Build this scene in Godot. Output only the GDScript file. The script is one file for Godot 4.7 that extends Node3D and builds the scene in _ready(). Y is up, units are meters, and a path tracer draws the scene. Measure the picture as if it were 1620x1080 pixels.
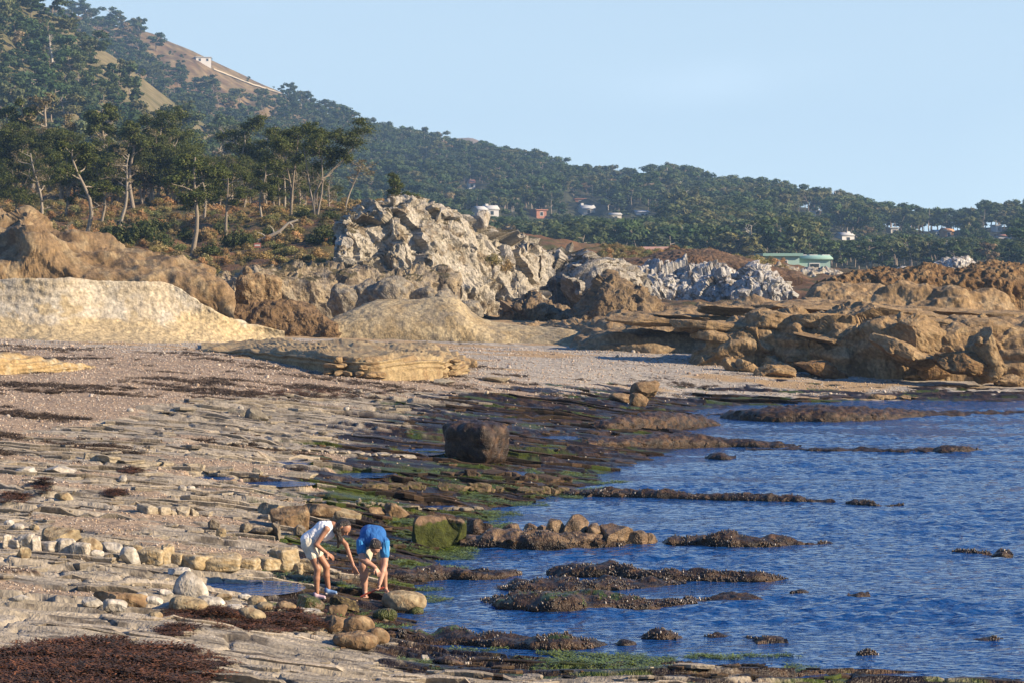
extends Node3D
# A rocky cove at low tide: shale shelf and tide pools in front, gravel beach and sandstone bluffs behind it, a wood on the slope and a forested hill across the bay.

const FOCAL := 4500.0      # focal length in units of the 1620-wide photograph
const EYE := 5.2           # eye height over the water, metres
const HORIZON := 430.0     # picture row of the horizon

var tilt := atan((540.0 - HORIZON) / FOCAL)
var rng := RandomNumberGenerator.new()
var taken := {}
var M := {}
var n_fbm: FastNoiseLite
var n_fbm2: FastNoiseLite
var n_soft: FastNoiseLite
var n_two: FastNoiseLite
var n_ridge: FastNoiseLite
var n_cell: FastNoiseLite
var n_cellv: FastNoiseLite
var n_crack: FastNoiseLite
var rand_table := PackedFloat32Array()

func _ready() -> void:
	rng.seed = 20240611
	# ---------- camera, sky, sun, exposure ----------
	var cam := Camera3D.new()
	cam.name = "camera"
	cam.fov = rad_to_deg(2.0 * atan(540.0 / FOCAL))
	cam.position = Vector3(0, EYE, 0)
	cam.rotation.x = -tilt
	cam.near = 0.5
	cam.far = 6000.0
	add_child(cam)
	cam.current = true
	var sky_material := ProceduralSkyMaterial.new()
	sky_material.sky_top_color = lin(0.014, 0.125, 0.44)
	sky_material.sky_horizon_color = lin(0.68, 0.86, 0.94)
	sky_material.sky_curve = 0.19
	sky_material.ground_bottom_color = lin(0.10, 0.13, 0.16)
	sky_material.ground_horizon_color = lin(0.45, 0.58, 0.68)
	sky_material.sun_angle_max = 1.0
	sky_material.sky_cover = cloud_cover()
	sky_material.sky_cover_modulate = Color(1, 1, 1, 1)
	var sky := Sky.new()
	sky.sky_material = sky_material
	var env := Environment.new()
	env.background_mode = Environment.BG_SKY
	env.sky = sky
	env.background_energy_multiplier = 0.585
	env.tonemap_mode = Environment.TONE_MAPPER_LINEAR
	env.tonemap_exposure = 2.1
	env.sdfgi_enabled = true
	env.ssao_enabled = true
	env.ssil_enabled = true
	env.fog_enabled = true
	env.fog_density = 0.00018
	env.fog_light_color = Color(0.62, 0.78, 0.95)
	var we := WorldEnvironment.new()
	we.name = "environment"
	we.environment = env
	add_child(we)
	var sun := DirectionalLight3D.new()
	sun.name = "sun"
	sun.light_energy = 1.6
	sun.light_color = Color(1.0, 0.91, 0.785)
	sun.light_angular_distance = 0.5
	sun.shadow_enabled = true
	add_child(sun)
	sun.look_at_from_position(Vector3(0.84, 0.42, 0.25) * 100.0, Vector3.ZERO)
	# ---------- the place ----------
	make_noises()
	make_materials()
	make_house_list()
	settle_houses()
	make_base_heights()
	build_far_hills()
	build_hillside()
	build_shore()
	build_water()
	build_bluffs()
	build_right_rocks()
	build_reefs()
	build_houses()
	build_trees()
	build_shrubs()
	build_boulders()
	build_litter()
	build_people()

# ---------- small helpers ----------
func lin(r: float, g: float, b: float) -> Color:
	return Color(r, g, b).linear_to_srgb()

func pt(px: float, py: float, depth: float) -> Vector3:
	# the point at that distance in front of the eye on the line of sight through a spot of the picture
	var a := (px - 810.0) / FOCAL
	var b := (540.0 - py) / FOCAL
	var d := Vector3(a, -sin(tilt) + b * cos(tilt), -cos(tilt) - b * sin(tilt))
	return Vector3(0, EYE, 0) + d * (depth / -d.z)

func row_of(y: float, depth: float) -> float:
	return HORIZON + (EYE - y) * FOCAL / depth

func numbered(n: String) -> String:
	if not taken.has(n):
		taken[n] = 0
		return n
	taken[n] += 1
	return "%s_%03d" % [n, taken[n]]

func tag(o: Node, label: String, category: String, group := "", kind := "") -> Node:
	o.set_meta("label", label)
	o.set_meta("category", category)
	if group != "": o.set_meta("group", group)
	if kind != "": o.set_meta("kind", kind)
	return o

func thing(called: String, at: Vector3, label: String, category: String, group := "") -> Node3D:
	var o := Node3D.new()
	o.name = numbered(called)
	add_child(o)
	o.position = at
	tag(o, label, category, group)
	return o

func put(mesh: Mesh, called: String, m: Material, parent: Node = self) -> MeshInstance3D:
	var o := MeshInstance3D.new()
	o.name = numbered(called) if parent == self else called
	o.mesh = mesh
	if m: o.material_override = m
	parent.add_child(o, true)
	return o

func structure(o: Node) -> Node:
	o.set_meta("kind", "structure")
	return o

func r01(i: int, j: int = 0) -> float:
	return rand_table[((i * 7919) ^ (j * 104729 + 1013)) & 4095]

func sstep(a: float, b: float, x: float) -> float:
	var t := clampf((x - a) / (b - a), 0.0, 1.0)
	return t * t * (3.0 - 2.0 * t)

func lut(xs: Array, ys: Array, x: float) -> float:
	if x <= xs[0]: return ys[0]
	for i in range(1, xs.size()):
		if x <= xs[i]:
			return lerpf(ys[i - 1], ys[i], (x - xs[i - 1]) / (xs[i] - xs[i - 1]))
	return ys[-1]

func make_noise(kind: int, freq: float, oct: int, sd: int, frac := FastNoiseLite.FRACTAL_FBM) -> FastNoiseLite:
	var n := FastNoiseLite.new()
	n.noise_type = kind
	n.frequency = freq
	n.seed = sd
	n.fractal_type = frac if oct > 1 else FastNoiseLite.FRACTAL_NONE
	n.fractal_octaves = oct
	return n

func make_noises() -> void:
	rand_table.resize(4096)
	for i in 4096: rand_table[i] = rng.randf()
	n_fbm = make_noise(FastNoiseLite.TYPE_SIMPLEX_SMOOTH, 1.0, 4, 3)
	n_fbm2 = make_noise(FastNoiseLite.TYPE_SIMPLEX_SMOOTH, 1.0, 3, 17)
	n_soft = make_noise(FastNoiseLite.TYPE_SIMPLEX_SMOOTH, 1.0, 1, 5)
	n_two = make_noise(FastNoiseLite.TYPE_SIMPLEX_SMOOTH, 1.0, 2, 9)
	n_ridge = make_noise(FastNoiseLite.TYPE_SIMPLEX_SMOOTH, 1.0, 3, 11, FastNoiseLite.FRACTAL_RIDGED)
	var c := make_noise(FastNoiseLite.TYPE_CELLULAR, 1.0, 1, 21)
	c.cellular_return_type = FastNoiseLite.RETURN_DISTANCE
	n_cell = c
	var v := make_noise(FastNoiseLite.TYPE_CELLULAR, 1.0, 1, 23)
	v.cellular_return_type = FastNoiseLite.RETURN_CELL_VALUE
	n_cellv = v
	var e := make_noise(FastNoiseLite.TYPE_CELLULAR, 1.0, 1, 29)
	e.cellular_return_type = FastNoiseLite.RETURN_DISTANCE2_SUB
	n_crack = e

func cloud_cover() -> Texture2D:
	# a few very faint wisps of high cloud
	var img := Image.create(1024, 512, false, Image.FORMAT_RGBA8)
	var n := make_noise(FastNoiseLite.TYPE_SIMPLEX_SMOOTH, 1.0, 4, 77)
	for y in range(0, 512):
		var el := (0.5 - (y + 0.5) / 512.0) * PI
		for x in 1024:
			var az := (x + 0.5) / 1024.0 * TAU
			var d := Vector3(cos(az) * cos(el), sin(el) * 7.0, sin(az) * cos(el))
			var a := 0.0
			if el > 0.0:
				a = clampf(n.get_noise_3dv(d * 3.2) * 1.6 - 0.35, 0.0, 1.0)
			img.set_pixel(x, y, Color(0.9, 0.9, 0.95, a * 0.16))
	return ImageTexture.create_from_image(img)

func grey_texture(n: FastNoiseLite, size: int, lo: float, hi: float, sharp := 1.0) -> Texture2D:
	var img: Image = n.get_seamless_image(size, size)
	img.convert(Image.FORMAT_L8)
	var data := img.get_data()
	for i in data.size():
		var v := pow(data[i] / 255.0, sharp)
		data[i] = int(255.0 * lerpf(lo, hi, v))
	return ImageTexture.create_from_image(Image.create_from_data(size, size, false, Image.FORMAT_L8, data))

func rock_material(called: String, grain: Texture2D, relief: Texture2D, tile: float, relief_cm: float, rough: float) -> StandardMaterial3D:
	var m := StandardMaterial3D.new()
	m.resource_name = called
	m.vertex_color_use_as_albedo = true
	m.albedo_texture = grain
	m.uv1_triplanar = true
	m.uv1_world_triplanar = true
	m.uv1_scale = Vector3.ONE * tile
	m.roughness = rough
	m.metallic_specular = 0.35
	if relief:
		m.heightmap_enabled = true
		m.heightmap_texture = relief
		m.heightmap_scale = relief_cm
	return m

func plain(called: String, c: Color, rough := 0.8) -> StandardMaterial3D:
	var m := StandardMaterial3D.new()
	m.resource_name = called
	m.albedo_color = c.linear_to_srgb()
	m.roughness = rough
	M[called] = m
	return m

func make_materials() -> void:
	var grain := grey_texture(make_noise(FastNoiseLite.TYPE_SIMPLEX_SMOOTH, 0.035, 5, 41), 512, 0.62, 1.0)
	var relief := grey_texture(make_noise(FastNoiseLite.TYPE_SIMPLEX_SMOOTH, 0.03, 5, 43, FastNoiseLite.FRACTAL_RIDGED), 512, 0.0, 1.0)
	var speck := grey_texture(make_noise(FastNoiseLite.TYPE_CELLULAR, 0.06, 1, 47), 512, 0.68, 1.0)
	var bumps := grey_texture(make_noise(FastNoiseLite.TYPE_CELLULAR, 0.05, 1, 48), 512, 1.0, 0.0)
	M.rock = rock_material("rock", grain, relief, 0.7, 1.4, 0.9)
	M.far_rock = rock_material("far_rock", grain, relief, 0.28, 8.0, 0.95)
	M.sandstone = rock_material("sandstone", grain, relief, 0.35, 2.6, 0.95)
	M.wet_rock = rock_material("wet_rock", grain, relief, 0.9, 3.0, 0.42)
	M.gravel = rock_material("gravel", speck, bumps, 0.5, 0.9, 0.95)
	M.hill = rock_material("hill", grain, null, 0.02, 0.0, 1.0)
	var v := StandardMaterial3D.new()
	v.vertex_color_use_as_albedo = true
	v.roughness = 0.85
	M.tinted = v
	var wetm := v.duplicate()
	wetm.roughness = 0.35
	M.tinted_wet = wetm
	var f := StandardMaterial3D.new()
	f.vertex_color_use_as_albedo = true
	f.roughness = 0.7
	f.metallic_specular = 0.3
	f.backlight_enabled = true
	f.backlight = Color(0.7, 0.7, 0.45)
	M.leaf = f
	M.slab_dry = []
	for c in [Color(0.44, 0.385, 0.30), Color(0.36, 0.31, 0.24), Color(0.50, 0.43, 0.32), Color(0.30, 0.26, 0.205)]:
		var q: StandardMaterial3D = M.rock.duplicate()
		q.albedo_color = c.linear_to_srgb()
		M.slab_dry.append(q)
	M.slab_wet = []
	for c in [Color(0.045, 0.032, 0.023), Color(0.10, 0.066, 0.038), Color(0.15, 0.095, 0.052), Color(0.030, 0.024, 0.019), Color(0.05, 0.065, 0.016)]:
		var q: StandardMaterial3D = M.wet_rock.duplicate()
		q.albedo_color = c.linear_to_srgb()
		M.slab_wet.append(q)
	var bark := rock_material("bark", grain, relief, 1.5, 2.0, 0.95)
	M.bark = bark

# ---------- radial basis fit through known heights ----------
func fit(points: Array) -> Array:
	# points: [x, depth*k, value]; returns [coords, weights]
	var n := points.size()
	var a := []
	for i in n + 1:
		var r := PackedFloat64Array()
		r.resize(n + 2)
		a.append(r)
	for i in n:
		for j in n:
			a[i][j] = Vector2(points[i][0] - points[j][0], points[i][1] - points[j][1]).length()
		a[i][n] = 1.0
		a[n][i] = 1.0
		a[i][n + 1] = points[i][2]
	var m := n + 1
	for c in m:
		var best := c
		for r in range(c + 1, m):
			if absf(a[r][c]) > absf(a[best][c]): best = r
		var t = a[c]; a[c] = a[best]; a[best] = t
		var rc: PackedFloat64Array = a[c]
		for r in range(c + 1, m):
			var rr: PackedFloat64Array = a[r]
			var k := rr[c] / rc[c]
			if k == 0.0: continue
			for q in range(c, m + 1): rr[q] -= k * rc[q]
			a[r] = rr
	var w := PackedFloat64Array()
	w.resize(m)
	for c in range(m - 1, -1, -1):
		var rc: PackedFloat64Array = a[c]
		var s := rc[m]
		for q in range(c + 1, m): s -= rc[q] * w[q]
		w[c] = s / rc[c]
	return [points, w]

func fitted(f: Array, x: float, z: float) -> float:
	var p: Array = f[0]
	var w: PackedFloat64Array = f[1]
	var s := w[p.size()]
	for i in p.size():
		var dx: float = p[i][0] - x
		var dz: float = p[i][1] - z
		s += w[i] * sqrt(dx * dx + dz * dz)
	return s

# ---------- the shore: heights ----------
const BX0 := -60.0
const BZ0 := 20.0
const BSTEP := 1.0
const BNX := 140
const BNZ := 200
var base_grid := PackedFloat32Array()
var saw_big := PackedFloat32Array()
var saw_small := PackedFloat32Array()
var bed_big := PackedInt32Array()
var bed_small := PackedInt32Array()

func make_base_heights() -> void:
	var c := []
	for s in [
		[0,1080,.95],[300,1080,.8],[550,1080,.6],[680,1068,.2],[800,1072,.2],[950,1068,.2],[1150,1068,.16],[1400,1078,.1],[1620,1082,.06],
		[0,1000,.95],[300,1000,.7],[480,985,.4],[590,1000,.12],[660,1000,-.06],[760,1035,-.15],[900,1035,-.25],[1200,1035,-.3],[1600,1045,-.3],
		[0,930,.9],[250,930,.65],[420,940,.36],[560,950,.14],[640,950,.05],[720,950,-.2],[1000,930,-.4],[1600,950,-.8],
		[0,865,.92],[300,870,.66],[480,880,.4],[600,890,.2],[680,890,-.02],[800,880,-.2],[1000,880,-.45],[1600,880,-1.0],
		[0,800,1.05],[300,800,.8],[480,810,.55],[640,820,.24],[760,820,.0],[880,820,-.2],[1200,820,-.5],[1600,820,-1.0],
		[0,740,1.2],[300,740,.95],[600,750,.5],[800,765,.2],[920,770,.0],[1050,765,-.2],[1300,760,-.5],[1600,760,-1.0],
		[0,690,1.4],[300,690,1.2],[600,690,.7],[850,700,.36],[1000,700,.13],[1100,710,-.08],[1400,690,-.4],[1600,690,-.8],
		[0,640,1.65],[300,640,1.45],[600,640,.95],[850,640,.55],[960,650,.25],[1080,650,.0],[1300,655,-.2],[1600,660,-.35],
		[0,600,1.85],[300,600,1.65],[600,612,1.2],[900,605,.8],[1100,622,.22],[1300,628,.08],[1450,630,.03],[1620,632,.02],
		[0,565,2.0],[300,565,1.9],[600,595,1.3],[900,570,1.2],[1150,595,.7],[1350,612,.3],[1620,615,.2],
		[0,545,2.05],[300,540,1.95],[500,530,1.85],[750,530,1.6],[950,545,1.4],[1200,575,1.0]]:
		var d: float = (EYE - s[2]) * FOCAL / (s[1] - HORIZON)
		c.append([(s[0] - 810.0) / FOCAL * d, d * 0.6, s[2]])
	for w in [[-10, 24, 1.4], [0, 24, .8], [10, 24, .4], [-30, 60, 2.2], [-36, 100, 2.8], [-40, 150, 3.2], [-20, 190, 2.6], [0, 190, 2.2], [20, 180, 1.8], [40, 160, 1.2], [50, 125, .3], [40, 60, -1.8], [30, 90, -1.3], [55, 90, -2.0]]:
		c.append([w[0], w[1] * 0.6, w[2]])
	var f := fit(c)
	base_grid.resize(BNX * BNZ)
	for j in BNZ:
		for i in BNX:
			base_grid[j * BNX + i] = fitted(f, BX0 + i * BSTEP, (BZ0 + j * BSTEP) * 0.6)
	# beds of the shale: sawteeth along the depth, scarps towards the viewer
	var n := 9000
	for q in 2:
		var h := PackedFloat32Array()
		var id := PackedInt32Array()
		h.resize(n)
		id.resize(n)
		var k := 0
		var w := 0.0
		while k < n:
			var long := (rng.randf_range(0.45, 1.7) if q == 0 else rng.randf_range(0.12, 0.4))
			var high := (rng.randf_range(0.03, 0.13) if q == 0 else rng.randf_range(0.012, 0.04))
			var cells := int(long / 0.02)
			var bed := rng.randi() & 4095
			for e in cells:
				if k >= n: break
				var t := float(e) / cells
				h[k] = high * ((t / 0.04) if t < 0.04 else (1.0 - (t - 0.04) / 0.96)) - high * 0.5
				id[k] = bed
				k += 1
		if q == 0:
			saw_big = h; bed_big = id
		else:
			saw_small = h; bed_small = id

func make_pools() -> void:
	var made := []
	for s in [[385, 926, 82, 11], [300, 938, 30, 4], [330, 753, 34, 4], [425, 762, 62, 4], [455, 728, 44, 4], [660, 712, 40, 5], [570, 748, 50, 4], [60, 948, 26, 3], [800, 745, 40, 4], [880, 690, 34, 3], [690, 800, 34, 4]]:
		var g := ground_hit(s[0], s[1])
		var d := -g.z
		made.append([g.x, d, s[2] * d / FOCAL, s[3] * d * d / FOCAL / (EYE - g.y), g.y - 0.02])
	pools = made

func base_height(x: float, d: float) -> float:
	var u := clampf((x - BX0) / BSTEP, 0.0, BNX - 1.001)
	var v := clampf((d - BZ0) / BSTEP, 0.0, BNZ - 1.001)
	var i := int(u)
	var j := int(v)
	var fu := u - i
	var fv := v - j
	var k := j * BNX + i
	return lerpf(lerpf(base_grid[k], base_grid[k + 1], fu), lerpf(base_grid[k + BNX], base_grid[k + BNX + 1], fu), fv)

const WET_D := [30.0, 42.0, 50.0, 58.0, 70.0, 100.0, 118.0]
const WET_H := [0.22, 0.32, 0.50, 0.64, 0.80, 0.95, 0.8]
const EDGE_X := [-40.0, -16.0, -11.5, -9.5, -3.5, 4.0, 12.0, 24.0, 45.0]
const EDGE_D := [50.0, 57.0, 64.0, 82.0, 97.0, 114.0, 118.5, 121.0, 124.0]

func gravel_share(x: float, d: float) -> float:
	# 1 on the gravel, 0 on bare rock
	var e := lut(EDGE_X, EDGE_D, x)
	var n: float = n_fbm.get_noise_2d(x * 0.22, d * 0.35) * 9.0 + n_soft.get_noise_2d(x * 1.1, d * 1.6) * 1.6
	var g := sstep(-1.2, 1.2, d - e + n)
	if x < -3.0 and d < 72.0:
		var p: float = n_fbm2.get_noise_2d(x * 0.16 + 31.0, d * 0.42)
		g = maxf(g, sstep(0.16, 0.24, p) * sstep(-3.0, -5.0, x) * sstep(36.0, 40.0, d))
	return g

var pools := []            # [x, depth, half width, half depth, level]
var last_gravel := 0.0
var last_bed := 0
var last_block := 0.0

func shore_height(x: float, d: float) -> float:
	var b := base_height(x, d)
	if b < -0.7: 
		last_gravel = 0.0
		return b
	var g := gravel_share(x, d)
	last_gravel = g
	var h := b
	if g < 0.999:
		var wob: float = n_two.get_noise_2d(x * 0.09, d * 0.07) * 1.3 + n_soft.get_noise_2d(x * 0.5, d * 0.4) * 0.08 - x * 0.015
		var w := d + wob
		var k := clampi(int((w - 22.0) / 0.02), 0, 8999)
		var bed := bed_big[k]
		var fine := bed_small[k]
		# joints cut each bed into blocks
		var len_ := 0.7 + r01(bed, 3) * 1.9
		var u := x / len_ + r01(bed, 5) * 7.0 + n_soft.get_noise_2d(x * 0.9 + 7.0, d * 0.9) * 0.12
		var blk := int(floor(u))
		var fu := u - blk
		var gap := minf(fu, 1.0 - fu) * len_
		var off := (r01(bed + blk * 13, 8) - 0.5) * 0.045
		last_bed = bed + blk * 31
		last_block = r01(last_bed, fine)
		var strength: float = 0.75 + 0.7 * n_soft.get_noise_2d(x * 0.12 + 50.0, d * 0.12)
		var s := (saw_big[k] * strength + saw_small[k] * (0.5 + 0.8 * absf(n_soft.get_noise_2d(x * 0.35, d * 0.35 + 90.0))) + off)
		if gap < 0.05: s -= 0.07 * (1.0 - gap / 0.05) * (0.3 + r01(bed, blk & 255))
		s += n_fbm.get_noise_2d(x * 0.5, d * 0.6) * 0.05
		s += n_ridge.get_noise_2d(x * 0.3, d * 1.3) * 0.02
		var far := sstep(60.0, 110.0, d)
		h += s * (1.0 - g) * (1.0 + 0.4 * far)
	if g > 0.001:
		h += g * (n_two.get_noise_2d(x * 0.5, d * 0.4) * 0.05 + n_soft.get_noise_2d(x * 4.0, d * 3.0) * 0.014 + 0.03)
	for p in pools:
		var dx: float = (x - p[0]) / p[2]
		if absf(dx) > 1.5: continue
		var dz: float = (d - p[1]) / p[3]
		if absf(dz) > 1.5: continue
		var q: float = dx * dx + dz * dz + n_two.get_noise_2d(x * 1.5, d * 1.5) * 0.5
		if q < 1.25: h = lerpf(p[4] - 0.07, maxf(h, p[4] - 0.02), sstep(0.55, 1.25, q))
	return h

func wetness(x: float, d: float, b: float, h: float) -> float:
	# below zero in the weedy, wet part of the shelf
	return b + (h - b) * 1.1 + n_fbm.get_noise_2d(x * 0.35 + 9.0, d * 0.5) * 0.34 + n_two.get_noise_2d(x * 2.6, d * 5.0) * 0.10 - lut(WET_D, WET_H, d)

func ground_hit(px: float, py: float) -> Vector3:
	# where the line of sight meets the shore
	var d := 26.0
	while d < 190.0:
		var p := pt(px, py, d)
		if p.y <= maxf(shore_height(p.x, d), -0.02): return p
		d += 0.12
	return pt(px, py, 150.0)

# ---------- the shore: mesh ----------
func build_shore() -> void:
	make_pools()
	var rows := PackedFloat32Array()
	var d := 27.0
	while d < 200.0:
		rows.append(d)
		d += d * (0.0014 if d < 75.0 else (0.0018 if d < 128.0 else 0.005))
	var nc := 600
	var nr := rows.size()
	var pos := PackedVector3Array()
	var col := PackedColorArray()
	var zone := PackedByteArray()     # 0 rock, 1 wet rock, 2 gravel, 9 left out
	var cnt := nc * nr
	pos.resize(cnt); col.resize(cnt); zone.resize(cnt)
	var dry_a := Color(0.46, 0.405, 0.32)
	var dry_b := Color(0.31, 0.275, 0.22)
	var dry_c := Color(0.50, 0.43, 0.32)
	for j in nr:
		var dd := rows[j]
		for i in nc:
			var x := dd * lerpf(-0.232, 0.232, i / (nc - 1.0))
			var k := j * nc + i
			var b := base_height(x, dd)
			if b < -0.75:
				pos[k] = Vector3(x, b, -dd)
				zone[k] = 9
				continue
			var h := shore_height(x, dd)
			pos[k] = Vector3(x, h, -dd)
			var g := last_gravel
			var n1: float = n_fbm.get_noise_2d(x * 0.35 + 9.0, dd * 0.5)
			var n2: float = n_two.get_noise_2d(x * 2.6, dd * 5.0)
			var n3: float = n_soft.get_noise_2d(x * 9.0, dd * 16.0)
			var c: Color
			if g > 0.5:
				var up := sstep(104.0, 116.0, dd + n1 * 14.0 + x * 0.55)
				c = Color(0.46, 0.345, 0.24).lerp(Color(0.56, 0.505, 0.42), up)
				c *= 0.86 + 0.32 * n2 + 0.34 * n3
				var sand: float = n_fbm2.get_noise_2d(x * 0.09 + 5.0, dd * 0.14)
				if dd > 112.0: c = c.lerp(Color(0.50, 0.35, 0.19), sstep(0.12, 0.3, sand + 0.012 * (dd - 130.0)))
				# torn bits of dried weed
				var wr: float = n_fbm2.get_noise_2d(x * 0.16, dd * 0.33 + 40.0)
				var band := maxf(sstep(7.0, 2.0, absf(dd - 86.0 - x * 0.8 - 9.0)), sstep(4.5, 1.0, absf(dd - 66.0 - x * 0.2)) * sstep(-7.0, -10.0, x))
				if wr + 0.5 * n3 + band * 0.26 > 0.6: c = Color(0.07, 0.045, 0.028) * (0.8 + 0.5 * r01(i, j))
				zone[k] = 2
			else:
				c = dry_a.lerp(dry_b, sstep(-0.1, 0.5, n1 + 0.5 * n2)).lerp(dry_c, sstep(0.1, 0.6, n_soft.get_noise_2d(x * 0.3, dd * 0.8 + 20.0)))
				c *= 0.72 + 0.46 * last_block + 0.16 * n3
				var stain: float = n_fbm2.get_noise_2d(x * 0.9, dd * 2.2)
				c = c.lerp(Color(0.085, 0.07, 0.055), sstep(0.2, 0.36, stain) * 0.8)
				# the tide zone: wet rock under weed, in ragged patches
				var wet := wetness(x, dd, b, h)
				var w := sstep(0.06, -0.06, wet)
				var dark := Color(0.026, 0.019, 0.014).lerp(Color(0.10, 0.062, 0.034), sstep(0.0, 0.5, n2 + n1 + (last_block - 0.5)))
				var alga: float = n_fbm2.get_noise_2d(x * 0.35 + 3.0, dd * 0.5 + 11.0) + 0.25 * n2
				var zone_g := maxf(sstep(9.0, 4.0, absf(dd - 55.0)), sstep(6.0, 3.0, absf(dd - 67.0)) * 0.9)
				dark = dark.lerp(Color(0.085, 0.125, 0.016), sstep(0.16, 0.30, alga + zone_g * 0.26 - 0.06) * (0.75 + 0.25 * n3))
				c = c.lerp(dark, w)
				zone[k] = 1 if w > 0.5 else 0
			c.a = 1.0
			col[k] = c
	var nrm := grid_normals(pos, nc, nr)
	var idx := [PackedInt32Array(), PackedInt32Array(), PackedInt32Array()]
	for j in nr - 1:
		for i in nc - 1:
			var k := j * nc + i
			if zone[k] == 9 or zone[k + 1] == 9 or zone[k + nc] == 9 or zone[k + nc + 1] == 9: continue
			if pos[k].y < -0.3 and pos[k + nc + 1].y < -0.3: continue
			var a: PackedInt32Array = idx[zone[k]]
			a.append(k); a.append(k + nc); a.append(k + 1)
			a.append(k + 1); a.append(k + nc); a.append(k + nc + 1)
			idx[zone[k]] = a
	var shelf := ArrayMesh.new()
	for q in 2: add_part(shelf, pos, nrm, col, idx[q], M.rock if q == 0 else M.wet_rock)
	var shelf_node := put(shelf, "rock_shelf", null)
	structure(shelf_node).set_meta("label", "flat grey shale shelf running down into the tide pools")
	build_beds(shelf_node)
	build_slabs(shelf_node)
	var beach := ArrayMesh.new()
	add_part(beach, pos, nrm, col, idx[2], M.gravel)
	structure(put(beach, "gravel_beach", null)).set_meta("label", "pinkish grey gravel beach between shelf and bluffs")
	# the floor of the cove under the water
	var bed := PlaneMesh.new()
	bed.size = Vector2(150, 190)
	var bedm := StandardMaterial3D.new()
	bedm.albedo_color = lin(0.035, 0.04, 0.03)
	var bo := put(bed, "seabed", bedm)
	bo.position = Vector3(30, -0.9, -90)
	structure(bo)

func add_part(mesh: ArrayMesh, pos: PackedVector3Array, nrm: PackedVector3Array, col: PackedColorArray, idx: PackedInt32Array, m: Material) -> void:
	# keeps only the points that this part uses
	var map := PackedInt32Array()
	map.resize(pos.size())
	map.fill(-1)
	var p := PackedVector3Array()
	var n := PackedVector3Array()
	var c := PackedColorArray()
	for q in idx.size():
		var k := idx[q]
		if map[k] < 0:
			map[k] = p.size()
			p.append(pos[k]); n.append(nrm[k]); c.append(col[k])
		idx[q] = map[k]
	if p.is_empty(): return
	var a := []
	a.resize(Mesh.ARRAY_MAX)
	a[Mesh.ARRAY_VERTEX] = p
	a[Mesh.ARRAY_NORMAL] = n
	a[Mesh.ARRAY_COLOR] = c
	a[Mesh.ARRAY_INDEX] = idx
	mesh.add_surface_from_arrays(Mesh.PRIMITIVE_TRIANGLES, a)
	mesh.surface_set_material(mesh.get_surface_count() - 1, m)

func grid_normals(pos: PackedVector3Array, nc: int, nr: int) -> PackedVector3Array:
	# for a grid whose columns run to +x and whose rows run away
	var n := PackedVector3Array()
	n.resize(pos.size())
	for j in nr:
		var ja := maxi(j - 1, 0) * nc
		var jb := mini(j + 1, nr - 1) * nc
		for i in nc:
			var a := pos[j * nc + mini(i + 1, nc - 1)] - pos[j * nc + maxi(i - 1, 0)]
			var b := pos[jb + i] - pos[ja + i]
			n[j * nc + i] = a.cross(b).normalized()
	return n

func grid_mesh(pos: PackedVector3Array, nrm: PackedVector3Array, col: PackedColorArray, nc: int, nr: int) -> ArrayMesh:
	var idx := PackedInt32Array()
	idx.resize((nc - 1) * (nr - 1) * 6)
	var q := 0
	for j in nr - 1:
		for i in nc - 1:
			var k := j * nc + i
			idx[q] = k; idx[q + 1] = k + nc; idx[q + 2] = k + 1
			idx[q + 3] = k + 1; idx[q + 4] = k + nc; idx[q + 5] = k + nc + 1
			q += 6
	var a := []
	a.resize(Mesh.ARRAY_MAX)
	a[Mesh.ARRAY_VERTEX] = pos
	a[Mesh.ARRAY_NORMAL] = nrm
	if col.size(): a[Mesh.ARRAY_COLOR] = col
	a[Mesh.ARRAY_INDEX] = idx
	var mesh := ArrayMesh.new()
	mesh.add_surface_from_arrays(Mesh.PRIMITIVE_TRIANGLES, a)
	return mesh

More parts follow.
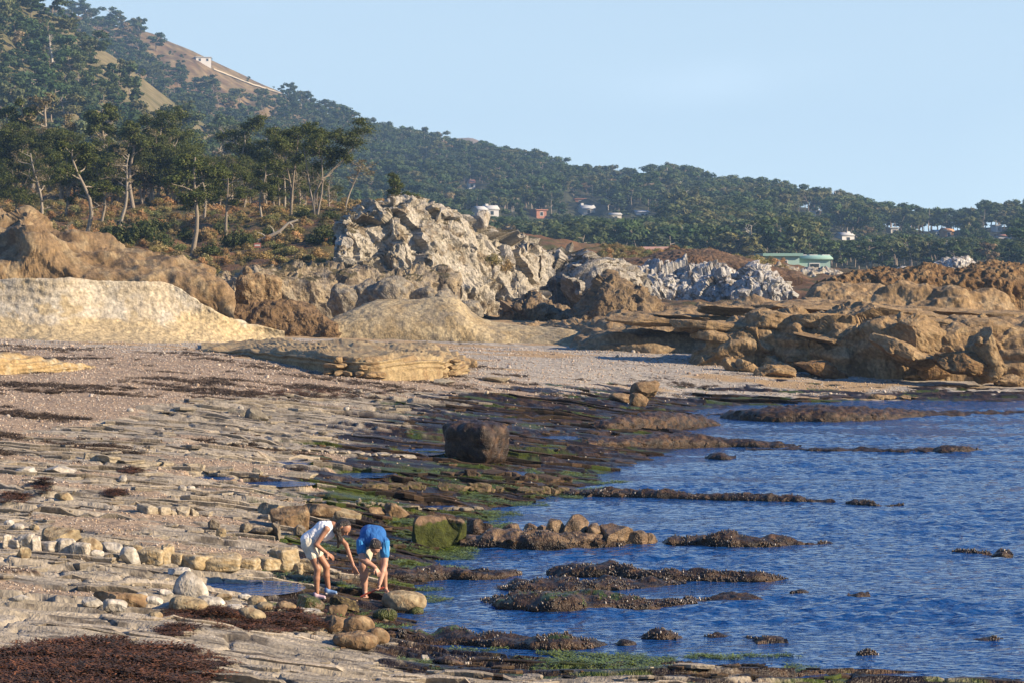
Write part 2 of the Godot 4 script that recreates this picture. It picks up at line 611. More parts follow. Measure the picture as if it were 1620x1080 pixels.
# ---------- the water ----------
func build_water() -> void:
	var rows := PackedFloat32Array()
	var d := 31.0
	while d < 128.0:
		rows.append(d)
		d += d * 0.0021
	var nc := 520
	var nr := rows.size()
	var pos := PackedVector3Array()
	pos.resize(nc * nr)
	for j in nr:
		var dd := rows[j]
		for i in nc:
			var x := dd * lerpf(-0.07, 0.26, i / (nc - 1.0))
			var gust: float = 0.9 + 1.35 * n_two.get_noise_2d(x * 0.07, dd * 0.16)
			var calm := sstep(0.0, -0.35, base_height(x, dd)) * 0.7 + 0.3
			var h: float = n_soft.get_noise_2d(x * 0.55, dd * 1.1) * 0.040
			h += n_two.get_noise_2d(x * 1.3 + 40.0, dd * 2.4) * 0.028
			h += n_soft.get_noise_2d(x * 3.0, dd * 4.6 + 9.0) * 0.009
			pos[j * nc + i] = Vector3(x, h * gust * calm, -dd)
	var m := StandardMaterial3D.new()
	m.resource_name = "water"
	m.albedo_color = Color(lin(0.006, 0.046, 0.165), 0.94)
	m.transparency = BaseMaterial3D.TRANSPARENCY_ALPHA
	m.roughness = 0.08
	m.metallic_specular = 0.5
	m.uv1_triplanar = true
	m.uv1_world_triplanar = true
	m.uv1_scale = Vector3(0.16, 0.3, 0.3)
	m.heightmap_enabled = true
	m.heightmap_texture = grey_texture(make_noise(FastNoiseLite.TYPE_SIMPLEX_SMOOTH, 0.035, 4, 61), 512, 0.0, 1.0)
	m.heightmap_scale = 8.0
	var still := m
	for p in pools:
		var st := SurfaceTool.new()
		st.begin(Mesh.PRIMITIVE_TRIANGLES)
		for k in 28:
			var a := TAU * k / 28.0
			var b := TAU * (k + 1) / 28.0
			for v in [Vector3.ZERO, Vector3(cos(a) * p[2], 0, sin(a) * p[3]) * 1.2, Vector3(cos(b) * p[2], 0, sin(b) * p[3]) * 1.2]:
				st.set_normal(Vector3.UP)
				st.add_vertex(v)
		var po := put(st.commit(), "tide_pool", still)
		po.position = Vector3(p[0], p[4] - 0.02, -p[1])
		structure(po).set_meta("label", "still tide pool lying in a hollow of the shelf")
	structure(put(grid_mesh(pos, grid_normals(pos, nc, nr), PackedColorArray(), nc, nr), "water", m)).set_meta("label", "blue rippled sea water of the cove")

# ---------- loose plates of shale on the shelf ----------
func plate_mesh(sd: int) -> ArrayMesh:
	# a flat plate with a broken outline, about one unit in length, depth and height
	var g := RandomNumberGenerator.new()
	g.seed = sd
	var n := 10
	var out := []
	for k in n:
		var a := TAU * (k + g.randf_range(-0.28, 0.28)) / n
		var c := cos(a)
		var s := sin(a)
		var l := pow(pow(absf(c), 4.0) + pow(absf(s), 4.0), -0.25) * 0.5 * g.randf_range(0.55, 1.08)
		out.append(Vector3(c * l, 0, s * l))
	var rings := []
	for r in [[-0.5, 0.9], [0.22, 1.0], [0.5, 0.92]]:
		var ring := []
		for k in n: ring.append(out[k] * r[1] + Vector3(0, r[0] + (g.randfn() * 0.06 if r[0] > 0.0 else 0.0), 0))
		rings.append(ring)
	var st := SurfaceTool.new()
	st.begin(Mesh.PRIMITIVE_TRIANGLES)
	for r in 2:
		for k in n:
			var q := (k + 1) % n
			var c := Color(1, 1, 1) * g.randf_range(0.85, 1.1)
			c.a = 1.0
			st.set_color(c)
			for v in [rings[r][k], rings[r][q], rings[r + 1][k], rings[r][q], rings[r + 1][q], rings[r + 1][k]]: st.add_vertex(v)
	for k in n:
		st.set_color(Color(1, 1, 1))
		for v in [rings[2][k], rings[2][(k + 1) % n], Vector3(0, 0.5, 0)]: st.add_vertex(v)
	return st.commit()

func build_slabs(shelf: Node3D) -> void:
	var g := RandomNumberGenerator.new()
	g.seed = 99
	var kinds := []
	for k in 8: kinds.append(plate_mesh(500 + k))
	var all := []
	var tries := 0
	while all.size() < 2000 and tries < 60000:
		tries += 1
		var d := 31.0 * pow(118.0 / 31.0, g.randf())
		var x := d * g.randf_range(-0.2, 0.12)
		var b := base_height(x, d)
		if b < 0.0: continue
		if gravel_share(x, d) > 0.4: continue
		if d < 44.0 and b > 0.38 and g.randf() < sstep(44.0, 39.0, d) * 0.93: continue
		var long := (0.08 + 0.5 * pow(g.randf(), 3.0)) * (0.5 + d / 80.0)
		var deep := long * g.randf_range(0.35, 0.8)
		var thick := clampf(long * g.randf_range(0.07, 0.16), 0.02, 0.085)
		var h := shore_height(x, d)
		var wet := wetness(x, d, b, h) + g.randfn() * 0.05
		if wet < 0.02:
			long *= 0.62
			deep *= 0.75
			thick *= 0.8
		all.append([long / d, Vector3(x, h + thick * g.randf_range(-0.1, 0.4), -d), Vector3(long, thick, deep), Vector3(-0.05 + g.randfn() * 0.035, g.randfn() * 0.3, g.randfn() * 0.03), wet < 0.02, g.randi()])
	all.sort_custom(func(a, b): return a[0] > b[0])
	var rest := []
	for k in kinds.size(): rest.append([])
	for i in all.size():
		var a: Array = all[i]
		var basis_ := Basis.from_euler(a[3]).scaled_local(a[2])
		if i < 110:
			var o := put(kinds[a[5] % 8], "slab", (M.slab_wet[(a[5] >> 4) % 5 if absf(a[1].z + 56.0) < 12.0 else (a[5] >> 4) % 4] if a[4] else M.slab_dry[a[5] % 4]), shelf)
			o.transform = Transform3D(basis_, a[1])
		else: rest[a[5] % 8].append([Transform3D(basis_, a[1]), (M.slab_wet[(a[5] >> 3) % 5 if absf(a[1].z + 56.0) < 12.0 else (a[5] >> 3) % 4] if a[4] else M.slab_dry[(a[5] >> 3) % 4]).albedo_color.srgb_to_linear()])
	for k in kinds.size():
		var mm := MultiMesh.new()
		mm.transform_format = MultiMesh.TRANSFORM_3D
		mm.use_colors = true
		mm.mesh = kinds[k]
		mm.instance_count = rest[k].size()
		for i in rest[k].size():
			mm.set_instance_transform(i, rest[k][i][0])
			mm.set_instance_color(i, rest[k][i][1])
		var o := MultiMeshInstance3D.new()
		o.name = "small_slabs"
		o.multimesh = mm
		o.material_override = M.rock
		shelf.add_child(o, true)
		o.set_meta("kind", "stuff")

# ---------- hard beds of shale: long thin ledges with a broken, undercut edge ----------
func build_beds(shelf: Node3D) -> void:
	var g := RandomNumberGenerator.new()
	g.seed = 313
	var made := []
	var w0 := 31.0
	while w0 < 117.0:
		var x := -0.21 * w0 - g.randf() * 3.0
		while x < 0.12 * w0:
			var long := g.randf_range(1.2, 5.5) * (0.5 + w0 / 70.0)
			var keep := g.randf() < (0.75 if w0 > 43.0 else 0.4)
			if keep:
				var m := bed_strip(g, x, x + long, w0)
				if m: made.append([long / w0, m])
			x += long + g.randf_range(0.1, 1.6)
		w0 += w0 * g.randf_range(0.005, 0.0135)
	made.sort_custom(func(a, b): return a[0] > b[0])
	var rest := SurfaceTool.new()
	rest.begin(Mesh.PRIMITIVE_TRIANGLES)
	for i in made.size():
		if i < 285: put(made[i][1], "ledge", M.rock, shelf)
		else: rest.append_from(made[i][1], 0, Transform3D())
	put(rest.commit(), "thin_ledges", M.rock, shelf).set_meta("kind", "stuff")

func bed_strip(g: RandomNumberGenerator, x0: float, x1: float, w0: float) -> ArrayMesh:
	var step := 0.0034 * w0
	var n := int((x1 - x0) / step)
	if n < 6: return null
	var lift := g.randf_range(0.015, 0.06) * (0.7 + w0 / 120.0)
	var thick := g.randf_range(0.03, 0.08) * (0.7 + w0 / 120.0)
	var wide := g.randf_range(0.12, 0.4) * (0.6 + w0 / 80.0)
	var tone := g.randf_range(0.78, 1.2)
	var bite := 0.0
	var hop := 0.0
	var left := 0
	var rows := []
	for k in n + 1:
		var x := x0 + k * step
		if left <= 0:
			left = 2 + g.randi() % 9
			bite = g.randf_range(-0.5, 0.6) * wide * 0.5
			hop = g.randfn() * 0.012
			tone = clampf(tone + g.randfn() * 0.09, 0.7, 1.25)
		left -= 1
		var d := w0 - (n_two.get_noise_2d(x * 0.09, w0 * 0.07) * 1.3 + n_soft.get_noise_2d(x * 0.5, w0 * 0.4) * 0.08 - x * 0.015)
		d += bite + n_soft.get_noise_2d(x * 2.0, w0) * 0.05
		var b := base_height(x, d)
		if b < -0.05 or gravel_share(x, d) > 0.45:
			rows.append(null)
			continue
		var ends := minf(minf(k, n - k) / 4.0, 1.0)
		var y := shore_height(x, d + wide * 0.5) + lift * ends + hop
		var wet := wetness(x, d, b, y)
		var c: Color
		if wet < 0.0:
			c = Color(0.028, 0.020, 0.015).lerp(Color(0.11, 0.068, 0.036), clampf(n_two.get_noise_2d(x * 1.3, d * 2.0) + 0.35, 0.0, 1.0))
			var alga := n_fbm2.get_noise_2d(x * 0.35 + 3.0, d * 0.5 + 11.0) + sstep(9.0, 4.0, absf(d - 55.0)) * 0.26
			if alga > 0.30: c = c.lerp(Color(0.075, 0.105, 0.016), 0.8)
		else: c = Color(0.48, 0.415, 0.32).lerp(Color(0.34, 0.285, 0.215), clampf(n_two.get_noise_2d(x * 0.7 + 9.0, d * 3.0) + 0.4, 0.0, 1.0))
		c *= tone
		c.a = 1.0
		rows.append([Vector3(x, y - thick - 0.06, -(d + 0.05)), Vector3(x, y - thick * 0.85, -(d + 0.012)), Vector3(x, y - 0.012, -d), Vector3(x, y, -(d + 0.03)), Vector3(x, y - lift * 0.3, -(d + wide * 0.6)), Vector3(x, y - lift - 0.07, -(d + wide))])
		rows[-1].append(c)
	var st := SurfaceTool.new()
	st.begin(Mesh.PRIMITIVE_TRIANGLES)
	var any := 0
	for k in n:
		if rows[k] == null or rows[k + 1] == null: continue
		any += 1
		st.set_color(rows[k][6])
		for q in 5:
			var a: Vector3 = rows[k][q]
			var b: Vector3 = rows[k + 1][q]
			var c: Vector3 = rows[k][q + 1]
			var e: Vector3 = rows[k + 1][q + 1]
			for v in [a, c, b, b, c, e]: st.add_vertex(v)
	return st.commit() if any > 4 else null

# ---------- far hills ----------
const RIDGE_X := [-260.0, -60.0, 0.0, 60.0, 130.0, 200.0, 240.0, 300.0, 350.0, 400.0, 440.0, 500.0, 540.0, 600.0, 650.0, 700.0, 780.0, 850.0, 900.0, 950.0, 1000.0, 1060.0, 1100.0, 1140.0, 1200.0, 1250.0, 1300.0, 1340.0, 1380.0, 1420.0, 1460.0, 1500.0, 1550.0, 1620.0, 1900.0]
const RIDGE_Y := [-60.0, -10.0, 0.0, 8.0, 24.0, 45.0, 52.0, 77.0, 102.0, 126.0, 142.0, 178.0, 186.0, 215.0, 228.0, 236.0, 254.0, 268.0, 280.0, 291.0, 297.0, 288.0, 299.0, 309.0, 317.0, 324.0, 333.0, 342.0, 356.0, 362.0, 366.0, 366.0, 360.0, 358.0, 362.0]
const SPUR_X := [-300.0, 0.0, 50.0, 90.0, 140.0, 200.0, 250.0, 300.0, 340.0, 400.0, 470.0, 540.0, 640.0]
const SPUR_Y := [-120.0, -24.0, 8.0, 28.0, 62.0, 102.0, 142.0, 180.0, 206.0, 242.0, 292.0, 332.0, 380.0]

func hill_row(px: float, d: float, spur: bool) -> float:
	# picture row at which the bare ground of a hill stands for that bearing and distance
	var near := 470.0 if spur else 560.0
	var ridge := 800.0 if spur else lut([0.0, 700.0, 1000.0, 1400.0, 1700.0], [1500.0, 1450.0, 1300.0, 1050.0, 1000.0], px)
	var t := (d - near) / (ridge - near)
	var top := lut(SPUR_X, SPUR_Y, px) if spur else lut(RIDGE_X, RIDGE_Y, px)
	var x := px / 1620.0
	if t <= 1.0:
		var s := t * (1.25 - 0.25 * t) if t > 0.0 else t
		var wave: float = n_two.get_noise_2d(px * 0.010, d * 0.006) * 26.0 + n_two.get_noise_2d(px * 0.03 + 60.0, d * 0.012) * 9.0
		wave *= sin(clampf(t, 0.0, 1.0) * PI) * clampf((430.0 - top) / 160.0, 0.25, 1.0)
		return lerpf(432.0, top, s) + wave
	return top + (t - 1.0) * (430.0 - top) * 2.2 + (t - 1.0) * 60.0

func build_hill_sheet(called: String, spur: bool, x0: float, x1: float, d0: float, d1: float, nc: int, nr: int) -> void:
	var pos := PackedVector3Array()
	var col := PackedColorArray()
	pos.resize(nc * nr); col.resize(nc * nr)
	for j in nr:
		var d := lerpf(d0, d1, j / (nr - 1.0))
		for i in nc:
			var px := lerpf(x0, x1, i / (nc - 1.0))
			var p := pt(px, hill_row(px, d, spur), d)
			pos[j * nc + i] = p
			var n: float = n_fbm.get_noise_2d(p.x * 0.02, p.z * 0.012) + 0.6 * n_soft.get_noise_2d(p.x * 0.15, p.z * 0.1)
			var c := Color(0.33, 0.235, 0.11).lerp(Color(0.25, 0.15, 0.075), sstep(-0.2, 0.5, n))
			c *= 0.8 + 0.5 * n_soft.get_noise_2d(p.x * 0.35, p.z * 0.2)
			c.a = 1.0
			if spur: c = Color(0.25, 0.21, 0.11).lerp(Color(0.15, 0.14, 0.06), sstep(-0.3, 0.4, n))
			c = c.lerp(Color(0.06, 0.065, 0.03), sstep(420.0, 600.0, px))
			col[j * nc + i] = c
	structure(put(grid_mesh(pos, grid_normals(pos, nc, nr), col, nc, nr), called, M.hill))

func tree_allowed(px: float, d: float, spur: bool) -> float:
	var y := hill_row(px, d, spur)
	var n: float = n_two.get_noise_2d(px * 0.03, d * 0.02)
	if spur:
		var edge := y - lut(SPUR_X, SPUR_Y, px)
		if px > 145.0 and px < 345.0 and edge < 20.0 + 44.0 * sin(PI * (px - 145.0) / 200.0) + n * 40.0: return 0.0
		return 1.0
	var below := y - lut(RIDGE_X, RIDGE_Y, px)
	if px > 225.0 and px < 455.0:
		var w := 46.0 * sin(PI * clampf((px - 210.0) / 260.0, 0.0, 1.0)) + 6.0
		if below < w + n * 14.0: return 0.0
		if below < w + 26.0 and n > -0.1: return 0.0
	if px > 140.0 and px < 260.0 and below > 22.0 and below < 46.0 and n > -0.3: return 0.0
	if px > 55.0 and px < 110.0 and below < 16.0: return 0.0
	if px > 520.0 and px < 590.0 and below < 8.0: return 0.0
	if n > 0.42 and px < 500.0: return 0.0
	return 1.0

func leafy_mesh(high: float, wide: float, style: int, tufts: int, leaf: float, sd: int, col_a: Color, col_b: Color, bare := 0.35) -> Array:
	# [crown mesh arrays -> ArrayMesh, trunk ArrayMesh]; crown of many small leaf faces gathered in clumps on limbs
	var g := RandomNumberGenerator.new()
	g.seed = sd
	var trunk := SurfaceTool.new()
	trunk.begin(Mesh.PRIMITIVE_TRIANGLES)
	var bark_c := Color(0.30, 0.26, 0.215).lerp(Color(0.22, 0.18, 0.14), g.randf())
	var lean := Vector3(g.randf_range(-0.12, 0.12), 0, g.randf_range(-0.1, 0.1)) * high
	var spine := []
	var bend := Vector3(g.randf_range(-1, 1), 0, g.randf_range(-1, 1)) * high * 0.04
	for k in 6:
		var t := k / 5.0
		spine.append(Vector3(0, -0.15 * high * (1.0 if k == 0 else 0.0), 0) + Vector3(0, high * 0.9 * t, 0) + lean * t * t + bend * sin(t * PI * 1.5))
	tube(trunk, spine, high * 0.022, high * 0.006, 5, bark_c)
	var centres := []
	var nl := 5 + int(g.randf() * 4)
	if style == 1: nl = 9
	for k in nl:
		var t := lerpf(bare, 0.98, pow((k + g.randf() * 0.6) / nl, 0.8))
		var from: Vector3 = spine_at(spine, t)
		var a := g.randf() * TAU
		var reach := wide * 0.5 * g.randf_range(0.55, 1.0)
		if style == 0: reach *= 0.45 + 0.8 * sin(PI * clampf((t - bare) / (1.0 - bare), 0.05, 0.9))
		elif style == 1: reach *= 1.1 - 0.85 * (t - bare) / (1.0 - bare)
		else: reach *= 0.5 + 0.55 * t
		var rise := high * (g.randf_range(0.03, 0.16) if style != 1 else g.randf_range(-0.04, 0.05))
		var to := from + Vector3(cos(a) * reach, rise, sin(a) * reach)
		if t > 0.93: to = from + Vector3(g.randf_range(-0.1, 0.1) * wide, high * 0.04, g.randf_range(-0.1, 0.1) * wide)
		var mid := (from + to) * 0.5 + Vector3(0, -high * 0.015, 0)
		tube(trunk, [from, mid, to], high * 0.010, high * 0.003, 4, bark_c)
		centres.append([to, wide * g.randf_range(0.16, 0.27), from])
		centres.append([mid.lerp(to, 0.4) + Vector3(g.randf_range(-.06, .06), 0.02, g.randf_range(-.06, .06)) * wide, wide * g.randf_range(0.12, 0.2), from])
	var st := SurfaceTool.new()
	st.begin(Mesh.PRIMITIVE_TRIANGLES)
	for k in tufts:
		var c: Array = centres[g.randi() % centres.size()]
		var v := Vector3(g.randfn(), g.randfn(), g.randfn()).normalized() * pow(g.randf(), 0.4)
		v.y *= 0.62 if style != 1 else 0.4
		var p: Vector3 = c[0] + v * c[1]
		var tone := col_a.lerp(col_b, g.randf()) * g.randf_range(0.75, 1.25)
		tone.a = 1.0
		var up := (v + Vector3(0, 0.5, 0) + Vector3(g.randfn(), g.randfn(), g.randfn()) * 0.5).normalized()
		var side := up.cross(Vector3(g.randfn(), g.randfn(), g.randfn())).normalized()
		var fwd := up.cross(side)
		var s := leaf * g.randf_range(0.6, 1.4)
		st.set_color(tone)
		st.add_vertex(p - side * s * 0.5 - fwd * s * 0.4)
		st.add_vertex(p + side * s * 0.6 - fwd * s * 0.1)
		st.add_vertex(p + fwd * s * 0.8)
	return [st.commit(), trunk.commit()]

func spine_at(spine: Array, t: float) -> Vector3:
	var f := clampf(t, 0.0, 0.9999) * (spine.size() - 1)
	var k := int(f)
	return spine[k].lerp(spine[k + 1], f - k)

func tube(st: SurfaceTool, path: Array, r0: float, r1: float, sides: int, c: Color) -> void:
	var n := path.size()
	var rings := []
	for k in n:
		var dir: Vector3 = (path[mini(k + 1, n - 1)] - path[maxi(k - 1, 0)]).normalized()
		var a := dir.cross(Vector3(0.31, 0.12, 0.94)).normalized()
		var b := dir.cross(a)
		var r := lerpf(r0, r1, k / (n - 1.0))
		var ring := []
		for s in sides:
			var w := TAU * s / sides
			ring.append([path[k] + (a * cos(w) + b * sin(w)) * r, a * cos(w) + b * sin(w)])
		rings.append(ring)
	for k in n - 1:
		for s in sides:
			var q := (s + 1) % sides
			for v in [rings[k][s], rings[k + 1][s], rings[k][q], rings[k][q], rings[k + 1][s], rings[k + 1][q]]:
				st.set_color(c); st.set_normal(v[1]); st.add_vertex(v[0])
	var tip: Vector3 = path[n - 1] + (path[n - 1] - path[n - 2]).normalized() * r1
	for s in sides:
		var q := (s + 1) % sides
		for v in [rings[n - 1][s], [tip, (path[n - 1] - path[n - 2]).normalized()], rings[n - 1][q]]:
			st.set_color(c); st.set_normal(v[1]); st.add_vertex(v[0])

func build_far_hills() -> void:
	build_hill_sheet("far_hill", false, -260.0, 1900.0, 540.0, 1750.0, 260, 110)
	build_hill_sheet("grassy_spur", true, -300.0, 640.0, 450.0, 900.0, 140, 80)
	# a bare hump behind everything
	var pos := PackedVector3Array()
	var col := PackedColorArray()
	var nc := 60
	var nr := 24
	for j in nr:
		for i in nc:
			var px := lerpf(430.0, 900.0, i / (nc - 1.0))
			var d := lerpf(2100.0, 2900.0, j / (nr - 1.0))
			var top := lut([430.0, 540.0, 560.0, 590.0, 640.0, 680.0, 715.0, 745.0, 770.0, 790.0, 900.0], [215.0, 186.0, 183.0, 189.0, 202.0, 212.0, 214.0, 212.0, 222.0, 236.0, 300.0], px)
			var t := (d - 2100.0) / 500.0
			var y := lerpf(430.0, top, t) if t < 1.0 else top + (t - 1.0) * 200.0
			var p := pt(px, y + n_two.get_noise_2d(px * 0.05, d * 0.01) * 4.0 * sin(clampf(t, 0, 1) * PI), d)
			pos.append(p)
			col.append(Color(0.30, 0.21, 0.12).lerp(Color(0.10, 0.10, 0.05), sstep(-0.2, 0.4, n_fbm.get_noise_2d(p.x * 0.012, p.z * 0.01))))
	structure(put(grid_mesh(pos, grid_normals(pos, nc, nr), col, nc, nr), "far_ridge", M.hill))
	# a pale dirt track cut across the bare upper slope
	var tr_ := SurfaceTool.new()
	tr_.begin(Mesh.PRIMITIVE_TRIANGLES)
	for k in 24:
		var q := []
		for e in [0, 1]:
			var px := lerpf(338.0, 446.0, (k + e) / 24.0)
			var row := lut(RIDGE_X, RIDGE_Y, px) + lerpf(15.0, 5.0, (k + e) / 24.0)
			var d := 1100.0
			while d < 1490.0 and hill_row(px, d, false) > row: d += 2.0
			for f in [-3.5, 3.5]:
				var p := pt(px, hill_row(px, d + f, false), d + f)
				q.append(p + Vector3(0, 0.5, 0))
		for v in [q[0], q[1], q[2], q[2], q[1], q[3]]: tr_.add_vertex(v)
	tr_.generate_normals()
	structure(put(tr_.commit(), "dirt_track", plain("pale_dirt", Color(0.50, 0.42, 0.28)))).set_meta("label", "pale dirt track across the bare upper slope")
	# trees of the forest
	var protos := []
	var kinds := [
		[0, 1.0, 0.75, Color(0.039, 0.071, 0.027), Color(0.098, 0.128, 0.048), 0.35],
		[0, 1.0, 0.95, Color(0.031, 0.061, 0.027), Color(0.082, 0.115, 0.048), 0.3],
		[2, 1.0, 0.7, Color(0.088, 0.107, 0.048), Color(0.166, 0.168, 0.072), 0.4],
		[1, 1.0, 0.6, Color(0.027, 0.061, 0.025), Color(0.070, 0.103, 0.040), 0.15],
		[2, 1.0, 0.6, Color(0.166, 0.142, 0.077), Color(0.254, 0.195, 0.111), 0.35],
		[0, 1.0, 1.05, Color(0.043, 0.075, 0.028), Color(0.098, 0.128, 0.048), 0.28]]
	for k in kinds.size():
		var q: Array = kinds[k]
		protos.append(leafy_mesh(1.0, q[2], q[0], 1100, 0.065, 900 + k, q[3], q[4], q[5]))
	var places := []
	for k in protos.size(): places.append([])
	var single := []
	var snags := []
	for spur in [true, false]:
		var d := 480.0 if spur else 575.0
		while d < (800.0 if spur else 1510.0):
			var step := 4.7 + d * 0.0016
			var half := 0.205 * d
			var x := -half
			while x < half:
				var xx := x + g_jit() * step * 0.8
				var dd := d + g_jit() * step * 1.1
				x += step
				var px := 810.0 + xx / dd * FOCAL
				if spur and px > 560.0: continue
				if not spur and px < 520.0 and dd < 900.0: continue
				var ridge := 800.0 if spur else lut([0.0, 700.0, 1000.0, 1400.0, 1700.0], [1500.0, 1450.0, 1300.0, 1050.0, 1000.0], px)
				if dd > ridge * 1.01: continue
				var open_ground := tree_allowed(px, dd, spur) < 0.5
				if open_ground and rng.randf() > 0.07: continue
				var p := pt(px, hill_row(px, dd, spur), dd)
				var s := rng.randf_range(5.2, 9.2) * (0.85 if px < 560.0 else 1.0)
				if px > 1000.0 and rng.randf() < 0.2: s *= 1.35
				s *= 0.72 + 0.75 * pow(rng.randf(), 2.0) + 0.35 * n_two.get_noise_2d(xx * 0.02, dd * 0.02)
				if open_ground: s *= rng.randf_range(0.2, 0.6)
				s = house_clear(px, row_of(p.y, dd), dd, minf(s, 9.5))
				if s < 1.2: continue
				var pick := clampi(int((n_two.get_noise_2d(xx * 0.018 + 80.0, dd * 0.013) * 1.3 + 0.5 + g_jit() * 0.55) * 6.0), 0, 5)
				if pick == 4 and rng.randf() < 0.8: pick = 0
				if px > 950.0 and rng.randf() < 0.22: pick = 2
				var b := Basis(Vector3.UP, rng.randf() * TAU).scaled(Vector3(s * rng.randf_range(0.8, 1.7), s, s * rng.randf_range(0.8, 1.6)))
				if rng.randf() < 0.035: snags.append(Transform3D(b, p))
				var tr := Transform3D(b, p)
				var shade := rng.randf_range(0.7, 1.15)
				if dd > ridge * 0.955 and px > -10.0 and px < 1640.0 and (px - floor(px / 12.0) * 12.0) < 9.0 and single.size() < 170:
					single.append([pick, tr, px])
				else:
					places[pick].append([tr, Color(shade * rng.randf_range(0.85, 1.15), shade, shade * rng.randf_range(0.9, 1.1))])
			d += step * 1.25
	for k in protos.size():
		for part in 2:
			var mm := MultiMesh.new()
			mm.transform_format = MultiMesh.TRANSFORM_3D
			mm.use_colors = true
			mm.mesh = protos[k][part]
			mm.instance_count = places[k].size()
			for i in places[k].size():
				mm.set_instance_transform(i, places[k][i][0])
				mm.set_instance_color(i, places[k][i][1] if part == 0 else Color(1, 1, 1))
			var o := MultiMeshInstance3D.new()
			o.name = numbered(["pine_forest", "forest_trunks"][part])
			o.multimesh = mm
			o.material_override = M.leaf if part == 0 else M.tinted
			add_child(o)
			tag(o, ["dense dark forest covering the far hillside across the bay", "pale trunks showing between the trees of the far forest"][part], "forest", "far forest", "stuff")
	var sn := near_tree(881, 1.05, 0.5, 0.3, "dead", 0.0, 1)
	var mms := MultiMesh.new()
	mms.transform_format = MultiMesh.TRANSFORM_3D
	mms.mesh = sn[0]
	mms.instance_count = snags.size()
	for i in snags.size(): mms.set_instance_transform(i, snags[i])
	var so := MultiMeshInstance3D.new()
	so.name = "dead_snags"
	so.multimesh = mms
	so.material_override = M.tinted
	add_child(so)
	tag(so, "bare white dead trees scattered through the far forest", "dead trees", "", "stuff")
	var n := 0
	for s in single:
		var where := "left" if s[2] < 450.0 else ("middle" if s[2] < 950.0 else "right")
		var t := thing("ridge_tree", s[1].origin, {"left": "dark pine standing on the high skyline of the steep far hill", "middle": "dark pine on the sloping skyline of the far forested ridge", "right": "tree on the low wooded skyline across the bay"}[where], "tree", "trees along the far skyline, " + {"left": "high end", "middle": "slope", "right": "low end"}[where])
		t.basis = s[1].basis
		put(protos[s[0]][0], "crown", M.leaf, t)
		put(protos[s[0]][1], "trunk", M.tinted, t)
		n += 1

func g_jit() -> float:
	return rng.randf() - 0.5

var house_spots := []
func house_clear(px: float, py: float, d: float, s: float) -> float:
	# trees growing before a house stay low enough to leave it in view
	for h in house_spots:
		if h[4] < 450.0 or d > h[4] + 6.0: continue
		if absf(px - h[0]) < h[2] * 0.5 + 0.7 * s * FOCAL / d:
			s = minf(s, (py - (h[1] + h[3] * 0.9)) * d / FOCAL * 0.92)
	return s

# ---------- the near slope under the wood, and the low headland ----------
var slope_fit: Array
func slope_height(x: float, d: float) -> float:
	var b := fitted(slope_fit, x, d * 0.5)
	return b + n_fbm.get_noise_2d(x * 0.09, d * 0.07) * 0.9 + n_two.get_noise_2d(x * 0.5, d * 0.4) * 0.25

func slope_hit(px: float, py: float, from := 186.0) -> Vector3:
	var d := from
	while d < 480.0:
		var p := pt(px, py, d)
		if p.y <= slope_height(p.x, d): return p
		d += 0.6
	return pt(px, py, 330.0)

func make_slope() -> void:
	var c := []
	for s in [[-150,420,185],[0,415,185],[150,415,188],[300,440,190],[420,440,190],[520,440,190],[640,480,190],[800,505,195],[1000,505,200],[1300,490,200],[1700,485,200],
		[-150,380,215],[0,382,215],[150,384,215],[300,408,218],[420,396,215],[520,385,212],
		[-150,335,255],[0,338,255],[150,345,255],[300,362,250],[420,342,262],[520,335,255],[600,324,238],[680,336,238],[760,392,240],[860,455,250],[1000,480,250],[1150,476,250],[1300,466,255],[1700,462,255],
		[-150,290,330],[0,295,330],[200,302,330],[400,315,330],[520,322,330],[640,330,320],[760,395,300],[900,410,300],[1000,408,325],[1080,402,330],[1150,408,330],[1200,418,330],[1250,428,330],[1400,438,330],[1620,440,330],
		[-150,270,430],[200,290,430],[500,330,430],[700,370,430],[900,418,430],[1300,432,430],[1620,434,430],[-150,280,540],[300,320,540],[700,400,540],[1200,434,540],[1700,434,540]]:
		var p := pt(s[0], s[1], s[2])
		c.append([p.x, s[2] * 0.5, p.y])
	slope_fit = fit(c)

func build_hillside() -> void:
	make_slope()
	var nc := 300
	var rows := PackedFloat32Array()
	var d := 184.0
	while d < 560.0:
		rows.append(d)
		d += d * 0.006
	var nr := rows.size()
	var pos := PackedVector3Array()
	var col := PackedColorArray()
	pos.resize(nc * nr); col.resize(nc * nr)
	for j in nr:
		for i in nc:
			var x := rows[j] * lerpf(-0.23, 0.23, i / (nc - 1.0))
			var p := Vector3(x, slope_height(x, rows[j]), -rows[j])
			pos[j * nc + i] = p
			var a: float = n_fbm.get_noise_2d(x * 0.12, rows[j] * 0.10)
			var b: float = n_soft.get_noise_2d(x * 1.2, rows[j] * 0.9)
			var c := Color(0.22, 0.145, 0.075).lerp(Color(0.27, 0.14, 0.065), sstep(-0.1, 0.4, a)).lerp(Color(0.10, 0.095, 0.035), sstep(0.0, 0.35, -a + b * 0.4))
			c *= 0.9 + 0.35 * b
			c.a = 1.0
			col[j * nc + i] = c
	structure(put(grid_mesh(pos, grid_normals(pos, nc, nr), col, nc, nr), "hillside", M.far_rock)).set_meta("label", "brown scrubby slope under the wood")

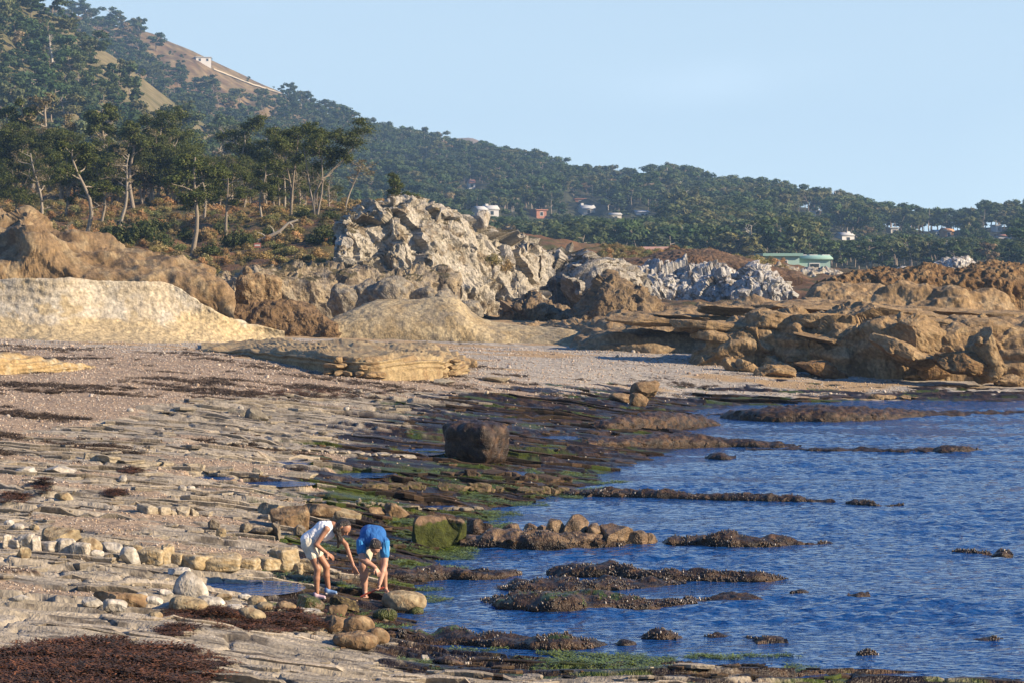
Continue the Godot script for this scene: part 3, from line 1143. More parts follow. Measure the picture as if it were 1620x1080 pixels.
# ---------- rock shapes ----------
func spline(rows: Array, u: float) -> Array:
	# Catmull-Rom through rows of numbers
	var n := rows.size()
	var f := clampf(u, 0.0, 0.99999) * (n - 1)
	var k := int(f)
	var t := f - k
	var a: Array = rows[maxi(k - 1, 0)]
	var b: Array = rows[k]
	var c: Array = rows[k + 1]
	var e: Array = rows[mini(k + 2, n - 1)]
	var out := []
	for q in b.size():
		var p0: float = a[q]
		var p1: float = b[q]
		var p2: float = c[q]
		var p3: float = e[q]
		out.append(0.5 * (2.0 * p1 + (p2 - p0) * t + (2.0 * p0 - 5.0 * p1 + 4.0 * p2 - p3) * t * t + (3.0 * p1 - p0 - 3.0 * p2 + p3) * t * t * t))
	return out

func rock_noise(p: Vector3, o: Dictionary) -> float:
	var s: float = o.get("size", 1.0)       # metres of the largest lumps
	var q := p / s
	var h := 0.0
	if o.has("lump"): h += o.lump * n_fbm.get_noise_3dv(q * 0.7)
	if o.has("crag"):
		var w := q + Vector3(n_soft.get_noise_3dv(q * 0.8), n_soft.get_noise_3dv(q * 0.8 + Vector3(9, 3, 1)), 0.0) * 0.35
		w.y *= o.get("tall", 0.6)
		w.x *= o.get("long", 1.0)
		w.x += w.y * o.get("slant", 0.0)
		h += o.crag * (0.62 * n_ridge.get_noise_3dv(w * 0.42) + 0.42 * n_fbm.get_noise_3dv(w * 0.55 + Vector3(3, 1, 8)))
		h -= o.crag * 0.42 * (n_cell.get_noise_3dv(w * 1.5) + 0.5)
		h -= o.crag * 0.16 * (n_cell.get_noise_3dv(w * 4.2) + 0.5)
	if o.has("facet"):
		var wob := Vector3(n_soft.get_noise_3dv(p * 0.5), n_soft.get_noise_3dv(p * 0.5 + Vector3(5, 5, 5)), 0.0) * 0.25 * s
		h += o.facet * (facets(p + wob, s, o) + 0.42 * facets(p * 1.07 + wob + Vector3(31, 7, 3), s * 0.42, o) + 0.16 * facets(p + Vector3(9, 1, 2), s * 0.18, o))
	if o.has("pit"):
		var c: float = n_cell.get_noise_3dv(q * o.get("pits", 2.0)) + 0.55
		h -= o.pit * sstep(0.15, -0.2, c)
	if o.has("fine"): h += o.fine * n_fbm2.get_noise_3dv(p * 2.2)
	if o.has("bed"): h += o.bed * (2.0 * absf(fposmod(p.y / o.get("bed_high", 0.3) + 0.6 * n_soft.get_noise_3dv(p * 0.3), 1.0) - 0.5) - 0.5)
	return h

func facets(p: Vector3, s: float, o: Dictionary) -> float:
	# broken rock: each cell of a jittered grid is one tilted plane, with a step to the next
	var q := p / s
	q.x += q.y * o.get("slant", 0.0)
	q.y *= o.get("tall", 0.6)
	var b := (q - Vector3.ONE * 0.5).floor()
	var best := 9.0
	var away := Vector3.ZERO
	var key := 0
	for c in 8:
		var cell := b + Vector3(c & 1, (c >> 1) & 1, c >> 2)
		var k := (int(cell.x) * 73) ^ (int(cell.y) * 199 + 17) ^ (int(cell.z) * 523 + 71)
		var e := q - cell - Vector3(0.2 + 0.6 * r01(k, 1), 0.2 + 0.6 * r01(k, 2), 0.2 + 0.6 * r01(k, 3))
		var l := e.length_squared()
		if l < best:
			best = l
			away = e
			key = k
	return (r01(key, 4) - 0.5) * 0.7 + away.x * (r01(key, 5) - 0.35) * 1.3 + away.y * (r01(key, 6) - 0.5) * 0.9

func rock_color(p: Vector3, n: Vector3, o: Dictionary) -> Color:
	var a: Color = o.c[0]
	var b: Color = o.c[1]
	var s: float = o.get("size", 1.0)
	var v: float = n_fbm.get_noise_3dv(p * (1.6 / s))
	var c := a.lerp(b, sstep(-0.25, 0.4, v))
	if o.c.size() > 2:
		var e: Color = o.c[2]
		var k: float = n_fbm2.get_noise_3dv(p * (2.2 / s) + Vector3(40, 0, 0)) + o.get("more", 0.0)
		c = c.lerp(e, sstep(0.10, 0.28, k))
	if o.has("layer"):
		# a lower bed of another colour, with a ragged top
		c = c.lerp(o.layer[1], sstep(0.25, -0.25, p.y - o.layer[0] + 1.1 * n_fbm.get_noise_3dv(p * 0.35)))
	if o.has("grass"):
		var g: float = n.y + 0.5 * n_fbm.get_noise_3dv(p * 0.5 + Vector3(7, 7, 7))
		var at: float = o.get("grass_at", 0.72)
		if g > at: c = (o.grass as Color).lerp(Color(0.10, 0.085, 0.035), 0.5 + 0.5 * n_soft.get_noise_3dv(p * 1.2))
	if o.has("weed"):
		# mussels and weed up to the tide line
		var t: float = p.y + 0.22 * n_fbm2.get_noise_3dv(p * 1.6)
		if t < o.weed and o.has("weed_c"): c = (o.weed_c as Color).lerp(Color(0.05, 0.06, 0.015), sstep(-0.2, 0.4, v))
		elif t < o.weed: c = Color(0.032, 0.024, 0.018).lerp(Color(0.085, 0.052, 0.028), sstep(0.0, 0.5, v + 0.3))
	c *= 0.86 + 0.34 * n_soft.get_noise_3dv(p * 5.0)
	c.a = 1.0
	return c

func loft(rows: Array, nu: int, nv: int, o: Dictionary) -> ArrayMesh:
	# rows: [picture x, row of foot, row of crest, distance of foot, thickness front to back]; a ridge with a front, a crest and a back
	var pos := PackedVector3Array()
	pos.resize(nu * nv)
	var front: float = o.get("front", 0.45)     # share of the thickness taken by the front
	var pa: float = o.get("rise", 0.8)
	var pb: float = o.get("lean", 1.2)
	var sink: float = o.get("sink", 1.6)
	for q in rows:
		if q[3] == 0: q[3] = -ground_hit(q[0], q[1]).z
	for i in nu:
		var u := i / (nu - 1.0)
		var r := spline(rows, u)
		var foot := pt(r[0], r[1], r[3])
		var thick: float = r[4]
		var crest := pt(r[0], r[2], r[3] + thick * front)
		if r[3] > 100.0 and r[3] < 178.0: foot.y = minf(foot.y, base_height(foot.x, r[3]) - 0.15)
		var h := maxf(crest.y - foot.y, 0.02)
		if o.has("taper"): h *= sqrt(sstep(-0.002, o.taper[0], u) * sstep(1.002, 1.0 - o.taper[1], u))
		var ray := Vector3(foot.x / r[3], 0, -1.0)
		for j in nv:
			var v := j / (nv - 1.0)
			var y := 0.0
			var z := 0.0
			if v < 0.06:
				y = -sink * (1.0 - v / 0.06)
			elif v < 0.7:
				var s := (v - 0.06) / 0.64
				if o.has("concave"):
					y = h * pow(s, o.concave)
					z = front * thick * pow(sin(s * PI * 0.5), pb)
				else:
					y = h * pow(sin(s * PI * 0.5), pa)
					z = front * thick * pow(1.0 - cos(s * PI * 0.5), pb)
			else:
				var s := (v - 0.7) / 0.3
				y = h * pow(maxf(cos(s * PI * 0.5), 0.0), o.get("back", 0.6)) - sink * s
				z = thick * lerpf(front, 1.0, s)
			pos[j * nu + i] = foot + ray * z + Vector3(0, y, 0)
	var nrm := grid_normals(pos, nu, nv)
	var end: float = o.get("ends", 0.05)
	for j in nv:
		for i in nu:
			var k := j * nu + i
			var u := i / (nu - 1.0)
			var edge := sstep(0.0, end, u) * sstep(1.0, 1.0 - end, u) if end > 0.0 else 1.0
			var foot_fade := sstep(0.0, 0.14, j / (nv - 1.0))
			var n := nrm[k]
			n = (n * Vector3(1, o.get("up", 0.5), 1)).normalized() if n.length() > 0.1 else Vector3.UP
			pos[k] += n * rock_noise(pos[k], o) * lerpf(0.3, 1.0, edge) * lerpf(0.35, 1.0, foot_fade)
	nrm = grid_normals(pos, nu, nv)
	var col := PackedColorArray()
	col.resize(nu * nv)
	for k in nu * nv: col[k] = rock_color(pos[k], nrm[k], o)
	return grid_mesh(pos, nrm, col, nu, nv)

func blob(half: Vector3, turn: Basis, at: Vector3, square: float, n: int, o: Dictionary) -> ArrayMesh:
	# a rounded block: a cube of n x n faces a side, pushed to a rounded shape and roughened; noise runs in the world so that no two are alike
	var pos := PackedVector3Array()
	var idx := PackedInt32Array()
	var map := {}
	for f in 6:
		var ids := PackedInt32Array()
		ids.resize((n + 1) * (n + 1))
		for j in n + 1:
			for i in n + 1:
				var a := i * 2 - n
				var b := j * 2 - n
				var key := Vector3i(n, a, b) if f == 0 else (Vector3i(-n, b, a) if f == 1 else (Vector3i(b, n, a) if f == 2 else (Vector3i(a, -n, b) if f == 3 else (Vector3i(a, b, n) if f == 4 else Vector3i(b, a, -n)))))
				if not map.has(key):
					map[key] = pos.size()
					var v := Vector3(key) / n
					var l := pow(pow(absf(v.x), square) + pow(absf(v.y), square) + pow(absf(v.z), square), 1.0 / square)
					pos.append(v / l)
				ids[j * (n + 1) + i] = map[key]
		for j in n:
			for i in n:
				var k := j * (n + 1) + i
				idx.append_array(PackedInt32Array([ids[k], ids[k + n + 1], ids[k + 1], ids[k + 1], ids[k + n + 1], ids[k + n + 2]]))
	if o.has("cuts"):
		# flat faces, as broken rock has them
		var g := RandomNumberGenerator.new()
		g.seed = int(at.x * 131.0 + at.z * 37.0) + o.get("sd", 0)
		for c in o.cuts:
			var cn := Vector3(g.randfn(), g.randfn(), g.randfn()).normalized()
			var cd := g.randf_range(0.42, 0.9) if o.cuts > 8 else g.randf_range(0.6, 0.95)
			for k in pos.size():
				var e := pos[k].dot(cn) - cd
				if e > 0.0: pos[k] -= cn * e
	if o.has("peak"):
		for k in pos.size():
			var t := clampf((pos[k].y + 1.0) * 0.5, 0.0, 1.0)
			pos[k].x = pos[k].x * lerpf(1.1, 0.3, t * t) + o.peak * t
			pos[k].z *= lerpf(1.05, 0.4, t * t)
	for k in pos.size():
		var d := pos[k].normalized()
		var p := turn * (pos[k] * half)
		pos[k] = p + (turn * d) * rock_noise(p + at, o)
	var nrm := mesh_normals(pos, idx)
	var col := PackedColorArray()
	col.resize(pos.size())
	for k in pos.size(): col[k] = rock_color(pos[k] + at, nrm[k], o)
	if o.has("cuts"):
		var st := SurfaceTool.new()
		st.begin(Mesh.PRIMITIVE_TRIANGLES)
		for q in range(0, idx.size(), 3):
			st.set_color((col[idx[q]] + col[idx[q + 1]] + col[idx[q + 2]]) / 3.0)
			for e in 3: st.add_vertex(pos[idx[q + e]])
		return st.commit()
	var arr := []
	arr.resize(Mesh.ARRAY_MAX)
	arr[Mesh.ARRAY_VERTEX] = pos
	arr[Mesh.ARRAY_NORMAL] = nrm
	arr[Mesh.ARRAY_COLOR] = col
	arr[Mesh.ARRAY_INDEX] = idx
	var mesh := ArrayMesh.new()
	mesh.add_surface_from_arrays(Mesh.PRIMITIVE_TRIANGLES, arr)
	return mesh

func mesh_normals(pos: PackedVector3Array, idx: PackedInt32Array) -> PackedVector3Array:
	var nrm := PackedVector3Array()
	nrm.resize(pos.size())
	for q in range(0, idx.size(), 3):
		var a := pos[idx[q]]
		var n := (pos[idx[q + 2]] - a).cross(pos[idx[q + 1]] - a)
		nrm[idx[q]] += n
		nrm[idx[q + 1]] += n
		nrm[idx[q + 2]] += n
	for k in nrm.size(): nrm[k] = nrm[k].normalized()
	return nrm

func loft_thing(called: String, label: String, category: String, rows: Array, nu: int, nv: int, o: Dictionary, m: Material, group := "") -> MeshInstance3D:
	var x := put(loft(rows, nu, nv, o), called, m)
	tag(x, label, category, group)
	return x

func add_chunks(parent: MeshInstance3D, count: int, size: float, stretch: float, slant: float, o: Dictionary, sd: int, lowest := -9.0) -> void:
	# broken blocks standing out of a rock face: pieces of that rock
	var g := RandomNumberGenerator.new()
	g.seed = sd
	var kinds := []
	for k in 7:
		var q := o.duplicate()
		q.merge({"cuts": 16, "sd": sd + k * 17, "size": 0.9, "lump": 0.03, "fine": 0.015}, true)
		q.erase("crag"); q.erase("pit"); q.erase("bed"); q.erase("grass"); q.erase("layer")
		var m := blob(Vector3.ONE * 0.5, Basis(), Vector3(sd + k * 5.0, 1, 2), 3.0, 7, q)
		kinds.append(m)
	var a := parent.mesh.surface_get_arrays(0)
	var v: PackedVector3Array = a[Mesh.ARRAY_VERTEX]
	var n: PackedVector3Array = a[Mesh.ARRAY_NORMAL]
	var made := 0
	var tries := 0
	while made < count and tries < count * 30:
		tries += 1
		var k := g.randi() % v.size()
		if n[k].z < 0.15 or n[k].y > 0.62: continue
		if v[k].y < lowest: continue
		var s := size * (0.35 + 1.0 * pow(g.randf(), 2.2))
		var b := put(kinds[g.randi() % 7], "block", parent.material_override, parent)
		var turn := Basis(Vector3.FORWARD, slant + g.randfn() * 0.25) * Basis(Vector3.RIGHT, g.randfn() * 0.25) * Basis(Vector3.UP, g.randf() * TAU)
		b.transform = Transform3D(turn.scaled_local(Vector3(s * g.randf_range(0.6, 1.2), s * stretch, s * g.randf_range(0.6, 1.2))), v[k] - n[k] * s * 0.3)
		made += 1

# ---------- bluffs behind the beach ----------
func build_bluffs() -> void:
	var pale := [Color(0.66, 0.57, 0.42), Color(0.70, 0.64, 0.52), Color(0.60, 0.49, 0.31)]
	var brown := [Color(0.34, 0.235, 0.13), Color(0.25, 0.165, 0.085), Color(0.40, 0.30, 0.175)]
	var white := [Color(0.62, 0.57, 0.475), Color(0.50, 0.45, 0.355), Color(0.33, 0.27, 0.19)]
	loft_thing("pale_cliff", "low cream sandstone cliff with a flat top at the left end of beach", "cliff",
		[[-140,560,441,124,16],[0,558,440,124,16],[80,556,441,124,16],[160,552,443,125,16],[230,548,444,126,15],[270,545,448,127,14],[295,542,462,128,12],[320,538,480,129,10],[350,534,498,130,8],[400,532,513,132,6],[450,533,524,133,4]], 300, 90,
		{"size": 2.6, "lump": 0.14, "crag": 0.14, "tall": 0.35, "fine": 0.06, "bed": 0.06, "bed_high": 0.5, "c": pale, "more": -0.08, "layer": [3.0, Color(0.66, 0.53, 0.32)], "concave": 1.7, "lean": 0.6, "front": 0.42, "back": 0.2}, M.sandstone)
	loft_thing("brown_ridge", "knobbly brown sandstone ridge above the cream cliff", "rock",
		[[-160,462,330,142,16],[-40,462,340,142,16],[8,460,346,142,16],[30,458,339,142,15],[45,458,337,142,15],[60,456,352,142,14],[93,456,371,142,14],[150,456,379,142,14],[205,458,394,142,13],[260,462,411,142,12],[315,472,428,142,10],[350,482,446,142,8],[372,488,478,142,5]], 260, 90,
		{"size": 3.2, "lump": 0.95, "crag": 0.22, "facet": 0.2, "tall": 0.9, "pit": 0.55, "pits": 0.9, "fine": 0.08, "c": brown, "rise": 0.7, "lean": 1.4, "front": 0.6}, M.sandstone)
	var rub := loft_thing("rubble_bank", "lumpy dark brown rubble bank between cream cliff and sandy mound", "rock",
		[[338,520,492,146,7],[370,522,474,146,7],[410,522,468,146,7],[450,522,470,146,7],[485,521,482,146,6],[512,520,498,146,5],[535,520,512,146,4]], 150, 60,
		{"size": 1.6, "lump": 0.45, "crag": 0.12, "tall": 1.0, "fine": 0.10, "c": [Color(0.24, 0.155, 0.08), Color(0.17, 0.11, 0.06), Color(0.30, 0.20, 0.11)]}, M.far_rock)
	add_chunks(rub, 110, 0.55, 0.8, 0.3, {"c": [Color(0.25, 0.165, 0.085), Color(0.17, 0.11, 0.06), Color(0.31, 0.21, 0.12)]}, 29)
	var pil := thing("rock_pillar", pt(410, 485, 148), "upright twin-lobed brown rock standing beside the dark rubble bank", "rock")
	for b in [[396, 462, 22, 27, 148.0], [425, 465, 19, 27, 148.6]]:
		var c := pt(b[0], b[1], b[4])
		var o := put(blob(Vector3(b[2], b[3], b[2]) * b[4] / FOCAL, Basis(Vector3.FORWARD, 0.12), c, 2.6, 22, {"size": 0.9, "lump": 0.3, "crag": 0.15, "fine": 0.06, "c": brown}), "lobe", M.far_rock, pil)
		o.position = c - pil.position
	var kn := pt(390, 430, 160)
	var ko := put(blob(Vector3(7, 9, 7) * 160.0 / FOCAL, Basis(), kn, 2.2, 10, {"size": 0.6, "lump": 0.15, "fine": 0.05, "c": brown}), "knob_rock", M.far_rock)
	ko.position = kn
	tag(ko, "small round brown knob of rock just above the twin-lobed pillar", "rock")
	loft_thing("sandy_mound", "smooth pale sandstone mound on the back of the beach", "mound",
		[[490,532,527,146,4],[515,532,514,146,6],[540,533,497,147,8],[565,532,485,147,9],[600,531,474,147,10],[650,529,473,147,10],[690,528,470,147,10],[718,527,471,147,9],[735,527,482,147,9],[750,528,498,147,8],[780,531,511,147,8],[830,536,517,147,8],[900,542,524,146,7],[960,546,533,145,5]], 240, 70,
		{"size": 2.8, "lump": 0.2, "fine": 0.05, "c": [Color(0.60, 0.49, 0.30), Color(0.47, 0.36, 0.2), Color(0.40, 0.33, 0.22)], "more": -0.05, "lean": 0.9, "rise": 0.9}, M.sandstone)
	add_chunks(loft_thing("terrace_cliff", "grey cliff edge under the scrub-covered terrace", "cliff",
		[[318,486,444,168,12],[345,488,440,168,11],[372,490,436,168,10],[395,500,424,168,10],[430,503,417,170,10],[470,503,421,171,11],[520,500,427,172,12],[570,497,431,173,12],[620,492,430,174,12],[660,488,428,176,12],[700,486,432,178,10],[730,486,445,179,8]], 240, 80,
		{"size": 2.2, "lump": 0.6, "facet": 0.65, "crag": 0.3, "tall": 0.6, "slant": 0.3, "fine": 0.1, "c": [Color(0.36, 0.31, 0.235), Color(0.48, 0.385, 0.25), Color(0.22, 0.175, 0.125)], "grass": Color(0.17, 0.14, 0.075), "grass_at": 0.85, "front": 0.4, "rise": 0.7}, M.far_rock), 40, 1.0, 1.2, 0.3, {"c": [Color(0.42, 0.36, 0.27), Color(0.32, 0.27, 0.2), Color(0.5, 0.41, 0.27)]}, 23)
	add_chunks(loft_thing("white_bluff", "tall cream and grey crag with steep craggy face above the beach", "cliff",
		[[528,440,372,184,18],[548,448,348,184,20],[572,455,336,185,22],[600,465,324,186,22],[625,478,318,186,22],[655,486,318,187,22],[690,490,327,188,22],[720,494,340,189,21],[748,497,357,190,20],[768,499,376,191,19],[790,500,386,192,18],[830,503,390,194,17],[856,505,397,196,15]], 330, 130,
		{"size": 3.4, "lump": 0.7, "facet": 1.9, "crag": 0.5, "tall": 0.5, "slant": 0.55, "fine": 0.12, "c": white, "more": -0.06, "grass": Color(0.16, 0.13, 0.07), "grass_at": 0.9, "front": 0.2, "rise": 0.75, "lean": 1.0, "up": 0.25, "sink": 2.5}, M.far_rock), 60, 1.1, 1.4, 0.5, {"c": [Color(0.62, 0.57, 0.48), Color(0.52, 0.47, 0.38), Color(0.36, 0.30, 0.22)], "more": -0.08}, 21, 2.4)
	add_chunks(loft_thing("grey_cliff", "shadowed grey white cliff with vertical ribs beside the tall crag", "cliff",
		[[800,503,390,204,15],[840,505,392,204,15],[870,505,396,206,15],[890,505,395,206,14],[915,504,394,205,13],[935,503,403,203,12],[955,500,416,202,11],[978,494,427,202,9],[1000,488,444,203,7],[1012,487,470,204,4]], 260, 110,
		{"size": 2.8, "lump": 0.4, "facet": 1.8, "crag": 0.5, "tall": 0.35, "slant": -0.1, "fine": 0.1, "c": [Color(0.58, 0.54, 0.46), Color(0.45, 0.41, 0.34), Color(0.22, 0.18, 0.14)], "more": -0.08, "front": 0.35, "rise": 0.55, "up": 0.2, "grass": Color(0.16, 0.12, 0.06), "grass_at": 0.95}, M.far_rock), 40, 1.0, 1.6, 0.1, {"c": [Color(0.48, 0.45, 0.39), Color(0.36, 0.33, 0.28), Color(0.2, 0.17, 0.13)], "more": -0.05}, 22)
	add_chunks(loft_thing("white_pinnacle", "pale pointed rock fin at the foot between tall crag and grey cliff", "rock",
		[[776,500,492,192,5],[795,500,462,192,6],[812,500,433,192,7],[826,500,432,192,7],[842,500,455,192,6],[862,500,478,192,5],[880,502,496,192,3]], 110, 60,
		{"size": 1.6, "lump": 0.3, "facet": 0.7, "tall": 0.5, "fine": 0.06, "c": [Color(0.58, 0.53, 0.43), Color(0.48, 0.42, 0.32)]}, M.far_rock), 26, 1.0, 1.5, 0.2, {"c": [Color(0.62, 0.57, 0.48), Color(0.52, 0.47, 0.38), Color(0.36, 0.30, 0.22)], "more": -0.08}, 24)
	add_chunks(loft_thing("brown_ramp_rock", "brown wedge of rock sloping right below the grey cliff", "rock",
		[[790,506,484,182,6],[820,506,473,182,7],[842,506,463,182,7],[862,506,470,182,7],[885,506,483,182,6],[910,506,499,182,4]], 120, 60,
		{"size": 1.6, "lump": 0.4, "facet": 0.8, "tall": 0.7, "fine": 0.08, "c": [Color(0.30, 0.22, 0.135), Color(0.20, 0.145, 0.09), Color(0.36, 0.28, 0.18)]}, M.far_rock), 40, 1.0, 0.9, 0.5, {"c": [Color(0.30, 0.22, 0.135), Color(0.22, 0.16, 0.10)]}, 25)
	loft_thing("dark_brown_rock", "large brown rock with shadowed left side in front of grey cliff", "rock",
		[[898,506,498,176,7],[915,506,482,176,9],[935,505,458,176,10],[957,504,436,176,10],[975,502,444,176,10],[990,501,455,176,9],[1005,500,464,176,8],[1030,500,466,177,7],[1050,499,480,178,6],[1064,498,494,178,4]], 170, 80,
		{"size": 2.0, "lump": 0.5, "facet": 0.7, "crag": 0.3, "tall": 0.45, "fine": 0.08, "c": [Color(0.33, 0.24, 0.14), Color(0.24, 0.17, 0.10), Color(0.16, 0.12, 0.08)]}, M.far_rock)
	var guano := [Color(0.74, 0.72, 0.67), Color(0.60, 0.575, 0.53), Color(0.26, 0.22, 0.18)]
	add_chunks(loft_thing("guano_rock", "broad rock streaked white with bird droppings beyond the brown rock", "rock",
		[[975,486,446,246,14],[1000,488,432,246,15],[1040,488,425,247,16],[1080,486,423,247,16],[1120,484,424,246,16],[1145,480,428,245,14],[1160,477,440,245,12],[1170,476,462,245,8]], 220, 90,
		{"size": 2.2, "lump": 0.5, "facet": 1.1, "crag": 0.3, "tall": 0.8, "fine": 0.12, "c": guano, "more": 0.0, "rise": 0.7}, M.far_rock), 110, 1.3, 1.1, 0.3, {"c": [Color(0.68, 0.665, 0.635), Color(0.56, 0.545, 0.52), Color(0.26, 0.23, 0.20)], "more": -0.08}, 26)
	add_chunks(loft_thing("guano_stack", "white pyramid shaped bird rock right of the broad white one", "rock",
		[[1158,476,462,238,8],[1172,476,440,238,10],[1186,475,428,238,11],[1197,474,421,238,11],[1212,472,426,238,11],[1228,470,438,238,10],[1242,468,449,238,8],[1254,467,460,238,5]], 150, 80,
		{"size": 1.8, "lump": 0.4, "facet": 0.9, "crag": 0.2, "tall": 0.8, "fine": 0.12, "c": guano, "more": -0.06, "rise": 0.8}, M.far_rock), 60, 1.1, 1.2, -0.3, {"c": [Color(0.68, 0.665, 0.635), Color(0.56, 0.545, 0.52), Color(0.26, 0.23, 0.20)], "more": -0.08}, 27)
	loft_thing("headland_rock", "low tan and white headland in front of the green roofed house", "rock",
		[[1196,452,436,296,14],[1225,452,425,296,16],[1260,452,427,296,16],[1300,452,432,296,15],[1325,452,434,296,14],[1338,452,444,296,10]], 120, 50,
		{"size": 2.0, "lump": 0.4, "crag": 0.9, "tall": 1.5, "fine": 0.2, "c": [Color(0.52, 0.46, 0.36), Color(0.38, 0.29, 0.18), Color(0.6, 0.58, 0.52)]}, M.far_rock)
	loft_thing("low_white_rock", "flat white topped rock strip right of the low headland", "rock",
		[[1334,448,440,312,12],[1365,448,434,312,14],[1400,447,429,312,14],[1432,446,427,312,14],[1450,446,436,312,9]], 90, 40,
		{"size": 1.6, "lump": 0.3, "crag": 0.6, "tall": 1.0, "fine": 0.2, "c": guano, "more": -0.1}, M.far_rock)
	loft_thing("bird_rock", "small white dome of rock dotted with dark seabirds on right skyline", "rock",
		[[1476,434,426,290,10],[1490,434,415,290,12],[1506,434,409,290,12],[1524,434,409,290,12],[1537,434,415,290,11],[1548,434,427,290,9]], 90, 50,
		{"size": 1.5, "lump": 0.3, "crag": 0.5, "fine": 0.3, "c": guano, "more": 0.03}, M.far_rock)
	loft_thing("brown_hummock", "rounded scrubby brown hummock in front of the pink house", "mound",
		[[940,440,422,282,20],[985,440,411,282,22],[1030,440,404,282,24],[1070,438,397,282,24],[1098,437,395,282,24],[1130,436,399,282,24],[1170,436,408,282,22],[1215,438,420,282,18],[1270,442,432,282,12]], 180, 60,
		{"size": 4.0, "lump": 0.5, "crag": 0.1, "fine": 0.16, "c": [Color(0.22, 0.13, 0.07), Color(0.155, 0.10, 0.055), Color(0.30, 0.19, 0.11)]}, M.far_rock)
	# grey boulders at the foot of the terrace
	var nth := 0
	for b in [[548, 478, 24, 26, "dark grey boulder"], [585, 468, 22, 20, "rounded grey boulder"], [618, 468, 34, 24, "broad dark grey boulder"], [668, 476, 22, 18, "tan grey boulder"], [705, 486, 24, 20, "low grey boulder"], [742, 492, 16, 14, "small grey boulder"]]:
		var c := pt(b[0], b[1], 164.0)
		var o := put(blob(Vector3(b[2], b[3], b[2]) * 164.0 / FOCAL, Basis(), c, 2.4, 18, {"size": 1.1, "lump": 0.3, "crag": 0.35, "fine": 0.1, "c": [Color(0.36, 0.33, 0.27), Color(0.25, 0.22, 0.18), Color(0.45, 0.37, 0.25)]}), "foot_boulder", M.far_rock)
		o.position = c
		tag(o, b[4] + " behind the sandy mound, %s from the left" % ["first", "second", "third", "fourth", "fifth", "last"][nth], "boulder", "boulders at the foot of the terrace cliff")
		nth += 1
	# the flat sandstone platform with a blocky front
	var plat := thing("sandstone_platform", Vector3.ZERO, "flat tan sandstone platform with blocky bedded front edge", "rock platform")
	put(loft([[318,556,543,0,10],[380,562,539,0,14],[440,572,538,0,15],[490,585,539,0,16],[540,594,540,0,16],[600,600,541,0,16],[650,602,542,0,16],[690,600,545,0,15],[722,594,556,0,11],[742,590,572,0,6]], 240, 60,
		{"size": 2.5, "lump": 0.05, "fine": 0.03, "facet": 0.10, "tall": 2.0, "bed": 0.14, "bed_high": 0.18, "c": [Color(0.53, 0.41, 0.23), Color(0.45, 0.34, 0.19), Color(0.40, 0.28, 0.15)], "rise": 0.35, "lean": 2.2, "front": 0.95, "back": 0.5, "ends": 0.0}), "bedrock", M.rock, plat)
	var kinds := []
	for k in 6:
		kinds.append(blob(Vector3(0.5, 0.5, 0.5), Basis(Vector3.UP, k * 0.4), Vector3(k * 17.0, 3, 5), 5.0, 6, {"size": 0.8, "lump": 0.12, "fine": 0.05, "c": [Color(0.48, 0.34, 0.18), Color(0.36, 0.235, 0.12), Color(0.44, 0.33, 0.2)], "cuts": 4}))
	for row in 3:
		for k in 13:
			var px := 520.0 + k * 15.5 + row * 6.0 + r01(k, row) * 5.0
			if r01(k * 3, row + 40) < 0.22: continue
			if px > 735.0: continue
			var front := pt(px, 599.0 - absf(px - 630.0) * 0.05 - row * 11.0, 106.0)
			var g := ground_hit(px, 600.0 - absf(px - 630.0) * 0.06)
			var s := Vector3(0.28 + 0.42 * r01(k, row + 9), 0.17 + 0.12 * r01(k, row + 19), 0.6)
			var o := put(kinds[(k + row * 2) % 6], "block", M.rock, plat)
			o.position = Vector3(g.x, g.y + 0.13 + row * 0.24, g.z + 0.18 - row * 0.2 + 0.2 * r01(k, row + 29))
			o.rotation.y = (r01(k, row + 3) - 0.5) * 0.5
			o.scale = s
	for k in 5:
		var g := ground_hit(690.0 + k * 12.0, 584.0 - k * 1.0)
		var o := put(kinds[k], "block", M.rock, plat)
		o.position = g + Vector3(0, 0.25 - 0.03 * k, -0.4)
		o.scale = Vector3(0.55, 0.75 - k * 0.06, 0.9)
		o.rotation.y = 0.3 * k
	loft_thing("sandstone_slab", "tilted golden sandstone slab on gravel at the left edge", "rock",
		[[-70,594,561,0,3.5],[0,592,558,0,3.5],[50,590,563,0,3],[95,588,571,0,2.6],[125,585,575,0,2],[150,582,579,0,1.2]], 130, 40,
		{"size": 1.2, "lump": 0.10, "fine": 0.06, "bed": 0.08, "bed_high": 0.14, "c": [Color(0.58, 0.43, 0.22), Color(0.50, 0.35, 0.17), Color(0.60, 0.50, 0.32)]}, M.rock)
	# weathered log stump on the sand
	var at := ground_hit(379, 531)
	var log_ := thing("driftwood_stump", at, "grey weathered driftwood stump lying on pale sand below the cream cliff", "driftwood")
	var k_ := 31.0 / 1000.0
	put(blob(Vector3(0.42, 0.30, 0.35), Basis(Vector3.FORWARD, -0.5), at, 2.4, 14, {"size": 0.5, "lump": 0.14, "crag": 0.10, "c": [Color(0.42, 0.36, 0.28), Color(0.30, 0.24, 0.17)]}), "root_ball", M.bark, log_).position = Vector3(-0.1, 0.28, 0)
	for a in [[Vector3(0.1, 0.4, 0.1), Vector3(0.45, 0.12, 0.35), 0.10], [Vector3(0.0, 0.45, 0), Vector3(0.2, 0.72, -0.2), 0.09], [Vector3(0.1, 0.35, 0), Vector3(0.65, 0.05, 0.1), 0.07], [Vector3(-0.2, 0.3, 0.1), Vector3(-0.1, 0.0, 0.4), 0.09]]:
		var st := SurfaceTool.new()
		st.begin(Mesh.PRIMITIVE_TRIANGLES)
		tube(st, [a[0], a[0].lerp(a[1], 0.5) + Vector3(0, 0.05, 0), a[1]], a[2], a[2] * 0.5, 7, Color(0.42, 0.37, 0.29))
		put(st.commit(), "root", M.bark, log_)

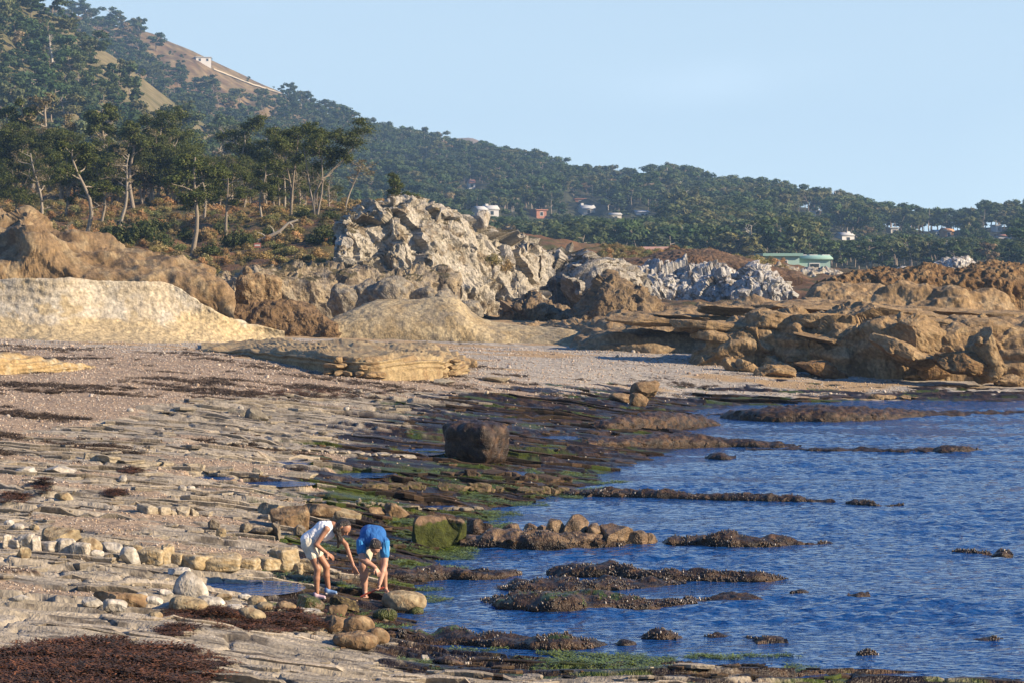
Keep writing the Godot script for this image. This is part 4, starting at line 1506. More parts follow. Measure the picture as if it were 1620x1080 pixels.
# ---------- brown sandstone masses on the right ----------
func build_right_rocks() -> void:
	var tan := [Color(0.42, 0.29, 0.155), Color(0.32, 0.215, 0.11), Color(0.46, 0.34, 0.195)]
	var dark := [Color(0.30, 0.185, 0.085), Color(0.21, 0.125, 0.06), Color(0.36, 0.24, 0.12)]
	loft_thing("dark_crags", "jagged dark brown crags along the top right skyline", "rock",
		[[1285,472,454,160,8],[1320,472,441,160,9],[1350,470,432,160,10],[1390,468,425,160,10],[1430,466,425,160,10],[1465,465,423,160,10],[1500,466,428,160,10],[1540,466,421,160,10],[1580,466,420,160,10],[1620,468,420,160,10],[1760,470,422,160,10]], 230, 80,
		{"size": 2.6, "lump": 0.4, "crag": 0.4, "tall": 2.2, "long": 0.5, "fine": 0.2, "c": dark, "rise": 0.8}, M.far_rock)
	loft_thing("round_hump", "rounded tan sandstone hump below the dark crags", "rock",
		[[1262,484,470,152,7],[1290,482,455,152,9],[1315,480,448,152,9],[1345,478,445,152,9],[1375,476,444,152,9],[1395,474,450,152,8],[1412,474,463,152,6]], 140, 60,
		{"size": 2.2, "lump": 0.3, "fine": 0.08, "pit": 0.1, "c": tan, "rise": 0.9, "taper": [0.15, 0.15]}, M.sandstone)
	loft_thing("hollowed_rock", "long brown sandstone ridge with deep shaded hollows below the crags", "rock",
		[[1380,494,474,144,8],[1410,494,458,144,9],[1440,494,454,144,9],[1470,496,456,144,9],[1500,497,449,144,9],[1530,498,455,144,9],[1565,500,461,144,9],[1590,503,466,144,9],[1615,508,484,144,8],[1660,512,496,144,7],[1750,512,490,144,7]], 200, 70,
		{"size": 2.4, "lump": 0.55, "crag": 0.5, "tall": 1.3, "long": 0.5, "pit": 0.3, "pits": 0.7, "fine": 0.08, "c": tan}, M.sandstone)
	loft_thing("upper_platform", "broad bedded tan sandstone platform above the right hand inlet", "rock platform",
		[[900,520,508,140,16],[960,518,503,139,18],[1040,516,496,138,20],[1120,518,487,138,20],[1200,516,480,137,20],[1300,514,482,136,18],[1400,516,487,136,16],[1500,520,493,136,14],[1620,524,498,136,14],[1760,526,500,136,14]], 320, 80,
		{"size": 2.6, "lump": 0.3, "crag": 0.4, "tall": 2.2, "long": 0.4, "bed": 0.2, "bed_high": 0.35, "fine": 0.08, "c": tan, "rise": 0.8, "lean": 0.8, "front": 0.8, "taper": [0.12, 0.001]}, M.sandstone)
	loft_thing("front_slabs", "massive rounded sandstone face with shaded front behind the inlet", "rock",
		[[1085,548,522,128,8],[1120,552,511,128,9],[1150,554,505,128,9],[1180,558,506,128,9],[1200,560,498,128,10],[1228,562,503,128,10],[1258,564,497,127,10],[1285,568,508,127,10],[1320,578,495,126,11],[1360,588,490,126,11],[1400,594,493,125,11],[1450,600,498,125,11],[1500,604,504,125,10],[1560,606,506,125,10],[1620,606,503,125,10],[1760,606,505,125,10]], 340, 100,
		{"size": 2.4, "lump": 0.35, "crag": 0.35, "facet": 0.45, "tall": 1.1, "long": 0.4, "slant": 0.2, "fine": 0.05, "bed": 0.2, "bed_high": 0.75, "c": tan, "rise": 0.55, "lean": 1.5, "front": 0.6, "taper": [0.22, 0.001]}, M.sandstone)
	loft_thing("low_bedrock", "low golden bedrock swells between gravel and brown sandstone", "rock platform",
		[[760,534,520,0,8],[830,534,512,0,9],[900,538,510,0,10],[960,545,512,0,10],[1020,551,516,0,10],[1080,556,522,0,9],[1130,561,532,0,8],[1180,572,546,0,6],[1225,584,562,0,5],[1260,592,578,0,3]], 260, 60,
		{"size": 1.8, "lump": 0.35, "fine": 0.12, "bed": 0.1, "bed_high": 0.2, "crag": 0.25, "tall": 2.0, "taper": [0.1, 0.1], "c": [Color(0.50, 0.35, 0.18), Color(0.42, 0.28, 0.14), Color(0.46, 0.36, 0.24)]}, M.sandstone)
	# single blocks fallen from the face
	var list := [
		# px, py centre, half width px, half height px, depth m, turn, roll, label
		[1445, 532, 52, 34, 125.5, 0.5, 0.25, "great tan wedge of sandstone leaning on the right hand rock face"],
		[1432, 560, 60, 13, 123.5, 0.3, 0.42, "long tilted sandstone beam below the tan wedge"],
		[1478, 585, 26, 22, 0.0, 0.2, 0.1, "dark rounded boulder at the foot of the tilted beam"],
		[1530, 575, 50, 16, 122.5, 0.3, 0.1, "flat topped sandstone block right of the dark rounded boulder"],
		[1562, 560, 20, 44, 122.5, 0.5, -0.25, "tall ribbed rock standing right of the flat topped block"],
		[1548, 541, 8, 7, 121.8, 0.2, 0.0, "small round stone perched on the tall ribbed rock"],
		[1600, 604, 26, 9, 0.0, 0.1, 0.12, "low brown rock at right edge of the far waterline"],
		[1218, 563, 26, 9, 0.0, 0.3, -0.1, "pale flat slab lying on gravel left of the inlet"],
		[1300, 584, 44, 16, 0.0, 0.4, 0.25, "dark split boulder on the gravel bank"],
		[1262, 578, 22, 12, 0.0, 0.2, 0.2, "brown angular boulder left of the dark split boulder"],
		[1228, 588, 30, 9, 0.0, 0.3, 0.05, "low brown slab half buried in gravel"],
		[1160, 578, 16, 10, 0.0, 0.6, 0.4, "grey tan boulder tilted on the gravel slope"],
		[1182, 580, 18, 10, 0.0, 0.2, 0.5, "leaning grey boulder beside the tilted one"],
		[1443, 597, 14, 6, 0.0, 0.1, 0.0, "small squared brown block at the far waterline"],
		[1388, 592, 14, 5, 0.0, 0.2, 0.1, "small flat tan block on the tip of the gravel bank"],
		[1024, 527, 10, 5, 0.0, 0.2, 0.15, "small dark block on the golden bedrock"],
		[1395, 628, 22, 4, 0.0, 0.0, 0.02, "flat brown rock awash at the far shore"],
		[1440, 628, 16, 3, 0.0, 0.2, -0.03, "thin brown rock beside the flat one awash"]]
	var words := ["long", "low", "broad", "thick", "smooth", "tilted", "rounded", "flat", "narrow", "great", "sloping", "short", "heavy", "level"]
	var q := 0
	for b in [[1152, 521, 60, 13, 129.5, 0.1, 0.04], [1246, 519, 44, 22, 128.5, 0.3, 0.1], [1338, 514, 66, 17, 128.5, 0.2, 0.06], [1420, 512, 60, 24, 127.5, 0.3, 0.08], [1505, 518, 62, 15, 127.0, 0.1, 0.03], [1580, 528, 56, 22, 126.5, 0.2, 0.05], [1205, 496, 66, 7, 138.0, 0.1, 0.03], [1322, 492, 86, 8, 137.0, 0.1, -0.02], [1452, 494, 76, 8, 137.0, 0.1, 0.03], [1566, 499, 66, 9, 136.0, 0.1, 0.02], [1118, 508, 56, 7, 138.5, 0.1, 0.03], [1046, 508, 60, 7, 139.0, 0.1, 0.02], [1340, 545, 60, 16, 126.5, 0.2, 0.12], [1180, 542, 58, 11, 129.0, 0.2, 0.1]]:
		b[2] *= 1.5
		b[4] += 1.3
		b[6] += 0.05
		list.append(b + ["%s bedded sandstone slab set in the right hand rocks, %s row, number %d from left" % [words[q], "upper" if b[4] > 133.0 else "lower", 1 + [1, 3, 4, 6, 7, 8, 3, 4, 5, 6, 2, 1, 5, 2][q] - 1]])
		q += 1
	for b in list:
		var d: float = b[4]
		if d == 0.0: d = -ground_hit(b[0], b[1] + b[3] * 0.7).z - 0.15
		var c := pt(b[0], b[1], d)
		var half := Vector3(b[2], b[3], maxf(b[2], b[3]) * 0.7) * d / FOCAL
		var turn := Basis(Vector3.FORWARD, b[6]) * Basis(Vector3.UP, b[5])
		var o := put(blob(half, turn, c, 4.0 if b[7].find("slab") >= 0 or b[7].find("block") >= 0 or b[7].find("wedge") >= 0 else 2.8, 20, {"size": 1.1, "lump": 0.10, "crag": 0.10, "tall": 1.8, "facet": 0.12, "fine": 0.03, "cuts": 6, "c": tan if b[7].find("dark") < 0 else dark}), "fallen_block", M.sandstone)
		o.position = c
		tag(o, b[7], "rock")

# ---------- reefs: the hard beds that stand out of the water ----------
func build_reefs() -> void:
	var weedy := {"size": 0.5, "lump": 0.07, "crag": 0.08, "tall": 1.0, "fine": 0.05, "c": [Color(0.15, 0.088, 0.045), Color(0.075, 0.048, 0.03), Color(0.04, 0.028, 0.02)], "weed": 0.16, "sink": 0.4, "rise": 0.7, "more": 0.1, "ends": 0.0}
	var list := [
		["brown blocky reef running out from the green boulders", [[728,868,850,0,1.2],[780,869,840,0,1.3],[830,870,838,0,1.4],[880,870,840,0,1.4],[930,868,842,0,1.3],[980,866,848,0,1.2],[1015,863,853,0,0.9],[1040,860,857,0,0.6]]],
		["dark mussel covered reef following the blocky brown one", [[1046,862,857,0,0.6],[1066,863,847,0,1.0],[1088,863,853,0,0.9],[1110,865,847,0,1.1],[1150,867,842,0,1.2],[1176,867,846,0,1.1],[1220,866,850,0,1.0],[1255,863,855,0,0.8],[1290,862,859,0,0.4],[1320,861,860,0,0.3]]],
		["short mussel crusted reef right of the two people", [[608,914,902,0,0.9],[650,918,897,0,1.0],[700,919,895,0,1.1],[750,919,897,0,1.0],[795,917,900,0,0.9],[822,912,907,0,0.5]]],
		["long mussel studded reef in mid cove", [[866,912,904,0,0.8],[890,914,895,0,1.0],[930,916,894,0,1.1],[970,917,892,0,1.1],[1010,919,897,0,1.0],[1060,921,901,0,0.9],[1130,922,904,0,0.8],[1190,922,909,0,0.7],[1248,918,914,0,0.4]]],
		["flat reddish brown ledge in front of the long mussel reef", [[788,935,928,0,0.9],[830,939,919,0,1.6],[890,940,915,0,1.8],[950,937,915,0,1.7],[1010,933,917,0,1.4],[1085,926,920,0,0.8]]],
		["broad dark flat reef with green weed on top", [[760,955,950,0,0.9],[790,964,941,0,1.7],[840,970,937,0,2.0],[900,972,936,0,2.0],[935,969,937,0,1.9],[975,967,941,0,1.6],[1030,964,946,0,1.2],[1080,959,951,0,0.7],[1100,956,954,0,0.4]]],
		["low brown ledge trailing from the broad flat reef", [[1085,956,949,0,0.7],[1130,953,943,0,1.0],[1175,953,940,0,1.0],[1210,951,942,0,0.8],[1238,948,946,0,0.4]]],
		["weedy dark ledge with bright green sea lettuce near the shore", [[630,1008,998,0,1.0],[680,1018,997,0,1.3],[730,1024,994,0,1.4],[775,1027,1001,0,1.3],[830,1031,1003,0,1.3],[880,1032,1004,0,1.2],[930,1028,1009,0,0.9],[966,1020,1017,0,0.4]]],
		["small dark ledge nearest the grey shelf", [[680,1046,1041,0,0.6],[715,1051,1039,0,0.8],[760,1052,1042,0,0.7],[798,1048,1046,0,0.4]]],
		["small brown rock hump near the bottom middle of the water", [[1008,1011,1006,0,0.5],[1030,1014,1001,0,0.8],[1055,1014,1001,0,0.8],[1078,1011,1008,0,0.4]]],
		["narrow brown ledge in the near water right of the hump", [[1098,1008,1005,0,0.4],[1130,1012,1003,0,0.7],[1175,1015,1005,0,0.7],[1205,1020,1004,0,0.9],[1228,1022,1010,0,0.7],[1246,1019,1017,0,0.3]]],
		["thin line of dark mussel stones far out across the cove", [[892,784,775,0,0.9],[940,787,772,0,1.0],[990,788,774,0,1.0],[1050,790,777,0,0.9],[1120,792,779,0,0.9],[1190,794,782,0,0.8],[1260,795,786,0,0.6],[1322,796,793,0,0.3]]],
		["short dark reef tip beyond the thin line of stones", [[1340,799,795,0,0.5],[1360,800,791,0,0.7],[1385,801,796,0,0.6],[1430,801,799,0,0.3]]],
		["long thin dark reef near the far end of the cove", [[1180,712,708,0,0.8],[1260,714,708,0,1.0],[1340,716,709,0,1.0],[1430,717,710,0,1.0],[1475,717,709,0,1.0],[1500,718,706,0,1.1],[1535,717,708,0,0.9],[1556,714,712,0,0.5]]],
		["black weedy hump at the head of the cove", [[940,676,668,0,1.6],[975,678,660,0,2.0],[1010,679,656,0,2.2],[1045,679,651,0,2.3],[1080,678,655,0,2.1],[1112,677,659,0,1.8],[1138,674,669,0,1.0]]],
		["flat dark reef behind the boulder reaching into the cove", [[930,704,694,0,1.8],[1000,706,690,0,2.1],[1070,707,685,0,2.2],[1150,708,692,0,1.9],[1220,709,699,0,1.4],[1268,708,705,0,0.7]]],
		["low dark weed bank off the far shore", [[1140,662,654,0,2.0],[1200,667,645,0,3.0],[1270,668,641,0,3.5],[1330,668,642,0,3.3],[1400,665,646,0,2.8],[1480,660,650,0,2.2],[1600,656,650,0,2.0],[1680,655,650,0,2.0]]],
		["tiny dark rock at the outer right of the cove", [[1568,880,877,0,0.4],[1578,881,869,0,0.7],[1590,881,867,0,0.7],[1602,880,874,0,0.4]]],
		["thin sliver of dark reef left of the tiny outer rock", [[1506,876,874,0,0.3],[1535,877,872,0,0.5],[1570,878,875,0,0.4]]],
		["small low rock between the reefs and open water", [[1252,942,940,0,0.3],[1268,943,936,0,0.5],[1284,941,939,0,0.3]]],
		["small flat rock alone in the near right water", [[1342,945,943,0,0.3],[1357,946,939,0,0.5],[1374,944,942,0,0.3]]],
		["small green weedy rock alone near the bottom right", [[1358,1040,1038,0,0.25],[1368,1042,1032,0,0.45],[1379,1042,1032,0,0.45],[1388,1040,1037,0,0.25]]],
		["small dark rock left of the near brown hump", [[972,1022,1020,0,0.3],[988,1024,1016,0,0.5],[1004,1022,1019,0,0.3]]],
		["small rock awash near the right edge of the water", [[1540,1016,1014,0,0.3],[1562,1018,1010,0,0.5],[1588,1016,1013,0,0.3]]],
		["low dark rock beside the head of the cove", [[1116,726,723,0,0.7],[1140,728,718,0,1.1],[1165,727,721,0,0.8]]]]
	var mussels := []
	for k in list.size():
		var r: Array = list[k]
		var o := weedy.duplicate()
		var wide: float = r[1][-1][0] - r[1][0][0]
		if r[0].find("green") >= 0 and r[0].find("boulders") < 0:
			o.c = [Color(0.15, 0.09, 0.045), Color(0.06, 0.045, 0.03), Color(0.085, 0.125, 0.018)]
			o.more = 0.12
		if r[0].find("blocky") >= 0 and r[0].find("dark") < 0: o.c = [Color(0.30, 0.20, 0.11), Color(0.20, 0.13, 0.075), Color(0.10, 0.07, 0.045)]; o.more = -0.05
		var m := loft(r[1], clampi(int(wide * 0.75), 24, 260), 34, o)
		var x := put(m, "reef", M.wet_rock)
		tag(x, r[0], "reef", "reefs in the cove")
		if wide > 140.0: add_chunks(x, int(wide / 14.0), 0.3 if r[1][2][3] < 60.0 else 0.5, 0.6, 0.0, {"c": [Color(0.15, 0.092, 0.05), Color(0.07, 0.046, 0.03), Color(0.20, 0.13, 0.07)]}, 400 + k, 0.02)
		var faces: PackedVector3Array = m.surface_get_arrays(0)[Mesh.ARRAY_VERTEX]
		var ns: PackedVector3Array = m.surface_get_arrays(0)[Mesh.ARRAY_NORMAL]
		for q in faces.size():
			if faces[q].y > 0.0 and faces[q].z > -70.0 and rng.randf() < 0.12 and n_two.get_noise_3dv(faces[q] * 1.3) > 0.0: mussels.append([faces[q], ns[q]])
	# mussels and goose barnacles crusting the reefs
	var st := SurfaceTool.new()
	st.begin(Mesh.PRIMITIVE_TRIANGLES)
	var shell := SphereMesh.new()
	shell.radial_segments = 6
	shell.rings = 3
	shell.radius = 0.5
	shell.height = 1.0
	st.append_from(shell, 0, Transform3D())
	var mm := MultiMesh.new()
	mm.transform_format = MultiMesh.TRANSFORM_3D
	mm.use_colors = true
	mm.mesh = st.commit()
	mm.instance_count = mussels.size()
	for i in mussels.size():
		var s := rng.randf_range(0.014, 0.032)
		var b := Basis(Vector3(g_jit(), g_jit(), g_jit()).normalized(), rng.randf() * TAU).scaled(Vector3(s, s * 1.7, s * 1.2))
		mm.set_instance_transform(i, Transform3D(b, mussels[i][0] + mussels[i][1] * s * 0.4))
		var light := rng.randf() < 0.05
		mm.set_instance_color(i, Color(0.42, 0.38, 0.32) if light else Color(0.028, 0.026, 0.028).lerp(Color(0.08, 0.055, 0.035), rng.randf()))
	var mo := MultiMeshInstance3D.new()
	mo.name = "mussels"
	mo.multimesh = mm
	mo.material_override = M.tinted_wet
	add_child(mo)
	tag(mo, "dark mussels and pale barnacles crusted over the reefs", "mussels", "", "stuff")

# ---------- houses across the bay ----------
func box_mesh(a: Vector3, b: Vector3) -> ArrayMesh:
	var st := SurfaceTool.new()
	st.begin(Mesh.PRIMITIVE_TRIANGLES)
	add_box(st, a, b)
	return st.commit()

func add_box(st: SurfaceTool, a: Vector3, b: Vector3) -> void:
	var m := BoxMesh.new()
	m.size = b - a
	st.append_from(m, 0, Transform3D(Basis(), (a + b) * 0.5))

func gable(w: float, d: float, y: float, h: float, over: float) -> ArrayMesh:
	# a pitched roof slab pair with the ridge along x
	var st := SurfaceTool.new()
	st.begin(Mesh.PRIMITIVE_TRIANGLES)
	var x := w * 0.5 + over
	var z := d * 0.5 + over
	var t := 0.18
	for s in [-1.0, 1.0]:
		var e := Vector3(0, y - over * h / (d * 0.5), s * z)
		var r := Vector3(0, y + h, 0)
		var q := [Vector3(-x, e.y, e.z), Vector3(x, e.y, e.z), Vector3(x, r.y, 0), Vector3(-x, r.y, 0)]
		var up := Vector3(0, t, 0)
		var f := [[q[0] + up, q[1] + up, q[2] + up, q[3] + up], [q[3], q[2], q[1], q[0]], [q[0], q[1], q[1] + up, q[0] + up], [q[1], q[2], q[2] + up, q[1] + up], [q[3], q[0], q[0] + up, q[3] + up]]
		for g in f:
			var order := [0, 2, 1, 0, 3, 2] if s > 0 else [0, 1, 2, 0, 2, 3]
			for k in order: st.add_vertex(g[k])
	st.generate_normals()
	return st.commit()

func build_houses() -> void:
	for h in house_spots:
		var px: float = h[0]
		var d: float = h[4]
		var p: Vector3
		if d < 450.0:
			p = pt(px, h[1] + h[3], d)
		else: p = pt(px, h[1] + h[3] * 0.8, d)
		var k := d / FOCAL
		var w: float = h[2] * k
		var hh: float = h[3] * k
		var t := thing("house", p - Vector3(0, 0.5, 0), h[8], "house", "houses across the bay")
		t.rotation.y = h[9]
		var depth := clampf(w * 0.7, 5.0, 9.0)
		var wall_h := hh * (0.62 if h[7] > 0.0 else 0.85) + 0.5
		put(box_mesh(Vector3(-w * 0.5, -3.0, -depth * 0.5), Vector3(w * 0.5, wall_h, depth * 0.5)), "wall", h[5], t)
		if h[7] > 0.0:
			put(gable(w, depth, wall_h, hh * 0.4, 0.3), "roof", h[6], t)
			# gable ends
			var st := SurfaceTool.new()
			st.begin(Mesh.PRIMITIVE_TRIANGLES)
			for s in [-1.0, 1.0]:
				for v in ([Vector3(s * w * 0.5, wall_h, -depth * 0.5), Vector3(s * w * 0.5, wall_h + hh * 0.4, 0), Vector3(s * w * 0.5, wall_h, depth * 0.5)]): st.add_vertex(v)
			st.generate_normals()
			put(st.commit(), "gable_end", h[5], t)
		else:
			put(box_mesh(Vector3(-w * 0.5 - 0.4, wall_h, -depth * 0.5 - 0.4), Vector3(w * 0.5 + 0.4, wall_h + 0.35, depth * 0.5 + 0.4)), "roof", h[6], t)
		var n := clampi(int(w / 2.6), 1, 7)
		for i in n:
			var x := (i + 0.5) / n * w - w * 0.5
			var fr := put(box_mesh(Vector3(x - 0.65, wall_h - 1.9, depth * 0.5 + 0.01), Vector3(x + 0.65, wall_h - 0.45, depth * 0.5 + 0.07)), "window", M.white_paint, t)
			put(box_mesh(Vector3(x - 0.53, wall_h - 1.78, depth * 0.5 + 0.071), Vector3(x + 0.53, wall_h - 0.57, depth * 0.5 + 0.09)), "pane", M.dark_glass, fr)
		for c in h[10]:
			var cx: float = c * w * 0.5
			put(box_mesh(Vector3(cx - 0.5, wall_h * 0.5, -0.5), Vector3(cx + 0.5, hh * 1.25 + 0.5, 0.5)), "chimney", M.white_paint, t)

func make_house_list() -> void:
	plain("white_paint", Color(0.56, 0.55, 0.53))
	plain("cream_wall", Color(0.58, 0.54, 0.45))
	plain("red_wood", Color(0.30, 0.13, 0.085))
	plain("orange_wood", Color(0.50, 0.26, 0.11))
	plain("pink_wall", Color(0.48, 0.30, 0.27))
	plain("grey_roof", Color(0.36, 0.37, 0.37))
	plain("mint_roof", Color(0.20, 0.34, 0.30), 0.6)
	plain("mint_wall", Color(0.30, 0.44, 0.40))
	plain("tile_roof", Color(0.30, 0.14, 0.09))
	plain("dark_glass", Color(0.03, 0.04, 0.05), 0.1)
	plain("white_roof", Color(0.42, 0.42, 0.41))
	# px, top row, width px, height px, distance, wall, roof, pitched, label, turn, chimneys
	var w = M
	house_spots = [
		[320, 92, 24, 9, 1380.0, w.white_paint, w.grey_roof, 0.0, "white house high on the bare upper slope of the far hill", 0.3, []],
		[745, 288, 10, 12, 1100.0, w.white_paint, w.tile_roof, 1.0, "small house with a red roof alone high in the far forest", 0.2, []],
		[758, 330, 16, 12, 960.0, w.white_paint, w.white_roof, 1.0, "white house in the forest, left one of two adjoining", 0.5, []],
		[775, 329, 22, 14, 955.0, w.white_paint, w.white_roof, 1.0, "white gabled house in the forest, right one of two adjoining", 0.3, [-0.5]],
		[851, 334, 18, 14, 940.0, w.red_wood, w.red_wood, 0.0, "red wooden house among the trees right of the white houses", 0.5, []],
		[928, 328, 22, 14, 930.0, w.cream_wall, w.grey_roof, 1.0, "grey roofed cream house beside a round tree in the forest", 0.3, [-0.7]],
		[917, 316, 16, 5, 990.0, w.red_wood, w.tile_roof, 0.0, "low dark red roof just above the grey roofed house", 0.1, []],
		[972, 339, 18, 6, 920.0, w.cream_wall, w.grey_roof, 1.0, "low cream cottage right of the grey roofed house", 0.2, []],
		[1014, 335, 20, 7, 915.0, w.white_paint, w.white_roof, 1.0, "low white cottage by a green lawn in the forest", 0.2, []],
		[1282, 336, 14, 6, 850.0, w.white_paint, w.white_roof, 0.0, "thin white house front high in the woods above the green roof", 0.1, []],
		[1336, 371, 22, 10, 760.0, w.white_paint, w.white_roof, 1.0, "bright white house in the trees above the low white rock", 0.4, [0.6]],
		[1412, 362, 12, 8, 790.0, w.cream_wall, w.grey_roof, 0.0, "half hidden pale house, left end of the right hand row", 0.2, []],
		[1481, 366, 10, 7, 780.0, w.white_paint, w.white_roof, 1.0, "small white house beside the orange one", 0.3, []],
		[1498, 364, 15, 12, 778.0, w.orange_wood, w.orange_wood, 1.0, "orange wooden house with a gable among trees on the right", 0.2, []],
		[1577, 358, 9, 10, 800.0, w.white_paint, w.grey_roof, 0.0, "tall narrow white house near the right skyline", 0.2, []],
		[1588, 373, 22, 5, 770.0, w.white_paint, w.tile_roof, 1.0, "long low house with reddish roof near the right edge", 0.1, []],
		[1038, 394, 42, 9, 345.0, w.pink_wall, w.pink_wall, 0.0, "low pink house with chimneys behind the brown hummock", 0.1, [-0.85, -0.3, 0.5, 0.95]],
		[1232, 404, 54, 11, 345.0, w.mint_wall, w.mint_roof, 0.0, "long mint green flat roofed house on the headland, left wing", 0.1, [0.0]],
		[1284, 406, 50, 12, 347.0, w.mint_wall, w.mint_roof, 1.0, "mint green roofed house with white chimneys on the headland, right wing", 0.05, [-0.6, 0.1, 0.9]]]

# ---------- the near wood ----------
func branch(st: SurfaceTool, g: RandomNumberGenerator, from: Vector3, dir: Vector3, long: float, r: float, level: int, c: Color, tips: Array) -> void:
	var path := [from]
	var d := dir
	var p := from
	var seg := 3 if level > 1 else 4
	for k in seg:
		d = (d + Vector3(g.randfn(), g.randfn() * 0.6 + 0.12, g.randfn()) * 0.17).normalized()
		p += d * long / seg
		path.append(p)
	tube(st, path, r, r * 0.45, 5 if level < 2 else 3, c)
	tips.append([p, long, d])
	if level >= 3: return
	var n := 3 if level == 1 else 3
	for k in n:
		var t := 0.4 + 0.6 * (k + g.randf()) / n
		var at := spine_at(path, t)
		var side := Vector3(g.randfn(), g.randf_range(-0.1, 0.5), g.randfn()).normalized()
		branch(st, g, at, (d * 0.55 + side * 0.75).normalized(), long * g.randf_range(0.45, 0.65), r * 0.5, level + 1, c, tips)

func near_tree(sd: int, high: float, crown_w: float, crown_from: float, style: String, lean: float, forks: int) -> Array:
	# metres; returns [trunk mesh, crown mesh or null]
	var g := RandomNumberGenerator.new()
	g.seed = sd
	var st := SurfaceTool.new()
	st.begin(Mesh.PRIMITIVE_TRIANGLES)
	var c := Color(0.46, 0.405, 0.33) if style != "live" else Color(0.46, 0.40, 0.32).lerp(Color(0.30, 0.245, 0.19), g.randf() * 0.7)
	if style == "dead": c = Color(0.52, 0.47, 0.385)
	var tips := []
	for f in forks:
		var path := []
		var a := lean + (f - (forks - 1) * 0.5) * 0.28 + g.randfn() * 0.05
		var bend := g.randfn() * 0.06
		for k in 8:
			var t := k / 7.0
			path.append(Vector3(sin(a) * high * 0.9 * t + bend * high * sin(t * PI * 1.6), high * 0.9 * t - (0.6 if k == 0 else 0.0), g.randfn() * 0.012 * high * t + (f % 2) * 0.1 * high * t))
		var r0 := high * 0.024 / sqrt(forks)
		tube(st, path, r0, r0 * 0.3, 7, c)
		var nb := (9 if style == "live" else 11) if forks == 1 else 6
		for k in nb:
			var t := lerpf(maxf(crown_from - 0.18, 0.12), 0.99, (k + g.randf() * 0.8) / nb)
			var an := g.randf() * TAU
			var reach := crown_w * 0.5 * (0.55 + 0.45 * g.randf())
			if t < crown_from: reach *= 0.55
			reach *= 1.0 - 0.45 * maxf(0.0, t - 0.85) / 0.15
			var up := g.randf_range(0.15, 0.65) if style != "dead" else g.randf_range(0.1, 0.9)
			var before := tips.size()
			branch(st, g, spine_at(path, t), Vector3(cos(an), up, sin(an)).normalized(), reach * 0.75, r0 * lerpf(0.5, 0.3, t), 1, c, tips)
			if t < crown_from - 0.02: tips.resize(before)
	if style == "dead": return [st.commit(), null]
	var lf := SurfaceTool.new()
	lf.begin(Mesh.PRIMITIVE_TRIANGLES)
	var a_c := Color(0.036, 0.058, 0.016)
	var b_c := Color(0.115, 0.125, 0.036)
	var per := 140
	if style == "sparse":
		a_c = Color(0.124, 0.105, 0.056); b_c = Color(0.235, 0.192, 0.112); per = 13
	for t in tips:
		if t[0].y < high * (crown_from - 0.06): continue
		var n := int(per * g.randf_range(0.6, 1.4) * clampf(t[1] / (crown_w * 0.12), 0.6, 1.5))
		var rad: float = clampf(t[1] * 0.55, crown_w * 0.045, crown_w * 0.14)
		var tone := g.randf_range(0.7, 1.25)
		for k in n:
			var v := Vector3(g.randfn(), g.randfn() * 0.55, g.randfn()) * 0.62 * rad
			var p: Vector3 = t[0] + v
			var up := (Vector3(v.x, absf(v.y) + rad * 0.5, v.z).normalized() + Vector3(g.randfn(), g.randfn(), g.randfn()) * 0.55).normalized()
			var side := up.cross(Vector3(g.randfn(), g.randfn(), g.randfn())).normalized()
			var fw := up.cross(side)
			var s := g.randf_range(0.075, 0.18) * clampf(high / 9.0, 0.6, 1.3)
			var cc := a_c.lerp(b_c, g.randf()) * tone
			cc.a = 1.0
			for q in [p - side * s * 0.45, p + side * s * 0.45, p + fw * s * 1.3]:
				lf.set_color(cc); lf.add_vertex(q)
	return [st.commit(), lf.commit()]

func plant_tree(px: float, base: float, top: float, crown_px: float, crown_from: float, style: String, lean: float, forks: int, sd: int, label: String, depth := 0.0, group := "") -> void:
	var p := slope_hit(px, base) if depth == 0.0 else pt(px, base, depth)
	var d := -p.z
	if depth > 0.0: p.y = minf(p.y, slope_height(p.x, d) + 0.05)
	var k := d / FOCAL
	var high := EYE + (HORIZON - top) * k - p.y
	var w := crown_px * k
	var m := near_tree(sd, high, w * 1.22, maxf(crown_from - 0.12, 0.05), style, lean, forks)
	var t := thing("pine_tree" if style != "dead" else "dead_tree", p, label, "tree", group)
	put(m[0], "trunk", M.bark, t)
	if m[1]: put(m[1], "crown", M.leaf, t)

